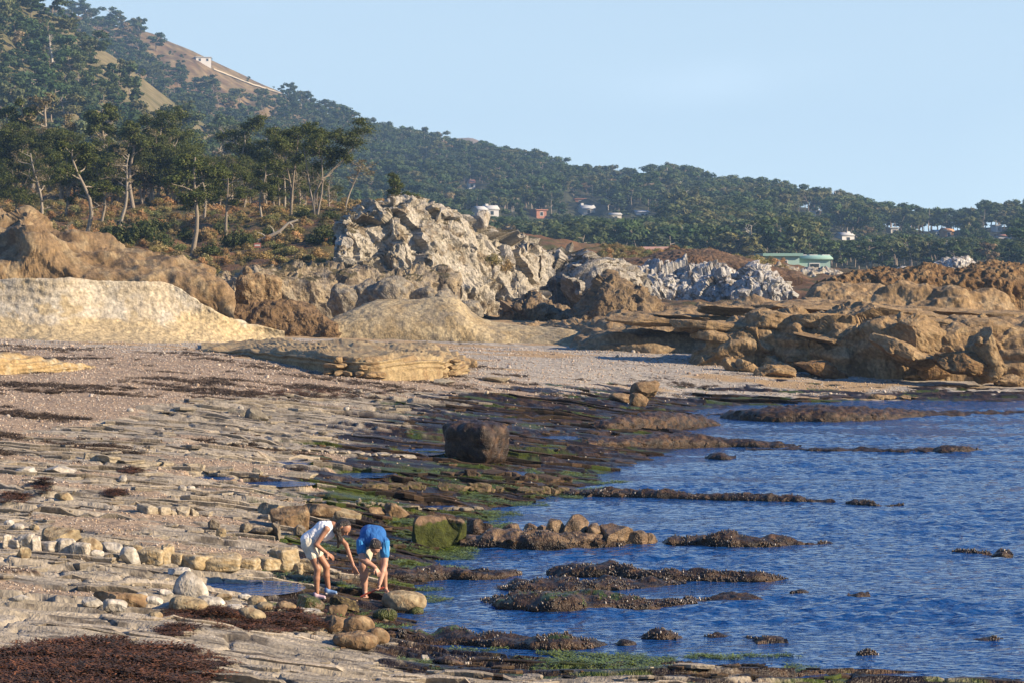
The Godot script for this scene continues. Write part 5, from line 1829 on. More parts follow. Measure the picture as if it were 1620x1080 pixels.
func build_trees() -> void:
	# px, row of foot, row of top, crown width px, where the crown starts, kind, lean, trunks, label
	var list := [
		[300, 412, 232, 110, 0.62, "live", 0.03, 1, "tall pine with straight pale trunk and bare lower limbs nearest the beach"],
		[357, 384, 268, 84, 0.66, "live", 0.08, 1, "small pine with curved pale trunk right of the tall straight one"],
		[460, 338, 202, 96, 0.68, "live", 0.02, 2, "flat topped cypress forked low into two white trunks"],
		[500, 342, 204, 100, 0.66, "live", 0.06, 3, "flat topped cypress with a cluster of white stems at wood's right end"],
		[545, 336, 252, 44, 0.8, "sparse", 0.25, 1, "slim leaning tree with bare white limbs, last at the right end"],
		[384, 330, 196, 92, 0.62, "live", 0.0, 1, "broad dark crowned pine rising above the wood's middle"],
		[418, 326, 206, 66, 0.66, "live", 0.05, 1, "dark pine tucked behind the broad crowned one"],
		[241, 330, 178, 104, 0.52, "live", 0.0, 2, "largest dark round crowned cypress left of centre in the wood"],
		[278, 330, 200, 86, 0.5, "live", 0.05, 1, "dense dark cypress beside the largest round crown"],
		[212, 332, 182, 70, 0.55, "live", -0.04, 1, "dark cypress on the left flank of the largest crown"],
		[131, 380, 214, 86, 0.6, "live", 0.02, 1, "pine with forked white trunk behind the brown ridge"],
		[186, 360, 232, 62, 0.72, "sparse", 0.05, 1, "slender bare limbed tree with grey twigs, white trunk curving right"],
		[166, 330, 158, 60, 0.82, "live", 0.0, 1, "tallest pine with a small tufted top above the wood"],
		[75, 320, 136, 60, 0.5, "sparse", 0.0, 1, "tall thin grey brown pine standing dying on the left"],
		[22, 320, 140, 56, 0.6, "sparse", 0.02, 1, "thin grey pine at the left edge of the picture"],
		[48, 318, 146, 50, 0.75, "live", -0.05, 1, "thin pine with green tuft between two grey ones at left"],
		[107, 316, 176, 46, 0.75, "sparse", 0.03, 1, "bare topped grey pine right of the tall dying one"],
		[338, 318, 196, 62, 0.4, "dead", 0.0, 1, "dead white tree with spreading bare limbs above the wood"],
		[28, 342, 262, 84, 0.1, "live", 0.0, 2, "low dense dark green tree at the left edge"],
		[66, 345, 232, 70, 0.3, "sparse", 0.0, 1, "grey green thinning tree behind the rock knob"],
		[100, 350, 240, 70, 0.35, "live", 0.0, 1, "dark tree left of the forked white trunk"],
		[158, 352, 248, 64, 0.4, "live", 0.0, 1, "dark bushy tree between two white trunked pines"],
		[322, 345, 248, 76, 0.45, "live", 0.0, 1, "dark low crowned pine behind the tall straight one"],
		[415, 345, 258, 56, 0.45, "live", 0.0, 1, "small dark pine left of the forked flat topped cypress"],
		[8, 300, 168, 70, 0.55, "live", 0.0, 1, "tall green pine cut by the left edge"],
		[630, 320, 282, 54, 0.06, "live", 0.0, 1, "round dark pine standing alone on top of the tall crag"],
		[62, 392, 350, 30, 0.3, "dead", 0.2, 2, "small dead bush of white branches behind the rock knob"],
		[108, 392, 352, 36, 0.3, "dead", 0.0, 2, "low dead white forked stump behind the brown ridge"]]
	for i in list.size():
		var a: Array = list[i]
		plant_tree(a[0], a[1], a[2], a[3], a[4], a[5], a[6], a[7], 300 + i * 7, a[8], 232.0 if i == 25 else (0.0 if a[1] > 330 else 300.0))
	# more trees deeper in the wood
	var protos := []
	for k in 5: protos.append(near_tree(700 + k, 9.0, 7.5, 0.22, "live" if k != 3 else "sparse", 0.0, 1))
	for k in 70:
		var px := -20.0 + k * 7.9 + r01(k, 2) * 12.0
		var p := slope_hit(px, lerpf(322.0, 334.0, r01(k, 3)), 280.0)
		var d := -p.z
		p.y = slope_height(p.x, d)
		var top := lut([0.0, 100.0, 180.0, 260.0, 330.0, 400.0, 480.0, 540.0], [190.0, 205.0, 215.0, 205.0, 250.0, 232.0, 236.0, 275.0], px) + r01(k, 4) * 34.0
		var high := EYE + (HORIZON - top) * d / FOCAL - p.y
		var t := thing("wood_tree", p, "dark tree deep in the wood behind the front row of pines", "tree", "trees deep in the wood")
		t.rotation.y = r01(k, 5) * TAU
		t.scale = Vector3.ONE * high / 9.0
		put(protos[k % 5][0], "trunk", M.bark, t)
		put(protos[k % 5][1], "crown", M.leaf, t)
	# fallen trunk, bleached
	var p := slope_hit(437, 384)
	var t := thing("fallen_tree", p, "bleached fallen tree with forked branches lying on the scrub slope", "fallen tree")
	var st := SurfaceTool.new()
	st.begin(Mesh.PRIMITIVE_TRIANGLES)
	tube(st, [Vector3(-1.4, 0.1, 0), Vector3(-0.5, 0.5, 0), Vector3(0.3, 0.9, 0), Vector3(0.9, 1.5, -0.2), Vector3(1.6, 1.75, -0.3)], 0.17, 0.08, 7, Color(0.55, 0.49, 0.39))
	put(st.commit(), "trunk", M.bark, t)
	for b in [[Vector3(-0.2, 0.7, 0), Vector3(-0.5, 1.3, 0.1)], [Vector3(0.3, 0.9, 0), Vector3(0.2, 0.0, 0.2)], [Vector3(-0.8, 0.4, 0), Vector3(-1.5, 0.8, 0)], [Vector3(1.0, 1.5, -0.2), Vector3(1.3, 1.1, 0)]]:
		var s2 := SurfaceTool.new()
		s2.begin(Mesh.PRIMITIVE_TRIANGLES)
		tube(s2, [b[0], b[0].lerp(b[1], 0.5) + Vector3(0.08, 0.04, 0), b[1]], 0.08, 0.03, 5, Color(0.55, 0.49, 0.39))
		put(s2.commit(), "branch", M.bark, t)
	# notice board on a post
	p = slope_hit(407, 398)
	var sg := thing("notice_sign", p, "small reddish notice board on a post in the scrub", "sign")
	put(box_mesh(Vector3(-0.05, -0.3, -0.05), Vector3(0.05, 0.7, 0.05)), "post", plain("post_wood", Color(0.2, 0.14, 0.09)), sg)
	var bd := put(box_mesh(Vector3(-0.26, 0.28, 0.051), Vector3(0.26, 0.62, 0.09)), "board", plain("sign_red", Color(0.35, 0.12, 0.09)), sg)
	put(box_mesh(Vector3(-0.2, 0.40, 0.0905), Vector3(0.2, 0.50, 0.096)), "panel", M.white_paint, bd)

func shrub_mesh(sd: int, a_c: Color, b_c: Color, n: int) -> Array:
	# unit size: about 1 wide and 0.7 high
	var g := RandomNumberGenerator.new()
	g.seed = sd
	var lf := SurfaceTool.new()
	lf.begin(Mesh.PRIMITIVE_TRIANGLES)
	var st := SurfaceTool.new()
	st.begin(Mesh.PRIMITIVE_TRIANGLES)
	var lumps := []
	for k in 9:
		var a := g.randf() * TAU
		var r := g.randf_range(0.05, 0.36)
		var p := Vector3(cos(a) * r, g.randf_range(0.18, 0.5) * (1.0 - r), sin(a) * r)
		lumps.append([p, g.randf_range(0.1, 0.2)])
		tube(st, [Vector3(0, -0.15, 0), p * Vector3(0.5, 0.6, 0.5), p], 0.018, 0.006, 4, Color(0.2, 0.15, 0.1))
	for k in n:
		var l: Array = lumps[k % 9]
		var v: Vector3 = Vector3(g.randfn(), g.randfn() * 0.8, g.randfn()) * 0.6 * l[1]
		var p: Vector3 = l[0] + v
		var up: Vector3 = (v / l[1] + Vector3(g.randfn(), g.randfn() + 0.6, g.randfn()) * 0.5).normalized()
		var side := up.cross(Vector3(g.randfn(), g.randfn(), g.randfn())).normalized()
		var fw := up.cross(side)
		var s := g.randf_range(0.03, 0.065)
		var c := a_c.lerp(b_c, g.randf())
		for q in [p - side * s * 0.6, p + side * s * 0.6, p + fw * s * 1.5]:
			lf.set_color(c); lf.add_vertex(q)
	return [lf.commit(), st.commit()]

func build_shrubs() -> void:
	var dark := [shrub_mesh(51, Color(0.035, 0.053, 0.019), Color(0.100, 0.112, 0.042), 1100), shrub_mesh(52, Color(0.033, 0.050, 0.019), Color(0.088, 0.106, 0.035), 1100)]
	var olive := [shrub_mesh(53, Color(0.159, 0.151, 0.063), Color(0.302, 0.246, 0.103), 800), shrub_mesh(54, Color(0.223, 0.166, 0.080), Color(0.382, 0.270, 0.135), 800)]
	var big := [[188, 392, 70, 46], [225, 388, 60, 54], [150, 396, 50, 30], [262, 396, 50, 36], [90, 396, 60, 40], [30, 392, 70, 40], [285, 425, 40, 20], [330, 405, 46, 26], [372, 396, 52, 40], [395, 392, 36, 30], [440, 398, 30, 16], [560, 345, 54, 26], [590, 338, 40, 22], [525, 350, 40, 22], [610, 330, 30, 14],
		[540, 392, 60, 50], [512, 378, 44, 30], [560, 372, 50, 44], [575, 400, 36, 40], [480, 345, 36, 16], [470, 372, 40, 18], [500, 388, 40, 20], [345, 372, 40, 26], [325, 382, 36, 26], [245, 372, 56, 34], [290, 380, 36, 26], [1192, 428, 50, 26], [425, 372, 34, 14], [780, 420, 30, 24], [800, 430, 26, 22]]
	for i in big.size():
		var a: Array = big[i]
		var p := slope_hit(a[0], a[1]) if a[0] < 700 else pt(a[0], a[1], 292.0 if a[0] > 1000 else 188.0)
		var k := -p.z / FOCAL
		var isdark := i % 3 != 2 or i < 10
		if a[0] > 770 and a[0] < 810: isdark = false
		var t := thing("shrub", p, "%s shrub on the slope below the wood" % ("dark green" if isdark else "olive brown") if a[0] < 700 else ("round green bush left of the mint green house" if a[0] > 1000 else "yellow green bush clinging to the crag's right shoulder"), "shrub", "%s shrubs on the slope" % ("dark green" if isdark else "olive brown"))
		t.scale = Vector3(a[2] * k, a[3] * k * 1.5, a[2] * k)
		t.rotation.y = r01(i, 9) * TAU
		var m: Array = dark[i % 2] if isdark else olive[i % 2]
		put(m[0], "foliage", M.leaf, t)
		put(m[1], "stem", M.bark, t)
	# low scrub over the slope
	for kind in 2:
		var where := []
		for k in 1500:
			var px := rng.randf_range(-60.0, 760.0)
			var d := rng.randf_range(186.0, 330.0)
			var x := (px - 810.0) / FOCAL * d
			var n: float = n_fbm.get_noise_2d(x * 0.12, d * 0.10)
			if (kind == 0) != (n + g_jit() * 0.4 < 0.0): continue
			where.append(Vector3(x, slope_height(x, d), -d))
		for k in 260:
			var px := rng.randf_range(950.0, 1250.0)
			var d := rng.randf_range(296.0, 340.0)
			var x := (px - 810.0) / FOCAL * d
			where.append(Vector3(x, slope_height(x, d), -d))
		for part in 2:
			var mm := MultiMesh.new()
			mm.transform_format = MultiMesh.TRANSFORM_3D
			mm.use_colors = true
			mm.mesh = (olive if kind == 0 else [olive[1], olive[0]])[0][part]
			mm.instance_count = where.size()
			for i in where.size():
				var s := 0.7 + 1.1 * r01(i, 77)
				mm.set_instance_transform(i, Transform3D(Basis(Vector3.UP, r01(i, 78) * TAU).scaled(Vector3(s, s * 0.8, s)), where[i]))
				var q := 0.6 + 0.6 * r01(i, 79)
				mm.set_instance_color(i, Color(q * (0.75 + 0.5 * r01(i, 80)), q, q))
			var o := MultiMeshInstance3D.new()
			o.name = numbered(["low_scrub", "scrub_stems"][part])
			o.multimesh = mm
			o.material_override = M.leaf if part == 0 else M.tinted
			add_child(o)
			tag(o, "low dry coastal scrub covering the slope below the wood", "scrub", "", "stuff")

func settle_houses() -> void:
	# put each far house on the hill where its foot is seen
	for h in house_spots:
		if h[4] < 450.0: continue
		var d := 575.0
		while d < 1480.0 and hill_row(h[0], d, false) > h[1] + h[3] * 0.9: d += 3.0
		h[4] = d

# ---------- loose stones, ledges ----------
func stone(called: String, px: float, foot: float, w: float, h: float, o: Dictionary, square: float, turn: float, roll: float, label: String, category := "boulder", group := "", n := 14, m: Material = null) -> MeshInstance3D:
	var g := ground_hit(px, foot)
	var k := -g.z / FOCAL
	var half := Vector3(w * 0.5, h * 0.56, w * 0.42) * k
	var at := g + Vector3(0, half.y * 0.82, -half.z * 0.6)
	at.y = maxf(at.y, shore_height(at.x, -at.z) + half.y * 0.4)
	if square > 2.5 and w < 86.0 and not o.has("peak"):
		o = o.duplicate()
		o.cuts = 7
		half *= 1.12
	var x := put(blob(half, Basis(Vector3.FORWARD, roll) * Basis(Vector3.UP, turn), at, square, n, o), called, m if m else M.rock)
	x.position = at
	tag(x, label, category, group)
	return x

func build_boulders() -> void:
	var white := {"size": 0.35, "lump": 0.035, "fine": 0.012, "crag": 0.02, "c": [Color(0.68, 0.64, 0.56), Color(0.56, 0.50, 0.41)]}
	var tan := {"size": 0.4, "lump": 0.04, "fine": 0.012, "c": [Color(0.52, 0.42, 0.26), Color(0.42, 0.33, 0.20), Color(0.36, 0.26, 0.15)]}
	var brown := {"size": 0.4, "lump": 0.05, "fine": 0.02, "crag": 0.04, "c": [Color(0.34, 0.225, 0.125), Color(0.24, 0.155, 0.085), Color(0.40, 0.29, 0.17)]}
	var green := {"size": 0.45, "lump": 0.06, "fine": 0.02, "crag": 0.04, "c": [Color(0.10, 0.115, 0.025), Color(0.06, 0.07, 0.02), Color(0.20, 0.14, 0.08)], "more": -0.05}
	var dark := {"size": 0.6, "lump": 0.12, "fine": 0.05, "crag": 0.12, "c": [Color(0.075, 0.048, 0.03), Color(0.045, 0.03, 0.022), Color(0.15, 0.09, 0.05)]}
	# name, px, foot row, width px, height px, kind, squareness, turn, roll, label
	var list := [
		["boulder", 751, 731, 90, 62, dark, 3.6, -0.52, 0.06, "large square dark boulder crusted with weed in mid beach"],
		["boulder", 1022, 628, 40, 24, brown, 3.5, 0.4, -0.1, "brown angular boulder at the head of the cove, upper of a pair"],
		["boulder", 1012, 641, 30, 18, brown, 2.6, 0.2, 0.3, "brown rounded boulder at the head of the cove, lower of a pair"],
		["boulder", 985, 636, 36, 12, brown, 2.6, 0.2, 0.1, "flat brown boulder left of the pair at the head of the cove"],
		["white_boulder", 301, 950, 58, 46, {"size": 0.35, "lump": 0.03, "fine": 0.008, "peak": -0.22, "c": [Color(0.66, 0.62, 0.54), Color(0.56, 0.50, 0.41)]}, 2.4, 0.15, 0.0, "smooth pale boulder shaped like a seated seal"],
		["boulder", 296, 972, 62, 26, tan, 2.4, 0.3, 0.12, "long grey tan boulder under the seal shaped one"],
		["boulder", 332, 964, 46, 20, white, 2.4, 0.1, 0.1, "flat pale boulder at the right foot of the seal shaped one"],
		["stone", 279, 916, 36, 15, white, 3.0, 0.2, -0.05, "bright white flat stone just behind the seal shaped boulder"],
		["stone", 264, 968, 30, 13, white, 2.6, 0.5, 0.1, "white stone in kelp left of the long tan boulder"],
		["stone", 240, 958, 26, 12, white, 2.8, 0.2, 0.2, "white stone left of the seal shaped boulder's foot"],
		["stone", 180, 966, 34, 16, white, 3.0, 0.3, 0.15, "white block right of two on the near shelf"],
		["stone", 145, 960, 30, 14, white, 2.6, 0.6, 0.1, "white stone left of two on the near shelf"],
		["stone", 28, 951, 26, 8, white, 2.6, 0.2, 0.0, "thin white stone near the left edge of the near shelf"],
		["stone", 262, 944, 22, 10, white, 2.8, 0.2, 0.1, "white stone left of the seal shaped boulder, upper one"],
		["stone", 222, 946, 16, 8, white, 2.4, 0.5, 0.1, "small white cobble on the shelf above the reddish slab"],
		["stone", 245, 978, 20, 9, tan, 2.4, 0.3, 0.1, "small tan cobble in front of the white kelp stones"],
		["stone", 352, 950, 26, 11, tan, 2.6, 0.3, 0.1, "tan stone right of the seal shaped boulder"],
		["stone", 385, 948, 20, 9, white, 2.6, 0.3, 0.1, "pale stone by the tide pool's near edge"],
		["stone", 470, 990, 18, 9, tan, 2.4, 0.3, 0.1, "round tan cobble left of the brown rock in kelp"],
		["stone", 150, 880, 22, 9, white, 2.6, 0.3, 0.1, "white stone below the oval tan boulder"],
		["slab", 187, 958, 78, 20, brown, 3.2, 0.2, 0.08, "reddish brown slab with kelp behind the two white stones"],
		["stone", 398, 982, 42, 18, tan, 2.4, 0.1, 0.25, "smooth tan stone lying in kelp, pointed to the right"],
		["stone", 372, 973, 28, 14, white, 2.4, 0.3, 0.1, "pale stone left of the pointed tan one"],
		["stone", 444, 985, 18, 11, tan, 2.2, 0.2, 0.0, "small round tan stone on the kelp"],
		["stone", 489, 979, 34, 14, white, 3.0, 0.4, 0.15, "clean white stone in front of the woman's feet"],
		["stone", 405, 960, 30, 16, tan, 2.4, 0.4, 0.2, "mossy tan stone left of the woman's feet"],
		["stone", 418, 972, 24, 11, tan, 2.4, 0.6, 0.1, "small tan stone between kelp and mossy stone"],
		["boulder", 488, 969, 46, 25, green, 2.6, 0.4, 0.3, "mossy green rock right beside the woman's shoe"],
		["stone", 452, 968, 34, 16, brown, 2.4, 0.3, 0.1, "brown stone left of the mossy green rock"],
		["boulder", 545, 966, 42, 18, {"size": 0.15, "lump": 0.02, "crag": 0.04, "fine": 0.03, "c": [Color(0.12, 0.09, 0.045), Color(0.05, 0.04, 0.03), Color(0.30, 0.23, 0.10)]}, 2.6, 0.2, 0.35, "mussel covered rock between the two people"],
		["boulder", 640, 967, 72, 30, tan, 2.5, 0.1, 0.05, "smooth tan boulder by the man's hand at the water's edge"],
		["boulder", 608, 982, 32, 14, green, 2.4, 0.2, 0.1, "green weedy stone below the man"],
		["stone", 610, 988, 20, 9, tan, 2.3, 0.2, 0.1, "yellowish stone below the green weedy one"],
		["boulder", 530, 977, 34, 20, brown, 2.6, 0.5, -0.2, "purplish brown stone below the mussel covered rock"],
		["boulder", 566, 1000, 44, 20, brown, 2.4, 0.2, 0.1, "rounded wet brown boulder under the people"],
		["boulder", 560, 1026, 72, 24, brown, 2.5, 0.1, 0.08, "wide wet brown boulder lowest in the group by the shelf"],
		["boulder", 598, 1018, 36, 22, brown, 2.4, 0.4, 0.15, "wet brown boulder touching the wide lowest one"],
		["boulder", 528, 1000, 46, 22, brown, 2.6, 0.4, 0.2, "brown rock in kelp left of the wet boulders"],
		["stone", 673, 1048, 15, 13, white, 3.0, 0.5, 0.2, "small white cube of stone on the tip of the grey shelf"],
		["stone", 660, 974, 16, 8, green, 2.4, 0.2, 0.0, "tiny green rock in the water right of the tan boulder"],
		["boulder", 686, 866, 62, 46, {"size": 0.8, "lump": 0.08, "fine": 0.02, "crag": 0.06, "weed": 0.52, "weed_c": Color(0.085, 0.10, 0.02), "c": [Color(0.30, 0.20, 0.13), Color(0.24, 0.155, 0.095), Color(0.16, 0.12, 0.05)]}, 4.0, 0.35, 0.05, "big block green with weed below and brown on top"],
		["boulder", 718, 866, 36, 42, {"size": 0.7, "lump": 0.07, "fine": 0.02, "crag": 0.06, "weed": 0.46, "weed_c": Color(0.085, 0.10, 0.02), "c": [Color(0.28, 0.19, 0.12), Color(0.22, 0.145, 0.09), Color(0.15, 0.11, 0.05)]}, 4.0, 0.2, 0.0, "narrow green and brown block right of the big weedy one"],
		["boulder", 757, 858, 34, 34, dark, 4.0, 0.5, 0.0, "dark cube shaped rock at the start of the blocky reef"],
		["boulder", 438, 818, 56, 20, tan, 3.5, 0.3, 0.1, "cream faced ledge rock, leftmost of the weedy row"],
		["boulder", 458, 838, 58, 36, brown, 3.2, 0.3, 0.0, "grey brown block hung with mussels above the woman"],
		["boulder", 508, 818, 56, 18, brown, 3.4, 0.2, 0.1, "reddish brown slab in the row behind the woman"],
		["boulder", 546, 822, 44, 16, tan, 3.0, 0.2, 0.1, "tan slab in the row behind the woman's head"],
		["boulder", 596, 818, 28, 15, brown, 2.8, 0.5, 0.3, "pointed tan brown rock in the row behind the man"],
		["boulder", 627, 820, 36, 20, brown, 2.8, 0.5, 0.3, "second pointed brown rock right of the first behind the man"],
		["boulder", 139, 876, 40, 24, tan, 2.3, 0.2, 0.25, "smooth oval tan boulder at the end of the white block row"],
		["boulder", 98, 864, 60, 26, tan, 3.4, 0.2, 0.1, "cream faced block standing behind the white block row"],
		["stone", 112, 868, 26, 9, {"size": 0.4, "lump": 0.03, "c": [Color(0.48, 0.29, 0.11), Color(0.40, 0.25, 0.12)]}, 3.0, 0.1, 0.0, "orange flat stone below the cream faced block"],
		["stone", 174, 874, 32, 14, white, 2.8, 0.2, 0.1, "white flat stone right of the oval tan boulder"],
		["stone", 206, 872, 32, 12, tan, 2.6, 0.2, 0.1, "pale tan stone at the left end of the tan ledge"],
		["stone", 204, 894, 30, 26, white, 3.6, 0.5, 0.2, "upright white block below the pale tan stone"],
		["stone", 172, 892, 28, 12, tan, 2.6, 0.2, 0.1, "tan stone left of the upright white block"],
		["stone", 36, 890, 22, 20, tan, 3.2, 0.3, 0.1, "tan cube of stone near the left edge"],
		["stone", 96, 886, 14, 8, tan, 3.0, 0.3, 0.0, "small tan stone on gravel right of the tan cube"],
		["stone", 13, 832, 14, 9, white, 2.4, 0.2, 0.0, "small white stone at the left edge, left of a pair"],
		["stone", 27, 838, 20, 10, white, 2.4, 0.2, 0.1, "small white stone at the left edge, right of a pair"],
		["stone", 53, 840, 16, 11, tan, 2.6, 0.2, 0.1, "small tan stone right of the white pair at the left edge"],
		["stone", 348, 850, 16, 14, tan, 2.8, 0.2, 0.1, "small tan stone in the shadowed gap above the ledge"],
		["stone", 95, 752, 42, 15, white, 2.8, 0.2, 0.1, "long white stone on the upper left shelf"],
		["stone", 42, 748, 34, 9, white, 2.6, 0.2, 0.0, "thin pale stone left of the long white one"],
		["stone", 192, 763, 13, 10, white, 2.3, 0.2, 0.0, "round white stone alone on the upper shelf"],
		["stone", 288, 777, 13, 9, white, 2.3, 0.2, 0.0, "white cobble on the shelf, left of a close pair"],
		["stone", 301, 777, 15, 10, white, 2.5, 0.4, 0.0, "white cobble on the shelf, right of a close pair"],
		["stone", 205, 652, 10, 6, white, 2.5, 0.4, 0.0, "small white stone on the gravel"],
		["stone", 548, 657, 10, 7, white, 2.5, 0.4, 0.0, "small white stone near the top of the dark shelf"],
		["stone", 380, 648, 8, 6, white, 2.5, 0.4, 0.0, "tiny pale stone among tilted slates"],
		["stone", 100, 795, 26, 12, tan, 3.0, 0.4, 0.0, "low tan step of rock on the left shelf"],
		["rock", 405, 664, 34, 15, {"size": 0.5, "lump": 0.06, "crag": 0.08, "c": [Color(0.30, 0.27, 0.21), Color(0.22, 0.19, 0.15)]}, 4.0, 0.4, 0.35, "tilted grey slate fragment on the upper shelf, larger one"],
		["rock", 375, 656, 26, 10, {"size": 0.5, "lump": 0.06, "crag": 0.08, "c": [Color(0.32, 0.29, 0.22), Color(0.24, 0.20, 0.16)]}, 4.0, 0.2, 0.3, "tilted grey slate fragment on the upper shelf, smaller one"],
		["rock", 785, 604, 40, 8, {"size": 0.5, "lump": 0.04, "bed": 0.03, "c": [Color(0.50, 0.42, 0.29), Color(0.42, 0.34, 0.22)]}, 4.0, 0.1, 0.0, "thin bedded slab right of the sandstone platform"],
		["rock", 700, 607, 40, 7, {"size": 0.5, "lump": 0.04, "bed": 0.03, "c": [Color(0.50, 0.45, 0.34), Color(0.42, 0.36, 0.26)]}, 4.0, 0.1, 0.0, "pale slab below the platform's right corner"]]
	for a in list:
		var s := stone(a[0], a[1], a[2], a[3], a[4], a[5], a[6], a[7], a[8], a[9], "rock" if a[0] == "rock" or a[0] == "slab" else a[0].replace("white_", ""), "", 26 if a[3] > 40 else 14, M.wet_rock if (a[5] == green or a[5] == dark) else M.rock)
	# boulders sitting along the blocky reef
	var nth := 0
	for b in [[783, 862, 30, 26], [812, 858, 34, 28], [841, 856, 26, 26], [858, 857, 22, 24], [880, 862, 40, 36], [908, 862, 46, 42], [940, 864, 36, 32], [971, 865, 62, 32], [1003, 864, 30, 22], [1024, 862, 26, 16]]:
		stone("reef_boulder", b[0], b[1], b[2], b[3], {"size": 0.5, "lump": 0.06, "fine": 0.02, "crag": 0.06, "c": [Color(0.32, 0.22, 0.125), Color(0.24, 0.155, 0.085), Color(0.13, 0.09, 0.05)]}, 2.9, 0.3 + nth * 0.7, 0.1, "brown rounded boulder on the blocky reef, %s from the shore end" % ["first", "second", "third", "fourth", "fifth", "sixth", "seventh", "eighth", "ninth", "tenth"][nth], "boulder", "boulders along the blocky reef", 16, M.wet_rock)
		nth += 1
	# ledges: rows of jointed blocks
	ledge("cream jointed ledge of square blocks left of the people", [[222, 892], [300, 895], [380, 899], [478, 903]], 9, 22, {"size": 0.3, "lump": 0.03, "fine": 0.015, "crag": 0.04, "c": [Color(0.58, 0.46, 0.28), Color(0.50, 0.37, 0.20), Color(0.62, 0.53, 0.37)]}, 61, 0.0)
	ledge("row of white blocks at the left edge of the shelf", [[5, 866], [60, 872], [128, 880]], 7, 17, {"size": 0.3, "lump": 0.03, "fine": 0.015, "crag": 0.04, "c": [Color(0.68, 0.62, 0.52), Color(0.58, 0.50, 0.38)]}, 62, 0.0)
	ledge("low row of pale stones crossing the upper shelf", [[112, 724], [185, 732], [252, 738], [333, 748], [407, 754], [474, 756]], 15, 9, {"size": 0.3, "lump": 0.03, "fine": 0.01, "c": [Color(0.52, 0.45, 0.33), Color(0.44, 0.36, 0.24)]}, 63)
	ledge("line of small pale stones across the middle shelf", [[222, 812], [270, 814], [322, 816]], 7, 10, {"size": 0.3, "lump": 0.03, "fine": 0.01, "c": [Color(0.58, 0.51, 0.39), Color(0.48, 0.40, 0.28)]}, 64)
	ledge("thin line of white blocks across the upper dark shelf", [[330, 700], [430, 711], [520, 716], [650, 724]], 22, 4.5, {"size": 0.2, "lump": 0.02, "c": [Color(0.56, 0.50, 0.40), Color(0.46, 0.39, 0.29)]}, 65)
	ledge("brown block row above the green weed flat", [[570, 776], [660, 774], [760, 778], [850, 782], [900, 784]], 15, 10, {"size": 0.3, "lump": 0.03, "fine": 0.015, "crag": 0.04, "c": [Color(0.28, 0.20, 0.12), Color(0.18, 0.13, 0.08), Color(0.10, 0.11, 0.03)]}, 66)
	ledge("dotted line of small pale blocks behind the people's rocks", [[430, 790], [520, 798], [640, 806], [760, 808]], 22, 4, {"size": 0.2, "lump": 0.02, "c": [Color(0.42, 0.36, 0.27), Color(0.30, 0.25, 0.18)]}, 67)
	ledge("grey stepped blocks between left shelf and weedy rocks", [[330, 838], [380, 846], [430, 852], [480, 856]], 7, 20, {"size": 0.4, "lump": 0.04, "fine": 0.015, "crag": 0.04, "bed": 0.02, "bed_high": 0.08, "c": [Color(0.36, 0.31, 0.23), Color(0.26, 0.21, 0.15), Color(0.20, 0.15, 0.10)]}, 68)
	ledge("dark block row at the head of the tide pools", [[700, 752], [800, 758], [900, 764]], 10, 9, {"size": 0.3, "lump": 0.03, "crag": 0.04, "c": [Color(0.14, 0.095, 0.06), Color(0.08, 0.055, 0.04)]}, 69)

func ledge(label: String, line: Array, n: int, high: float, o: Dictionary, sd: int, gaps := 0.1) -> void:
	var g := RandomNumberGenerator.new()
	g.seed = sd
	var root := thing("rock_ledge", ground_hit(line[0][0], line[0][1]), label, "rock ledge", "jointed ledges on the shelf")
	var kinds := []
	for k in 5: kinds.append(blob(Vector3.ONE * 0.5, Basis(Vector3.UP, k * 0.3), Vector3(sd * 3.0 + k * 9.0, 2, 7), 7.0, 9, {"size": 0.7, "lump": 0.12, "fine": 0.03, "crag": 0.08, "c": o.c} if gaps == 0.0 else {"size": 0.7, "lump": 0.10, "fine": 0.03, "cuts": 5, "c": o.c}))
	var total: float = line[-1][0] - line[0][0]
	var xs := []
	var ys := []
	for p in line: xs.append(float(p[0])); ys.append(float(p[1]))
	var px := xs[0] as float
	while px < xs[-1]:
		var w := total / n * (0.45 + 1.3 * pow(g.randf(), 1.4))
		var c := px + w * 0.5
		px += w
		if g.randf() < gaps: continue
		var at := ground_hit(c, lut(xs, ys, c) + g.randfn() * high * 0.06)
		var s := -at.z / FOCAL
		var hh := high * s * g.randf_range(0.55, 1.15)
		var b := put(kinds[g.randi() % 5], "block", M.rock, root)
		b.scale = Vector3(w * s * 1.25, hh * 1.45, maxf(w * s * 1.2, hh * 1.5))
		b.rotation = Vector3(g.randfn() * 0.06, g.randfn() * 0.2, g.randfn() * 0.06)
		var y := maxf(at.y, shore_height(at.x, -at.z)) + hh * 0.42
		b.position = Vector3(at.x, y, at.z - b.scale.z * 0.3) - root.position

# ---------- pebbles, weed ----------
func scatter(called: String, label: String, category: String, mesh: Mesh, m: Material, where: Array, cols: Array) -> void:
	var mm := MultiMesh.new()
	mm.transform_format = MultiMesh.TRANSFORM_3D
	mm.use_colors = true
	mm.mesh = mesh
	mm.instance_count = where.size()
	for i in where.size():
		mm.set_instance_transform(i, where[i])
		mm.set_instance_color(i, cols[i])
	var o := MultiMeshInstance3D.new()
	o.name = numbered(called)
	o.multimesh = mm
	o.material_override = m
	add_child(o)
	tag(o, label, category, "", "stuff")

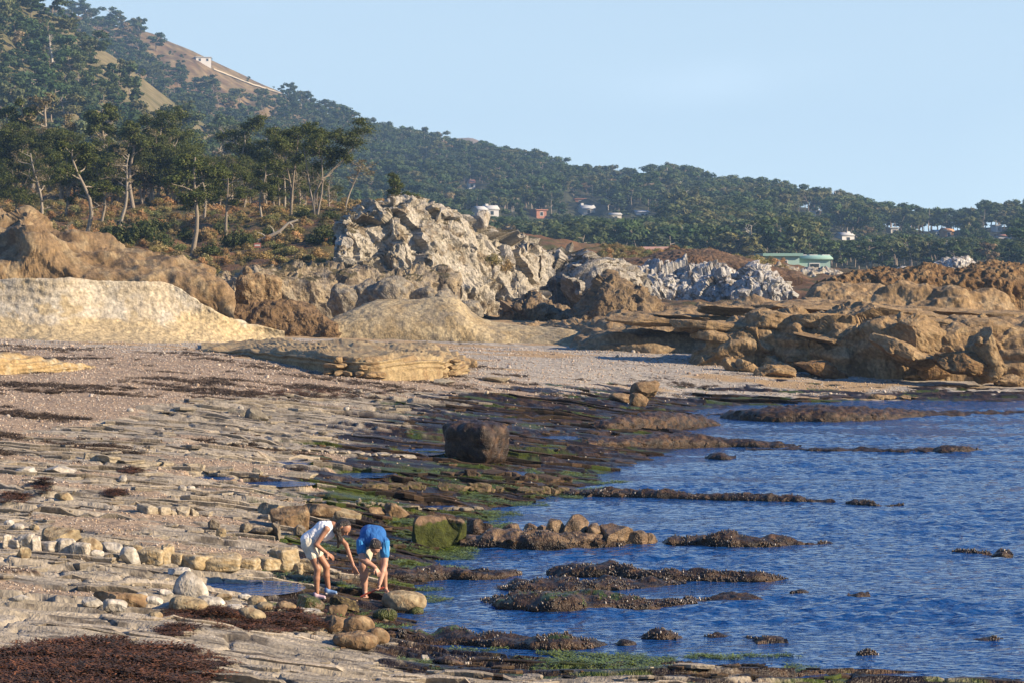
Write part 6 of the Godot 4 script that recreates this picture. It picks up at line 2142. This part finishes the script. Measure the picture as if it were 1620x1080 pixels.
func frond_clump(sd: int, strips: int) -> ArrayMesh:
	# a tangle of leathery ribbons about one metre across
	var g := RandomNumberGenerator.new()
	g.seed = sd
	var st := SurfaceTool.new()
	st.begin(Mesh.PRIMITIVE_TRIANGLES)
	for k in strips:
		var p := Vector3(g.randfn() * 0.2, g.randf() * 0.16, g.randfn() * 0.2)
		var a := g.randf() * TAU
		var w := g.randf_range(0.012, 0.034)
		var c := Color(1, 1, 1) * g.randf_range(0.5, 1.5)
		c.a = 1.0
		var last := []
		for q in 6:
			var d := Vector3(cos(a), g.randfn() * 0.45, sin(a))
			a += g.randfn() * 0.55
			var side := d.cross(Vector3(g.randfn() * 0.4, 1, g.randfn() * 0.4)).normalized() * w * (1.0 - absf(q - 2.5) * 0.22)
			var cur := [p - side, p + side]
			if q > 0:
				for v in [last[0], cur[0], last[1], last[1], cur[0], cur[1]]:
					st.set_color(c); st.add_vertex(v)
			last = cur
			p += d * g.randf_range(0.05, 0.10)
			p.y = maxf(p.y, 0.0)
	return st.commit()

func build_litter() -> void:
	var g := RandomNumberGenerator.new()
	g.seed = 4711
	var peb := blob(Vector3(0.5, 0.34, 0.42), Basis(), Vector3(1, 2, 3), 2.4, 2, {"size": 0.6, "lump": 0.12, "c": [Color(1, 1, 1), Color(0.9, 0.9, 0.9)]})
	var where := []
	var cols := []
	var tints := [Color(0.46, 0.345, 0.26), Color(0.40, 0.35, 0.29), Color(0.48, 0.40, 0.31), Color(0.26, 0.19, 0.14), Color(0.46, 0.40, 0.34), Color(0.42, 0.31, 0.21)]
	var tries := 0
	while where.size() < 30000 and tries < 160000:
		tries += 1
		var d := 38.0 * pow(140.0 / 38.0, g.randf())
		var x := d * g.randf_range(-0.2, 0.14)
		if base_height(x, d) < 0.1: continue
		var s := gravel_share(x, d)
		if s < 0.5 and g.randf() > 0.06: continue
		var size := (0.014 + 0.00042 * d) * (0.6 + 0.9 * pow(g.randf(), 3.0))
		if g.randf() < 0.006: size *= 2.4
		var h := shore_height(x, d)
		where.append(Transform3D(Basis(Vector3(g.randfn(), g.randfn() + 2.0, g.randfn()).normalized(), g.randf() * TAU).scaled(Vector3.ONE * size), Vector3(x, h + size * 0.12, -d)))
		cols.append(tints[g.randi() % 6] * g.randf_range(0.75, 1.2))
	scatter("pebbles", "pinkish grey pebbles and shell bits spread over the beach", "pebbles", peb, M.tinted, where, cols)
	# dry scraps of weed along the tide lines
	var clumps := [frond_clump(11, 34), frond_clump(12, 34), frond_clump(13, 34)]
	where = []; cols = []
	tries = 0
	while where.size() < 2800 and tries < 90000:
		tries += 1
		var d := 56.0 * pow(120.0 / 56.0, g.randf())
		var x := d * g.randf_range(-0.2, 0.08)
		var wr: float = n_fbm2.get_noise_2d(x * 0.16, d * 0.33 + 40.0)
		var band := maxf(sstep(7.0, 2.0, absf(d - 86.0 - x * 0.8 - 9.0)), sstep(4.5, 1.0, absf(d - 66.0 - x * 0.2)) * sstep(-7.0, -10.0, x))
		if wr + band * 0.36 + g_jit() * 0.3 < 0.36: continue
		if gravel_share(x, d) < 0.4: continue
		var s := g.randf_range(0.2, 0.5)
		where.append(Transform3D(Basis(Vector3.UP, g.randf() * TAU).scaled(Vector3(s, s * 0.7, s)), Vector3(x, shore_height(x, d), -d)))
		cols.append(Color(0.07, 0.045, 0.026) * g.randf_range(0.6, 1.7))
	scatter("dry_weed", "dark scraps of dried seaweed strewn along the tide lines", "seaweed", clumps[0], M.tinted, where, cols)
	# heaps of wet kelp: [centre px, row, half width px, half height px, pieces, height m, label]
	var n := 0
	for a in [[140, 1058, 190, 40, 1500, 0.09, "deep heap of dark red kelp in the bottom left corner"], [455, 985, 110, 15, 430, 0.05, "band of dark kelp between grey shelf and wet boulders"], [330, 975, 70, 9, 150, 0.10, "strip of kelp under the seal shaped boulder"], [20, 790, 26, 6, 60, 0.08, "small red brown kelp heap at the left edge"], [68, 772, 14, 9, 50, 0.2, "upright tuft of reddish kelp on the left shelf"], [182, 782, 16, 5, 40, 0.12, "small kelp tuft beside the grey shelf step"], [210, 748, 18, 5, 40, 0.1, "dark kelp clump right of the round white stone"], [470, 622, 130, 9, 160, 0.06, "dark drift line of kelp below the sandstone platform"], [280, 1000, 30, 6, 40, 0.05, "small kelp scrap on the near grey shelf"]]:
		where = []; cols = []
		for k in a[4]:
			var r := Vector2(g.randfn(), g.randfn()) * 0.5
			if r.length() > 1.15: continue
			var p := ground_hit(a[0] + r.x * a[2], a[1] + r.y * a[3])
			var s := g.randf_range(0.22, 0.5) * (1.0 if n == 0 else 0.75)
			p.y = shore_height(p.x, -p.z) + a[5] * maxf(0.0, 1.0 - r.length()) * g.randf()
			where.append(Transform3D(Basis(Vector3.UP, g.randf() * TAU).scaled(Vector3(s, s * 0.55, s)), p))
			cols.append(Color(0.13, 0.046, 0.016).lerp(Color(0.022, 0.015, 0.011), g.randf()) * g.randf_range(0.7, 1.5))
		scatter("kelp_heap", a[6], "kelp", clumps[n % 3], M.tinted, where, cols)
		n += 1
	# green sea lettuce on the wet ledges
	where = []; cols = []
	tries = 0
	while where.size() < 2600 and tries < 60000:
		tries += 1
		var d := g.randf_range(36.0, 72.0)
		var x := g.randf_range(-5.0, 4.0)
		var b := base_height(x, d)
		if b < -0.12 or b > 0.42: continue
		var alga: float = n_fbm2.get_noise_2d(x * 0.35 + 3.0, d * 0.5 + 11.0)
		var zone_g := maxf(sstep(9.0, 4.0, absf(d - 55.0)), sstep(6.0, 3.0, absf(d - 67.0)) * 0.9)
		if alga + zone_g * 0.26 < 0.26: continue
		var s := g.randf_range(0.15, 0.34)
		where.append(Transform3D(Basis(Vector3.UP, g.randf() * TAU).scaled(Vector3(s, s * 0.6, s)), Vector3(x, maxf(shore_height(x, d), 0.0), -d)))
		cols.append(Color(0.085, 0.13, 0.015).lerp(Color(0.15, 0.19, 0.03), g.randf()))
	scatter("sea_lettuce", "bright green sea lettuce covering the wet ledges", "seaweed", clumps[1], M.tinted_wet, where, cols)

# ---------- people ----------
func capsules_mesh(st: SurfaceTool, bones: Array, cell: float, colour: Color) -> void:
	# bones: [from, to, radius, radius, blend]; joined with a smooth minimum and meshed as surface nets
	var lo := Vector3.ONE * 1e9
	var hi := Vector3.ONE * -1e9
	for b in bones:
		var r: float = maxf(b[2], b[3]) + b[4] + cell * 2.0
		lo = lo.min(b[0] - Vector3.ONE * r).min(b[1] - Vector3.ONE * r)
		hi = hi.max(b[0] + Vector3.ONE * r).max(b[1] + Vector3.ONE * r)
	var nx := int((hi.x - lo.x) / cell) + 2
	var ny := int((hi.y - lo.y) / cell) + 2
	var nzz := int((hi.z - lo.z) / cell) + 2
	var f := PackedFloat32Array()
	f.resize(nx * ny * nzz)
	f.fill(1.0)
	for b in bones:
		var a: Vector3 = b[0]
		var e: Vector3 = b[1] - b[0]
		var ll := maxf(e.length_squared(), 1e-9)
		var ra: float = b[2]
		var rb: float = b[3]
		var k: float = b[4]
		var reach := maxf(ra, rb) + k + cell * 2.0
		var p0 := ((a.min(b[1]) - Vector3.ONE * reach - lo) / cell).floor()
		var p1 := ((a.max(b[1]) + Vector3.ONE * reach - lo) / cell).ceil()
		for z in range(maxi(int(p0.z), 0), mini(int(p1.z) + 1, nzz)):
			for y in range(maxi(int(p0.y), 0), mini(int(p1.y) + 1, ny)):
				var row := (z * ny + y) * nx
				for x in range(maxi(int(p0.x), 0), mini(int(p1.x) + 1, nx)):
					var q := lo + Vector3(x, y, z) * cell - a
					var t := clampf(q.dot(e) / ll, 0.0, 1.0)
					var d := (q - e * t).length() - lerpf(ra, rb, t)
					var o := f[row + x]
					if k > 0.0:
						var h := maxf(k - absf(o - d), 0.0) / k
						f[row + x] = minf(o, d) - h * h * k * 0.25
					else: f[row + x] = minf(o, d)
	var ids := PackedInt32Array()
	ids.resize(f.size())
	ids.fill(-1)
	var pos := PackedVector3Array()
	var idx := PackedInt32Array()
	var sx := 1
	var sy := nx
	var sz := nx * ny
	for z in nzz - 1:
		for y in ny - 1:
			var row := (z * ny + y) * nx
			for x in nx - 1:
				var i := row + x
				var first := f[i] < 0.0
				if (f[i + 1] < 0.0) == first and (f[i + sy] < 0.0) == first and (f[i + sy + 1] < 0.0) == first and (f[i + sz] < 0.0) == first and (f[i + sz + 1] < 0.0) == first and (f[i + sz + sy] < 0.0) == first and (f[i + sz + sy + 1] < 0.0) == first: continue
				var s := Vector3.ZERO
				var n := 0
				for c in 8:
					var cx := c & 1
					var cy := (c >> 1) & 1
					var cz := c >> 2
					var va := f[i + cx + cy * sy + cz * sz]
					for ax in 3:
						if (c >> ax) & 1: continue
						var vb := f[i + cx + cy * sy + cz * sz + [sx, sy, sz][ax]]
						if (va < 0.0) == (vb < 0.0): continue
						var p := Vector3(cx, cy, cz)
						p[ax] += va / (va - vb)
						s += p
						n += 1
				ids[i] = pos.size()
				pos.append(lo + (Vector3(x, y, z) + s / n) * cell)
	for z in range(1, nzz - 1):
		for y in range(1, ny - 1):
			for x in range(1, nx - 1):
				var i := (z * ny + y) * nx + x
				if ids[i] < 0: continue
				for ax in 3:
					var o: int = [sx, sy, sz][ax]
					var ina := f[i] < 0.0
					if ina == (f[i + o] < 0.0): continue
					var u: int = [sy, sz, sx][ax]
					var v: int = [sz, sx, sy][ax]
					var q := [ids[i], ids[i - u], ids[i - u - v], ids[i - v]]
					if q.min() < 0: continue
					if ina: idx.append_array(PackedInt32Array([q[0], q[2], q[1], q[0], q[3], q[2]]))
					else: idx.append_array(PackedInt32Array([q[0], q[1], q[2], q[0], q[2], q[3]]))
	var nrm := mesh_normals(pos, idx)
	for k in idx:
		st.set_color(colour)
		st.set_normal(nrm[k])
		st.add_vertex(pos[k])

func figure_part(parent: Node3D, called: String, groups: Array, colour: Color, m: Material) -> MeshInstance3D:
	# groups: [bones, cell]
	var st := SurfaceTool.new()
	st.begin(Mesh.PRIMITIVE_TRIANGLES)
	for g in groups: capsules_mesh(st, g[0], g[1], colour)
	return put(st.commit(), called, m, parent)

func hand_bones(wrist: Vector3, dir: Vector3, palm_normal: Vector3, curl: float) -> Array:
	# palm, four fingers of unequal length bent at the knuckles, and a thumb from the side of the palm
	var d := dir.normalized()
	var n := palm_normal.slide(d).normalized()
	var s := d.cross(n)
	var out := []
	var knuckles := wrist + d * 0.085
	for k in 4:
		var off := s * (k - 1.5) * 0.021
		out.append([wrist + off * 0.55 + d * 0.012, knuckles + off, 0.016, 0.012, 0.012])
		var long: float = [0.066, 0.076, 0.070, 0.055][k]
		var p := knuckles + off
		var a := curl * 0.5
		for j in 3:
			var q: Vector3 = p + (d * cos(a) + n * sin(a) + s * (k - 1.5) * 0.06).normalized() * long * [0.45, 0.32, 0.25][j]
			out.append([p, q, 0.0095 - j * 0.001, 0.0088 - j * 0.001, 0.004])
			p = q
			a += curl
	var base := wrist + d * 0.028 - s * 0.030
	var t1 := base + (d * 0.6 - s * 0.75 + n * 0.3).normalized() * 0.036
	out.append([wrist + d * 0.02, base, 0.016, 0.013, 0.012])
	out.append([base, t1, 0.012, 0.0105, 0.006])
	out.append([t1, t1 + (d * 0.85 - s * 0.2 + n * 0.5).normalized() * 0.032, 0.0105, 0.0085, 0.004])
	return out

func head_bones(c: Vector3, face: Vector3, up: Vector3) -> Array:
	var f := face.normalized()
	var u := up.slide(f).normalized()
	var s := f.cross(u)
	return [
		[c - f * 0.018 + u * 0.03, c + f * 0.018 + u * 0.035, 0.086, 0.080, 0.03],
		[c + f * 0.03 - u * 0.02, c + f * 0.045 - u * 0.075, 0.062, 0.034, 0.04],
		[c + f * 0.094 + u * 0.012, c + f * 0.112 - u * 0.022, 0.008, 0.013, 0.012],
		[c + f * 0.082 + u * 0.028 - s * 0.03, c + f * 0.082 + u * 0.028 + s * 0.03, 0.012, 0.012, 0.014],
		[c + f * 0.083 - u * 0.046 - s * 0.016, c + f * 0.083 - u * 0.046 + s * 0.016, 0.010, 0.010, 0.008],
		[c + s * 0.083 + u * 0.012, c + s * 0.090 - u * 0.02, 0.015, 0.011, 0.008],
		[c - s * 0.083 + u * 0.012, c - s * 0.090 - u * 0.02, 0.015, 0.011, 0.008]]

func eyes(parent: Node3D, c: Vector3, face: Vector3, up: Vector3) -> void:
	var f := face.normalized()
	var u := up.slide(f).normalized()
	var s := f.cross(u)
	for k in [-1.0, 1.0]:
		var m := SphereMesh.new()
		m.radius = 0.011
		m.height = 0.022
		m.radial_segments = 10
		m.rings = 6
		put(m, "eye", M.eye, parent).position = c + f * 0.089 + u * 0.006 + s * 0.031 * k
	var lip := BoxMesh.new()
	lip.size = Vector3(0.036, 0.008, 0.01)
	var l := put(lip, "mouth", M.lip, parent)
	l.position = c + f * 0.090 - u * 0.046
	l.basis = Basis(s, u, f)

func build_people() -> void:
	plain("eye", Color(0.02, 0.015, 0.012), 0.2)
	plain("lip", Color(0.30, 0.11, 0.09), 0.6)
	plain("skin_tan", Color(0.32, 0.155, 0.09), 0.55)
	plain("skin_fair", Color(0.43, 0.24, 0.165), 0.55)
	plain("white_cloth", Color(0.74, 0.74, 0.76), 0.9)
	plain("cream_cloth", Color(0.60, 0.56, 0.46), 0.9)
	plain("blue_cloth", Color(0.014, 0.105, 0.33), 0.9)
	plain("light_blue_cloth", Color(0.03, 0.20, 0.46), 0.9)
	plain("khaki_cloth", Color(0.40, 0.37, 0.30), 0.9)
	plain("dark_hair", Color(0.022, 0.014, 0.010), 0.45)
	plain("pink_shoe", Color(0.50, 0.36, 0.42), 0.6)
	plain("blue_shoe", Color(0.13, 0.24, 0.45), 0.6)
	plain("white_sole", Color(0.5, 0.48, 0.46), 0.7)
	plain("red_weed", Color(0.30, 0.06, 0.03), 0.4)
	var weave := grey_texture(make_noise(FastNoiseLite.TYPE_SIMPLEX_SMOOTH, 0.02, 3, 91), 256, 0.0, 1.0)
	for n in ["white_cloth", "cream_cloth", "blue_cloth", "light_blue_cloth", "khaki_cloth", "dark_hair"]:
		M[n].uv1_triplanar = true
		M[n].uv1_scale = Vector3(2.2, 1.1, 2.2) if n != "dark_hair" else Vector3(9, 3, 9)
		M[n].heightmap_enabled = true
		M[n].heightmap_texture = weave
		M[n].heightmap_scale = 3.0
	# the woman: facing right, bent at the hips, one hand on her knee, the other reaching down
	var w := thing("person", ground_hit(505, 947) + Vector3(0, 0.02, 0), "person in white top and pale shorts bending over, pointing at the rocks", "person")
	var hip_a := Vector3(-0.15, 0.80, 0.09)
	var hip_b := Vector3(-0.12, 0.80, -0.09)
	var knee_a := Vector3(-0.02, 0.455, 0.12)
	var knee_b := Vector3(0.10, 0.465, -0.10)
	var foot_a := Vector3(-0.03, 0.085, 0.10)
	var foot_b := Vector3(0.13, 0.13, -0.14)
	var pelvis := Vector3(-0.15, 0.85, 0)
	var chest := Vector3(0.06, 1.05, 0)
	var neck := Vector3(0.20, 1.115, 0.01)
	var head := Vector3(0.37, 1.06, 0.04)
	var sh_a := Vector3(0.12, 1.06, 0.155)
	var sh_b := Vector3(0.16, 1.06, -0.145)
	var el_a := Vector3(-0.03, 0.83, 0.22)
	var wr_a := Vector3(0.12, 0.70, 0.17)
	var el_b := Vector3(0.40, 0.80, -0.12)
	var wr_b := Vector3(0.52, 0.47, -0.06)
	var face := Vector3(0.62, -0.62, 0.42)
	var up := Vector3(0.70, 0.68, 0.0)
	var body := [
		[hip_a, knee_a, 0.080, 0.052, 0.03], [knee_a, knee_a.lerp(foot_a, 0.4) + Vector3(-0.012, 0, 0), 0.050, 0.050, 0.02], [knee_a.lerp(foot_a, 0.4) + Vector3(-0.012, 0, 0), foot_a, 0.050, 0.033, 0.02],
		[hip_b, knee_b, 0.080, 0.052, 0.03], [knee_b, knee_b.lerp(foot_b, 0.4) + Vector3(-0.012, 0, 0), 0.050, 0.050, 0.02], [knee_b.lerp(foot_b, 0.4) + Vector3(-0.012, 0, 0), foot_b, 0.050, 0.033, 0.02],
		[hip_a, hip_b, 0.10, 0.10, 0.05], [pelvis, chest, 0.105, 0.115, 0.06], [chest, neck, 0.10, 0.05, 0.05], [sh_a, sh_b, 0.05, 0.05, 0.05], [neck, head, 0.047, 0.045, 0.03],
		[sh_a, el_a, 0.044, 0.036, 0.02], [el_a, wr_a, 0.036, 0.025, 0.015], [sh_b, el_b, 0.042, 0.035, 0.02], [el_b, wr_b, 0.035, 0.025, 0.015]]
	figure_part(w, "body", [[body, 0.012], [head_bones(head, face, up), 0.005], [hand_bones(wr_a, Vector3(0.75, -0.55, -0.1), Vector3(-0.3, -0.8, -0.5), 0.25), 0.004], [hand_bones(wr_b, Vector3(0.35, -0.9, 0.1), Vector3(0.3, 0.1, -0.9), 0.3), 0.004]], Color(1, 1, 1), M.skin_tan)
	figure_part(w, "top", [[[[pelvis + Vector3(-0.03, 0.04, 0.05), chest + Vector3(0, 0, 0.05), 0.105, 0.108, 0.05], [pelvis + Vector3(-0.03, 0.04, -0.05), chest + Vector3(0, 0, -0.05), 0.105, 0.108, 0.05], [chest, neck.lerp(chest, 0.35), 0.125, 0.085, 0.05], [chest + Vector3(0.05, 0.02, 0.10), chest + Vector3(0.05, 0.02, -0.10), 0.068, 0.068, 0.04], [chest + Vector3(0.09, -0.07, 0), chest + Vector3(0.03, -0.10, 0), 0.09, 0.09, 0.05]], 0.012]], Color(1, 1, 1), M.white_cloth)
	figure_part(w, "shorts", [[[[hip_a + Vector3(0, 0.02, 0), hip_b + Vector3(0, 0.02, 0), 0.125, 0.125, 0.05], [hip_a, hip_a.lerp(knee_a, 0.36), 0.105, 0.098, 0.03], [hip_b, hip_b.lerp(knee_b, 0.36), 0.105, 0.098, 0.03]], 0.012]], Color(1, 1, 1), M.cream_cloth)
	var fd := face.normalized()
	figure_part(w, "hair", [[[[head - fd * 0.03 + up * 0.035, head - fd * 0.02 + up * 0.05, 0.095, 0.092, 0.03], [head - fd * 0.06, head + Vector3(-0.10, -0.03, 0.0), 0.075, 0.06, 0.04], [head + Vector3(-0.08, -0.02, 0.06), head + Vector3(-0.05, -0.16, 0.07), 0.050, 0.042, 0.03], [head + Vector3(-0.05, -0.16, 0.07), head + Vector3(-0.08, -0.28, 0.06), 0.042, 0.018, 0.03]], 0.008]], Color(1, 1, 1), M.dark_hair)
	eyes(w, head, face, up)
	for s in [[foot_a, M.pink_shoe], [foot_b, M.blue_shoe]]:
		var a: Vector3 = s[0]
		var sh := figure_part(w, "shoe", [[[[a + Vector3(-0.025, -0.02, 0), a + Vector3(-0.02, -0.045, 0), 0.038, 0.040, 0.02], [a + Vector3(-0.01, -0.052, 0), a + Vector3(0.11, -0.064, 0.03), 0.036, 0.025, 0.03]], 0.007]], Color(1, 1, 1), s[1])
		figure_part(w, "sole", [[[[a + Vector3(-0.045, -0.082, -0.012), a + Vector3(0.13, -0.084, 0.02), 0.010, 0.009, 0.0], [a + Vector3(-0.045, -0.082, 0.014), a + Vector3(0.13, -0.084, 0.042), 0.010, 0.009, 0.008]], 0.005]], Color(1, 1, 1), M.white_sole)
	# the man: towards the viewer, bent double, one arm across his knee, the other prodding with a stalk of kelp
	var m := thing("person", ground_hit(592, 946) + Vector3(0, 0.02, 0), "person in blue shirt and khaki shorts crouching barefoot over the tide pool", "person")
	var ha := Vector3(-0.11, 0.74, -0.30)
	var hb := Vector3(0.11, 0.74, -0.30)
	var ka := Vector3(-0.17, 0.50, 0.10)
	var kb := Vector3(0.13, 0.52, -0.02)
	var fa := Vector3(-0.145, 0.09, 0.06)
	var fb := Vector3(0.16, 0.12, -0.22)
	var mp := Vector3(0, 0.78, -0.32)
	var mid := Vector3(-0.03, 0.97, -0.14)
	var mc := Vector3(-0.02, 0.96, 0.08)
	var mn := Vector3(0.01, 0.90, 0.22)
	var mh := Vector3(0.03, 0.81, 0.31)
	var sa := Vector3(-0.20, 0.88, 0.13)
	var sb := Vector3(0.17, 0.88, 0.14)
	var ea := Vector3(-0.18, 0.63, 0.27)
	var wa := Vector3(0.03, 0.50, 0.33)
	var eb := Vector3(0.17, 0.53, 0.20)
	var wb := Vector3(0.10, 0.25, 0.33)
	var mf := Vector3(-0.05, -0.78, 0.62)
	var mu := Vector3(0.05, 0.62, 0.78)
	var mb := [
		[ha, ka, 0.092, 0.068, 0.03], [ka, ka.lerp(fa, 0.4) + Vector3(0, 0, -0.015), 0.062, 0.066, 0.02], [ka.lerp(fa, 0.4) + Vector3(0, 0, -0.015), fa, 0.066, 0.038, 0.02],
		[hb, kb, 0.088, 0.062, 0.03], [kb, kb.lerp(fb, 0.4) + Vector3(0, 0, -0.015), 0.058, 0.058, 0.02], [kb.lerp(fb, 0.4) + Vector3(0, 0, -0.015), fb, 0.058, 0.036, 0.02],
		[fa + Vector3(0, -0.03, -0.03), fa + Vector3(0.02, -0.055, 0.14), 0.036, 0.026, 0.03], [fb + Vector3(0, -0.03, -0.03), fb + Vector3(0.05, -0.055, 0.13), 0.036, 0.026, 0.03],
		[ha, hb, 0.10, 0.10, 0.05], [mp, mid, 0.12, 0.13, 0.06], [mid, mc, 0.13, 0.13, 0.06], [mc, mn, 0.12, 0.06, 0.05], [sa, sb, 0.06, 0.06, 0.06], [mn, mh, 0.055, 0.055, 0.03],
		[sa, ea, 0.060, 0.050, 0.02], [ea, ea.lerp(wa, 0.35), 0.050, 0.050, 0.015], [ea.lerp(wa, 0.35), wa, 0.050, 0.033, 0.015], [sb, eb, 0.060, 0.050, 0.02], [eb, eb.lerp(wb, 0.35), 0.050, 0.050, 0.015], [eb.lerp(wb, 0.35), wb, 0.050, 0.033, 0.015]]
	var toes := []
	for s in [[fa, Vector3(0.12, 0, 1)], [fb, Vector3(0.3, 0, 0.95)]]:
		var d: Vector3 = s[1].normalized()
		var side := Vector3(d.z, 0, -d.x)
		for k in 5: toes.append([s[0] + d * 0.12 + side * (k - 2) * 0.016 + Vector3(0, -0.066, 0), s[0] + d * (0.185 - absf(k - 1.2) * 0.008) + side * (k - 2) * 0.018 + Vector3(0, -0.074, 0), 0.012, 0.009, 0.006])
	figure_part(m, "body", [[mb, 0.012], [head_bones(mh, mf, mu), 0.005], [toes, 0.005], [hand_bones(wa, Vector3(0.5, -0.8, 0.1), Vector3(-0.5, -0.3, -0.7), 0.35), 0.004], [hand_bones(wb, Vector3(-0.15, -0.9, 0.4), Vector3(-0.8, 0.1, 0.3), 0.85), 0.004]], Color(1, 1, 1), M.skin_fair)
	figure_part(m, "shirt", [[[[mp + Vector3(-0.06, 0.05, 0.03), mid + Vector3(-0.06, 0.01, 0), 0.125, 0.14, 0.05], [mp + Vector3(0.06, 0.05, 0.03), mid + Vector3(0.07, 0, 0), 0.125, 0.135, 0.05], [mid + Vector3(-0.05, 0.01, 0), mc + Vector3(-0.06, 0, 0), 0.14, 0.135, 0.05], [mid + Vector3(0.06, 0, 0), mc + Vector3(0.07, -0.01, 0), 0.135, 0.13, 0.05], [mc, mn.lerp(mc, 0.3), 0.13, 0.09, 0.05], [sa, sb, 0.078, 0.078, 0.06]], 0.012]], Color(1, 1, 1), M.blue_cloth)
	for s in [[sa, ea], [sb, eb]]:
		figure_part(m, "sleeve", [[[[s[0].lerp(s[1], 0.02), s[0].lerp(s[1], 0.55), 0.080, 0.076, 0.03]], 0.010]], Color(1, 1, 1), M.light_blue_cloth)
	figure_part(m, "shorts", [[[[ha, hb, 0.125, 0.125, 0.05], [ha, ha.lerp(ka, 0.72), 0.112, 0.092, 0.03], [hb, hb.lerp(kb, 0.72), 0.112, 0.092, 0.03]], 0.012]], Color(1, 1, 1), M.khaki_cloth)
	var mu2 := mu.normalized()
	figure_part(m, "hair", [[[[mh - mf.normalized() * 0.02 + mu2 * 0.045, mh + mu2 * 0.05, 0.093, 0.088, 0.03], [mh - mf.normalized() * 0.055, mh - mf.normalized() * 0.05 + mu2 * 0.02, 0.075, 0.08, 0.03]], 0.008]], Color(1, 1, 1), M.dark_hair)
	eyes(m, mh, mf, mu)
	# the stalk of kelp in his hand
	var tip := m.position + Vector3(-0.25, 0.02, 0.40)
	var grip := m.position + Vector3(0.16, 0.19, 0.37)
	var st := SurfaceTool.new()
	st.begin(Mesh.PRIMITIVE_TRIANGLES)
	tube(st, [tip - tip, (grip - tip) * 0.35 + Vector3(0, 0.015, 0), (grip - tip) * 0.7 + Vector3(0, 0.012, 0), grip - tip], 0.012, 0.017, 8, Color(0.30, 0.06, 0.03))
	var k := put(st.commit(), "kelp_stalk", M.tinted_wet)
	k.position = tip
	tag(k, "red brown kelp stalk held in the crouching person's hand", "kelp stalk")
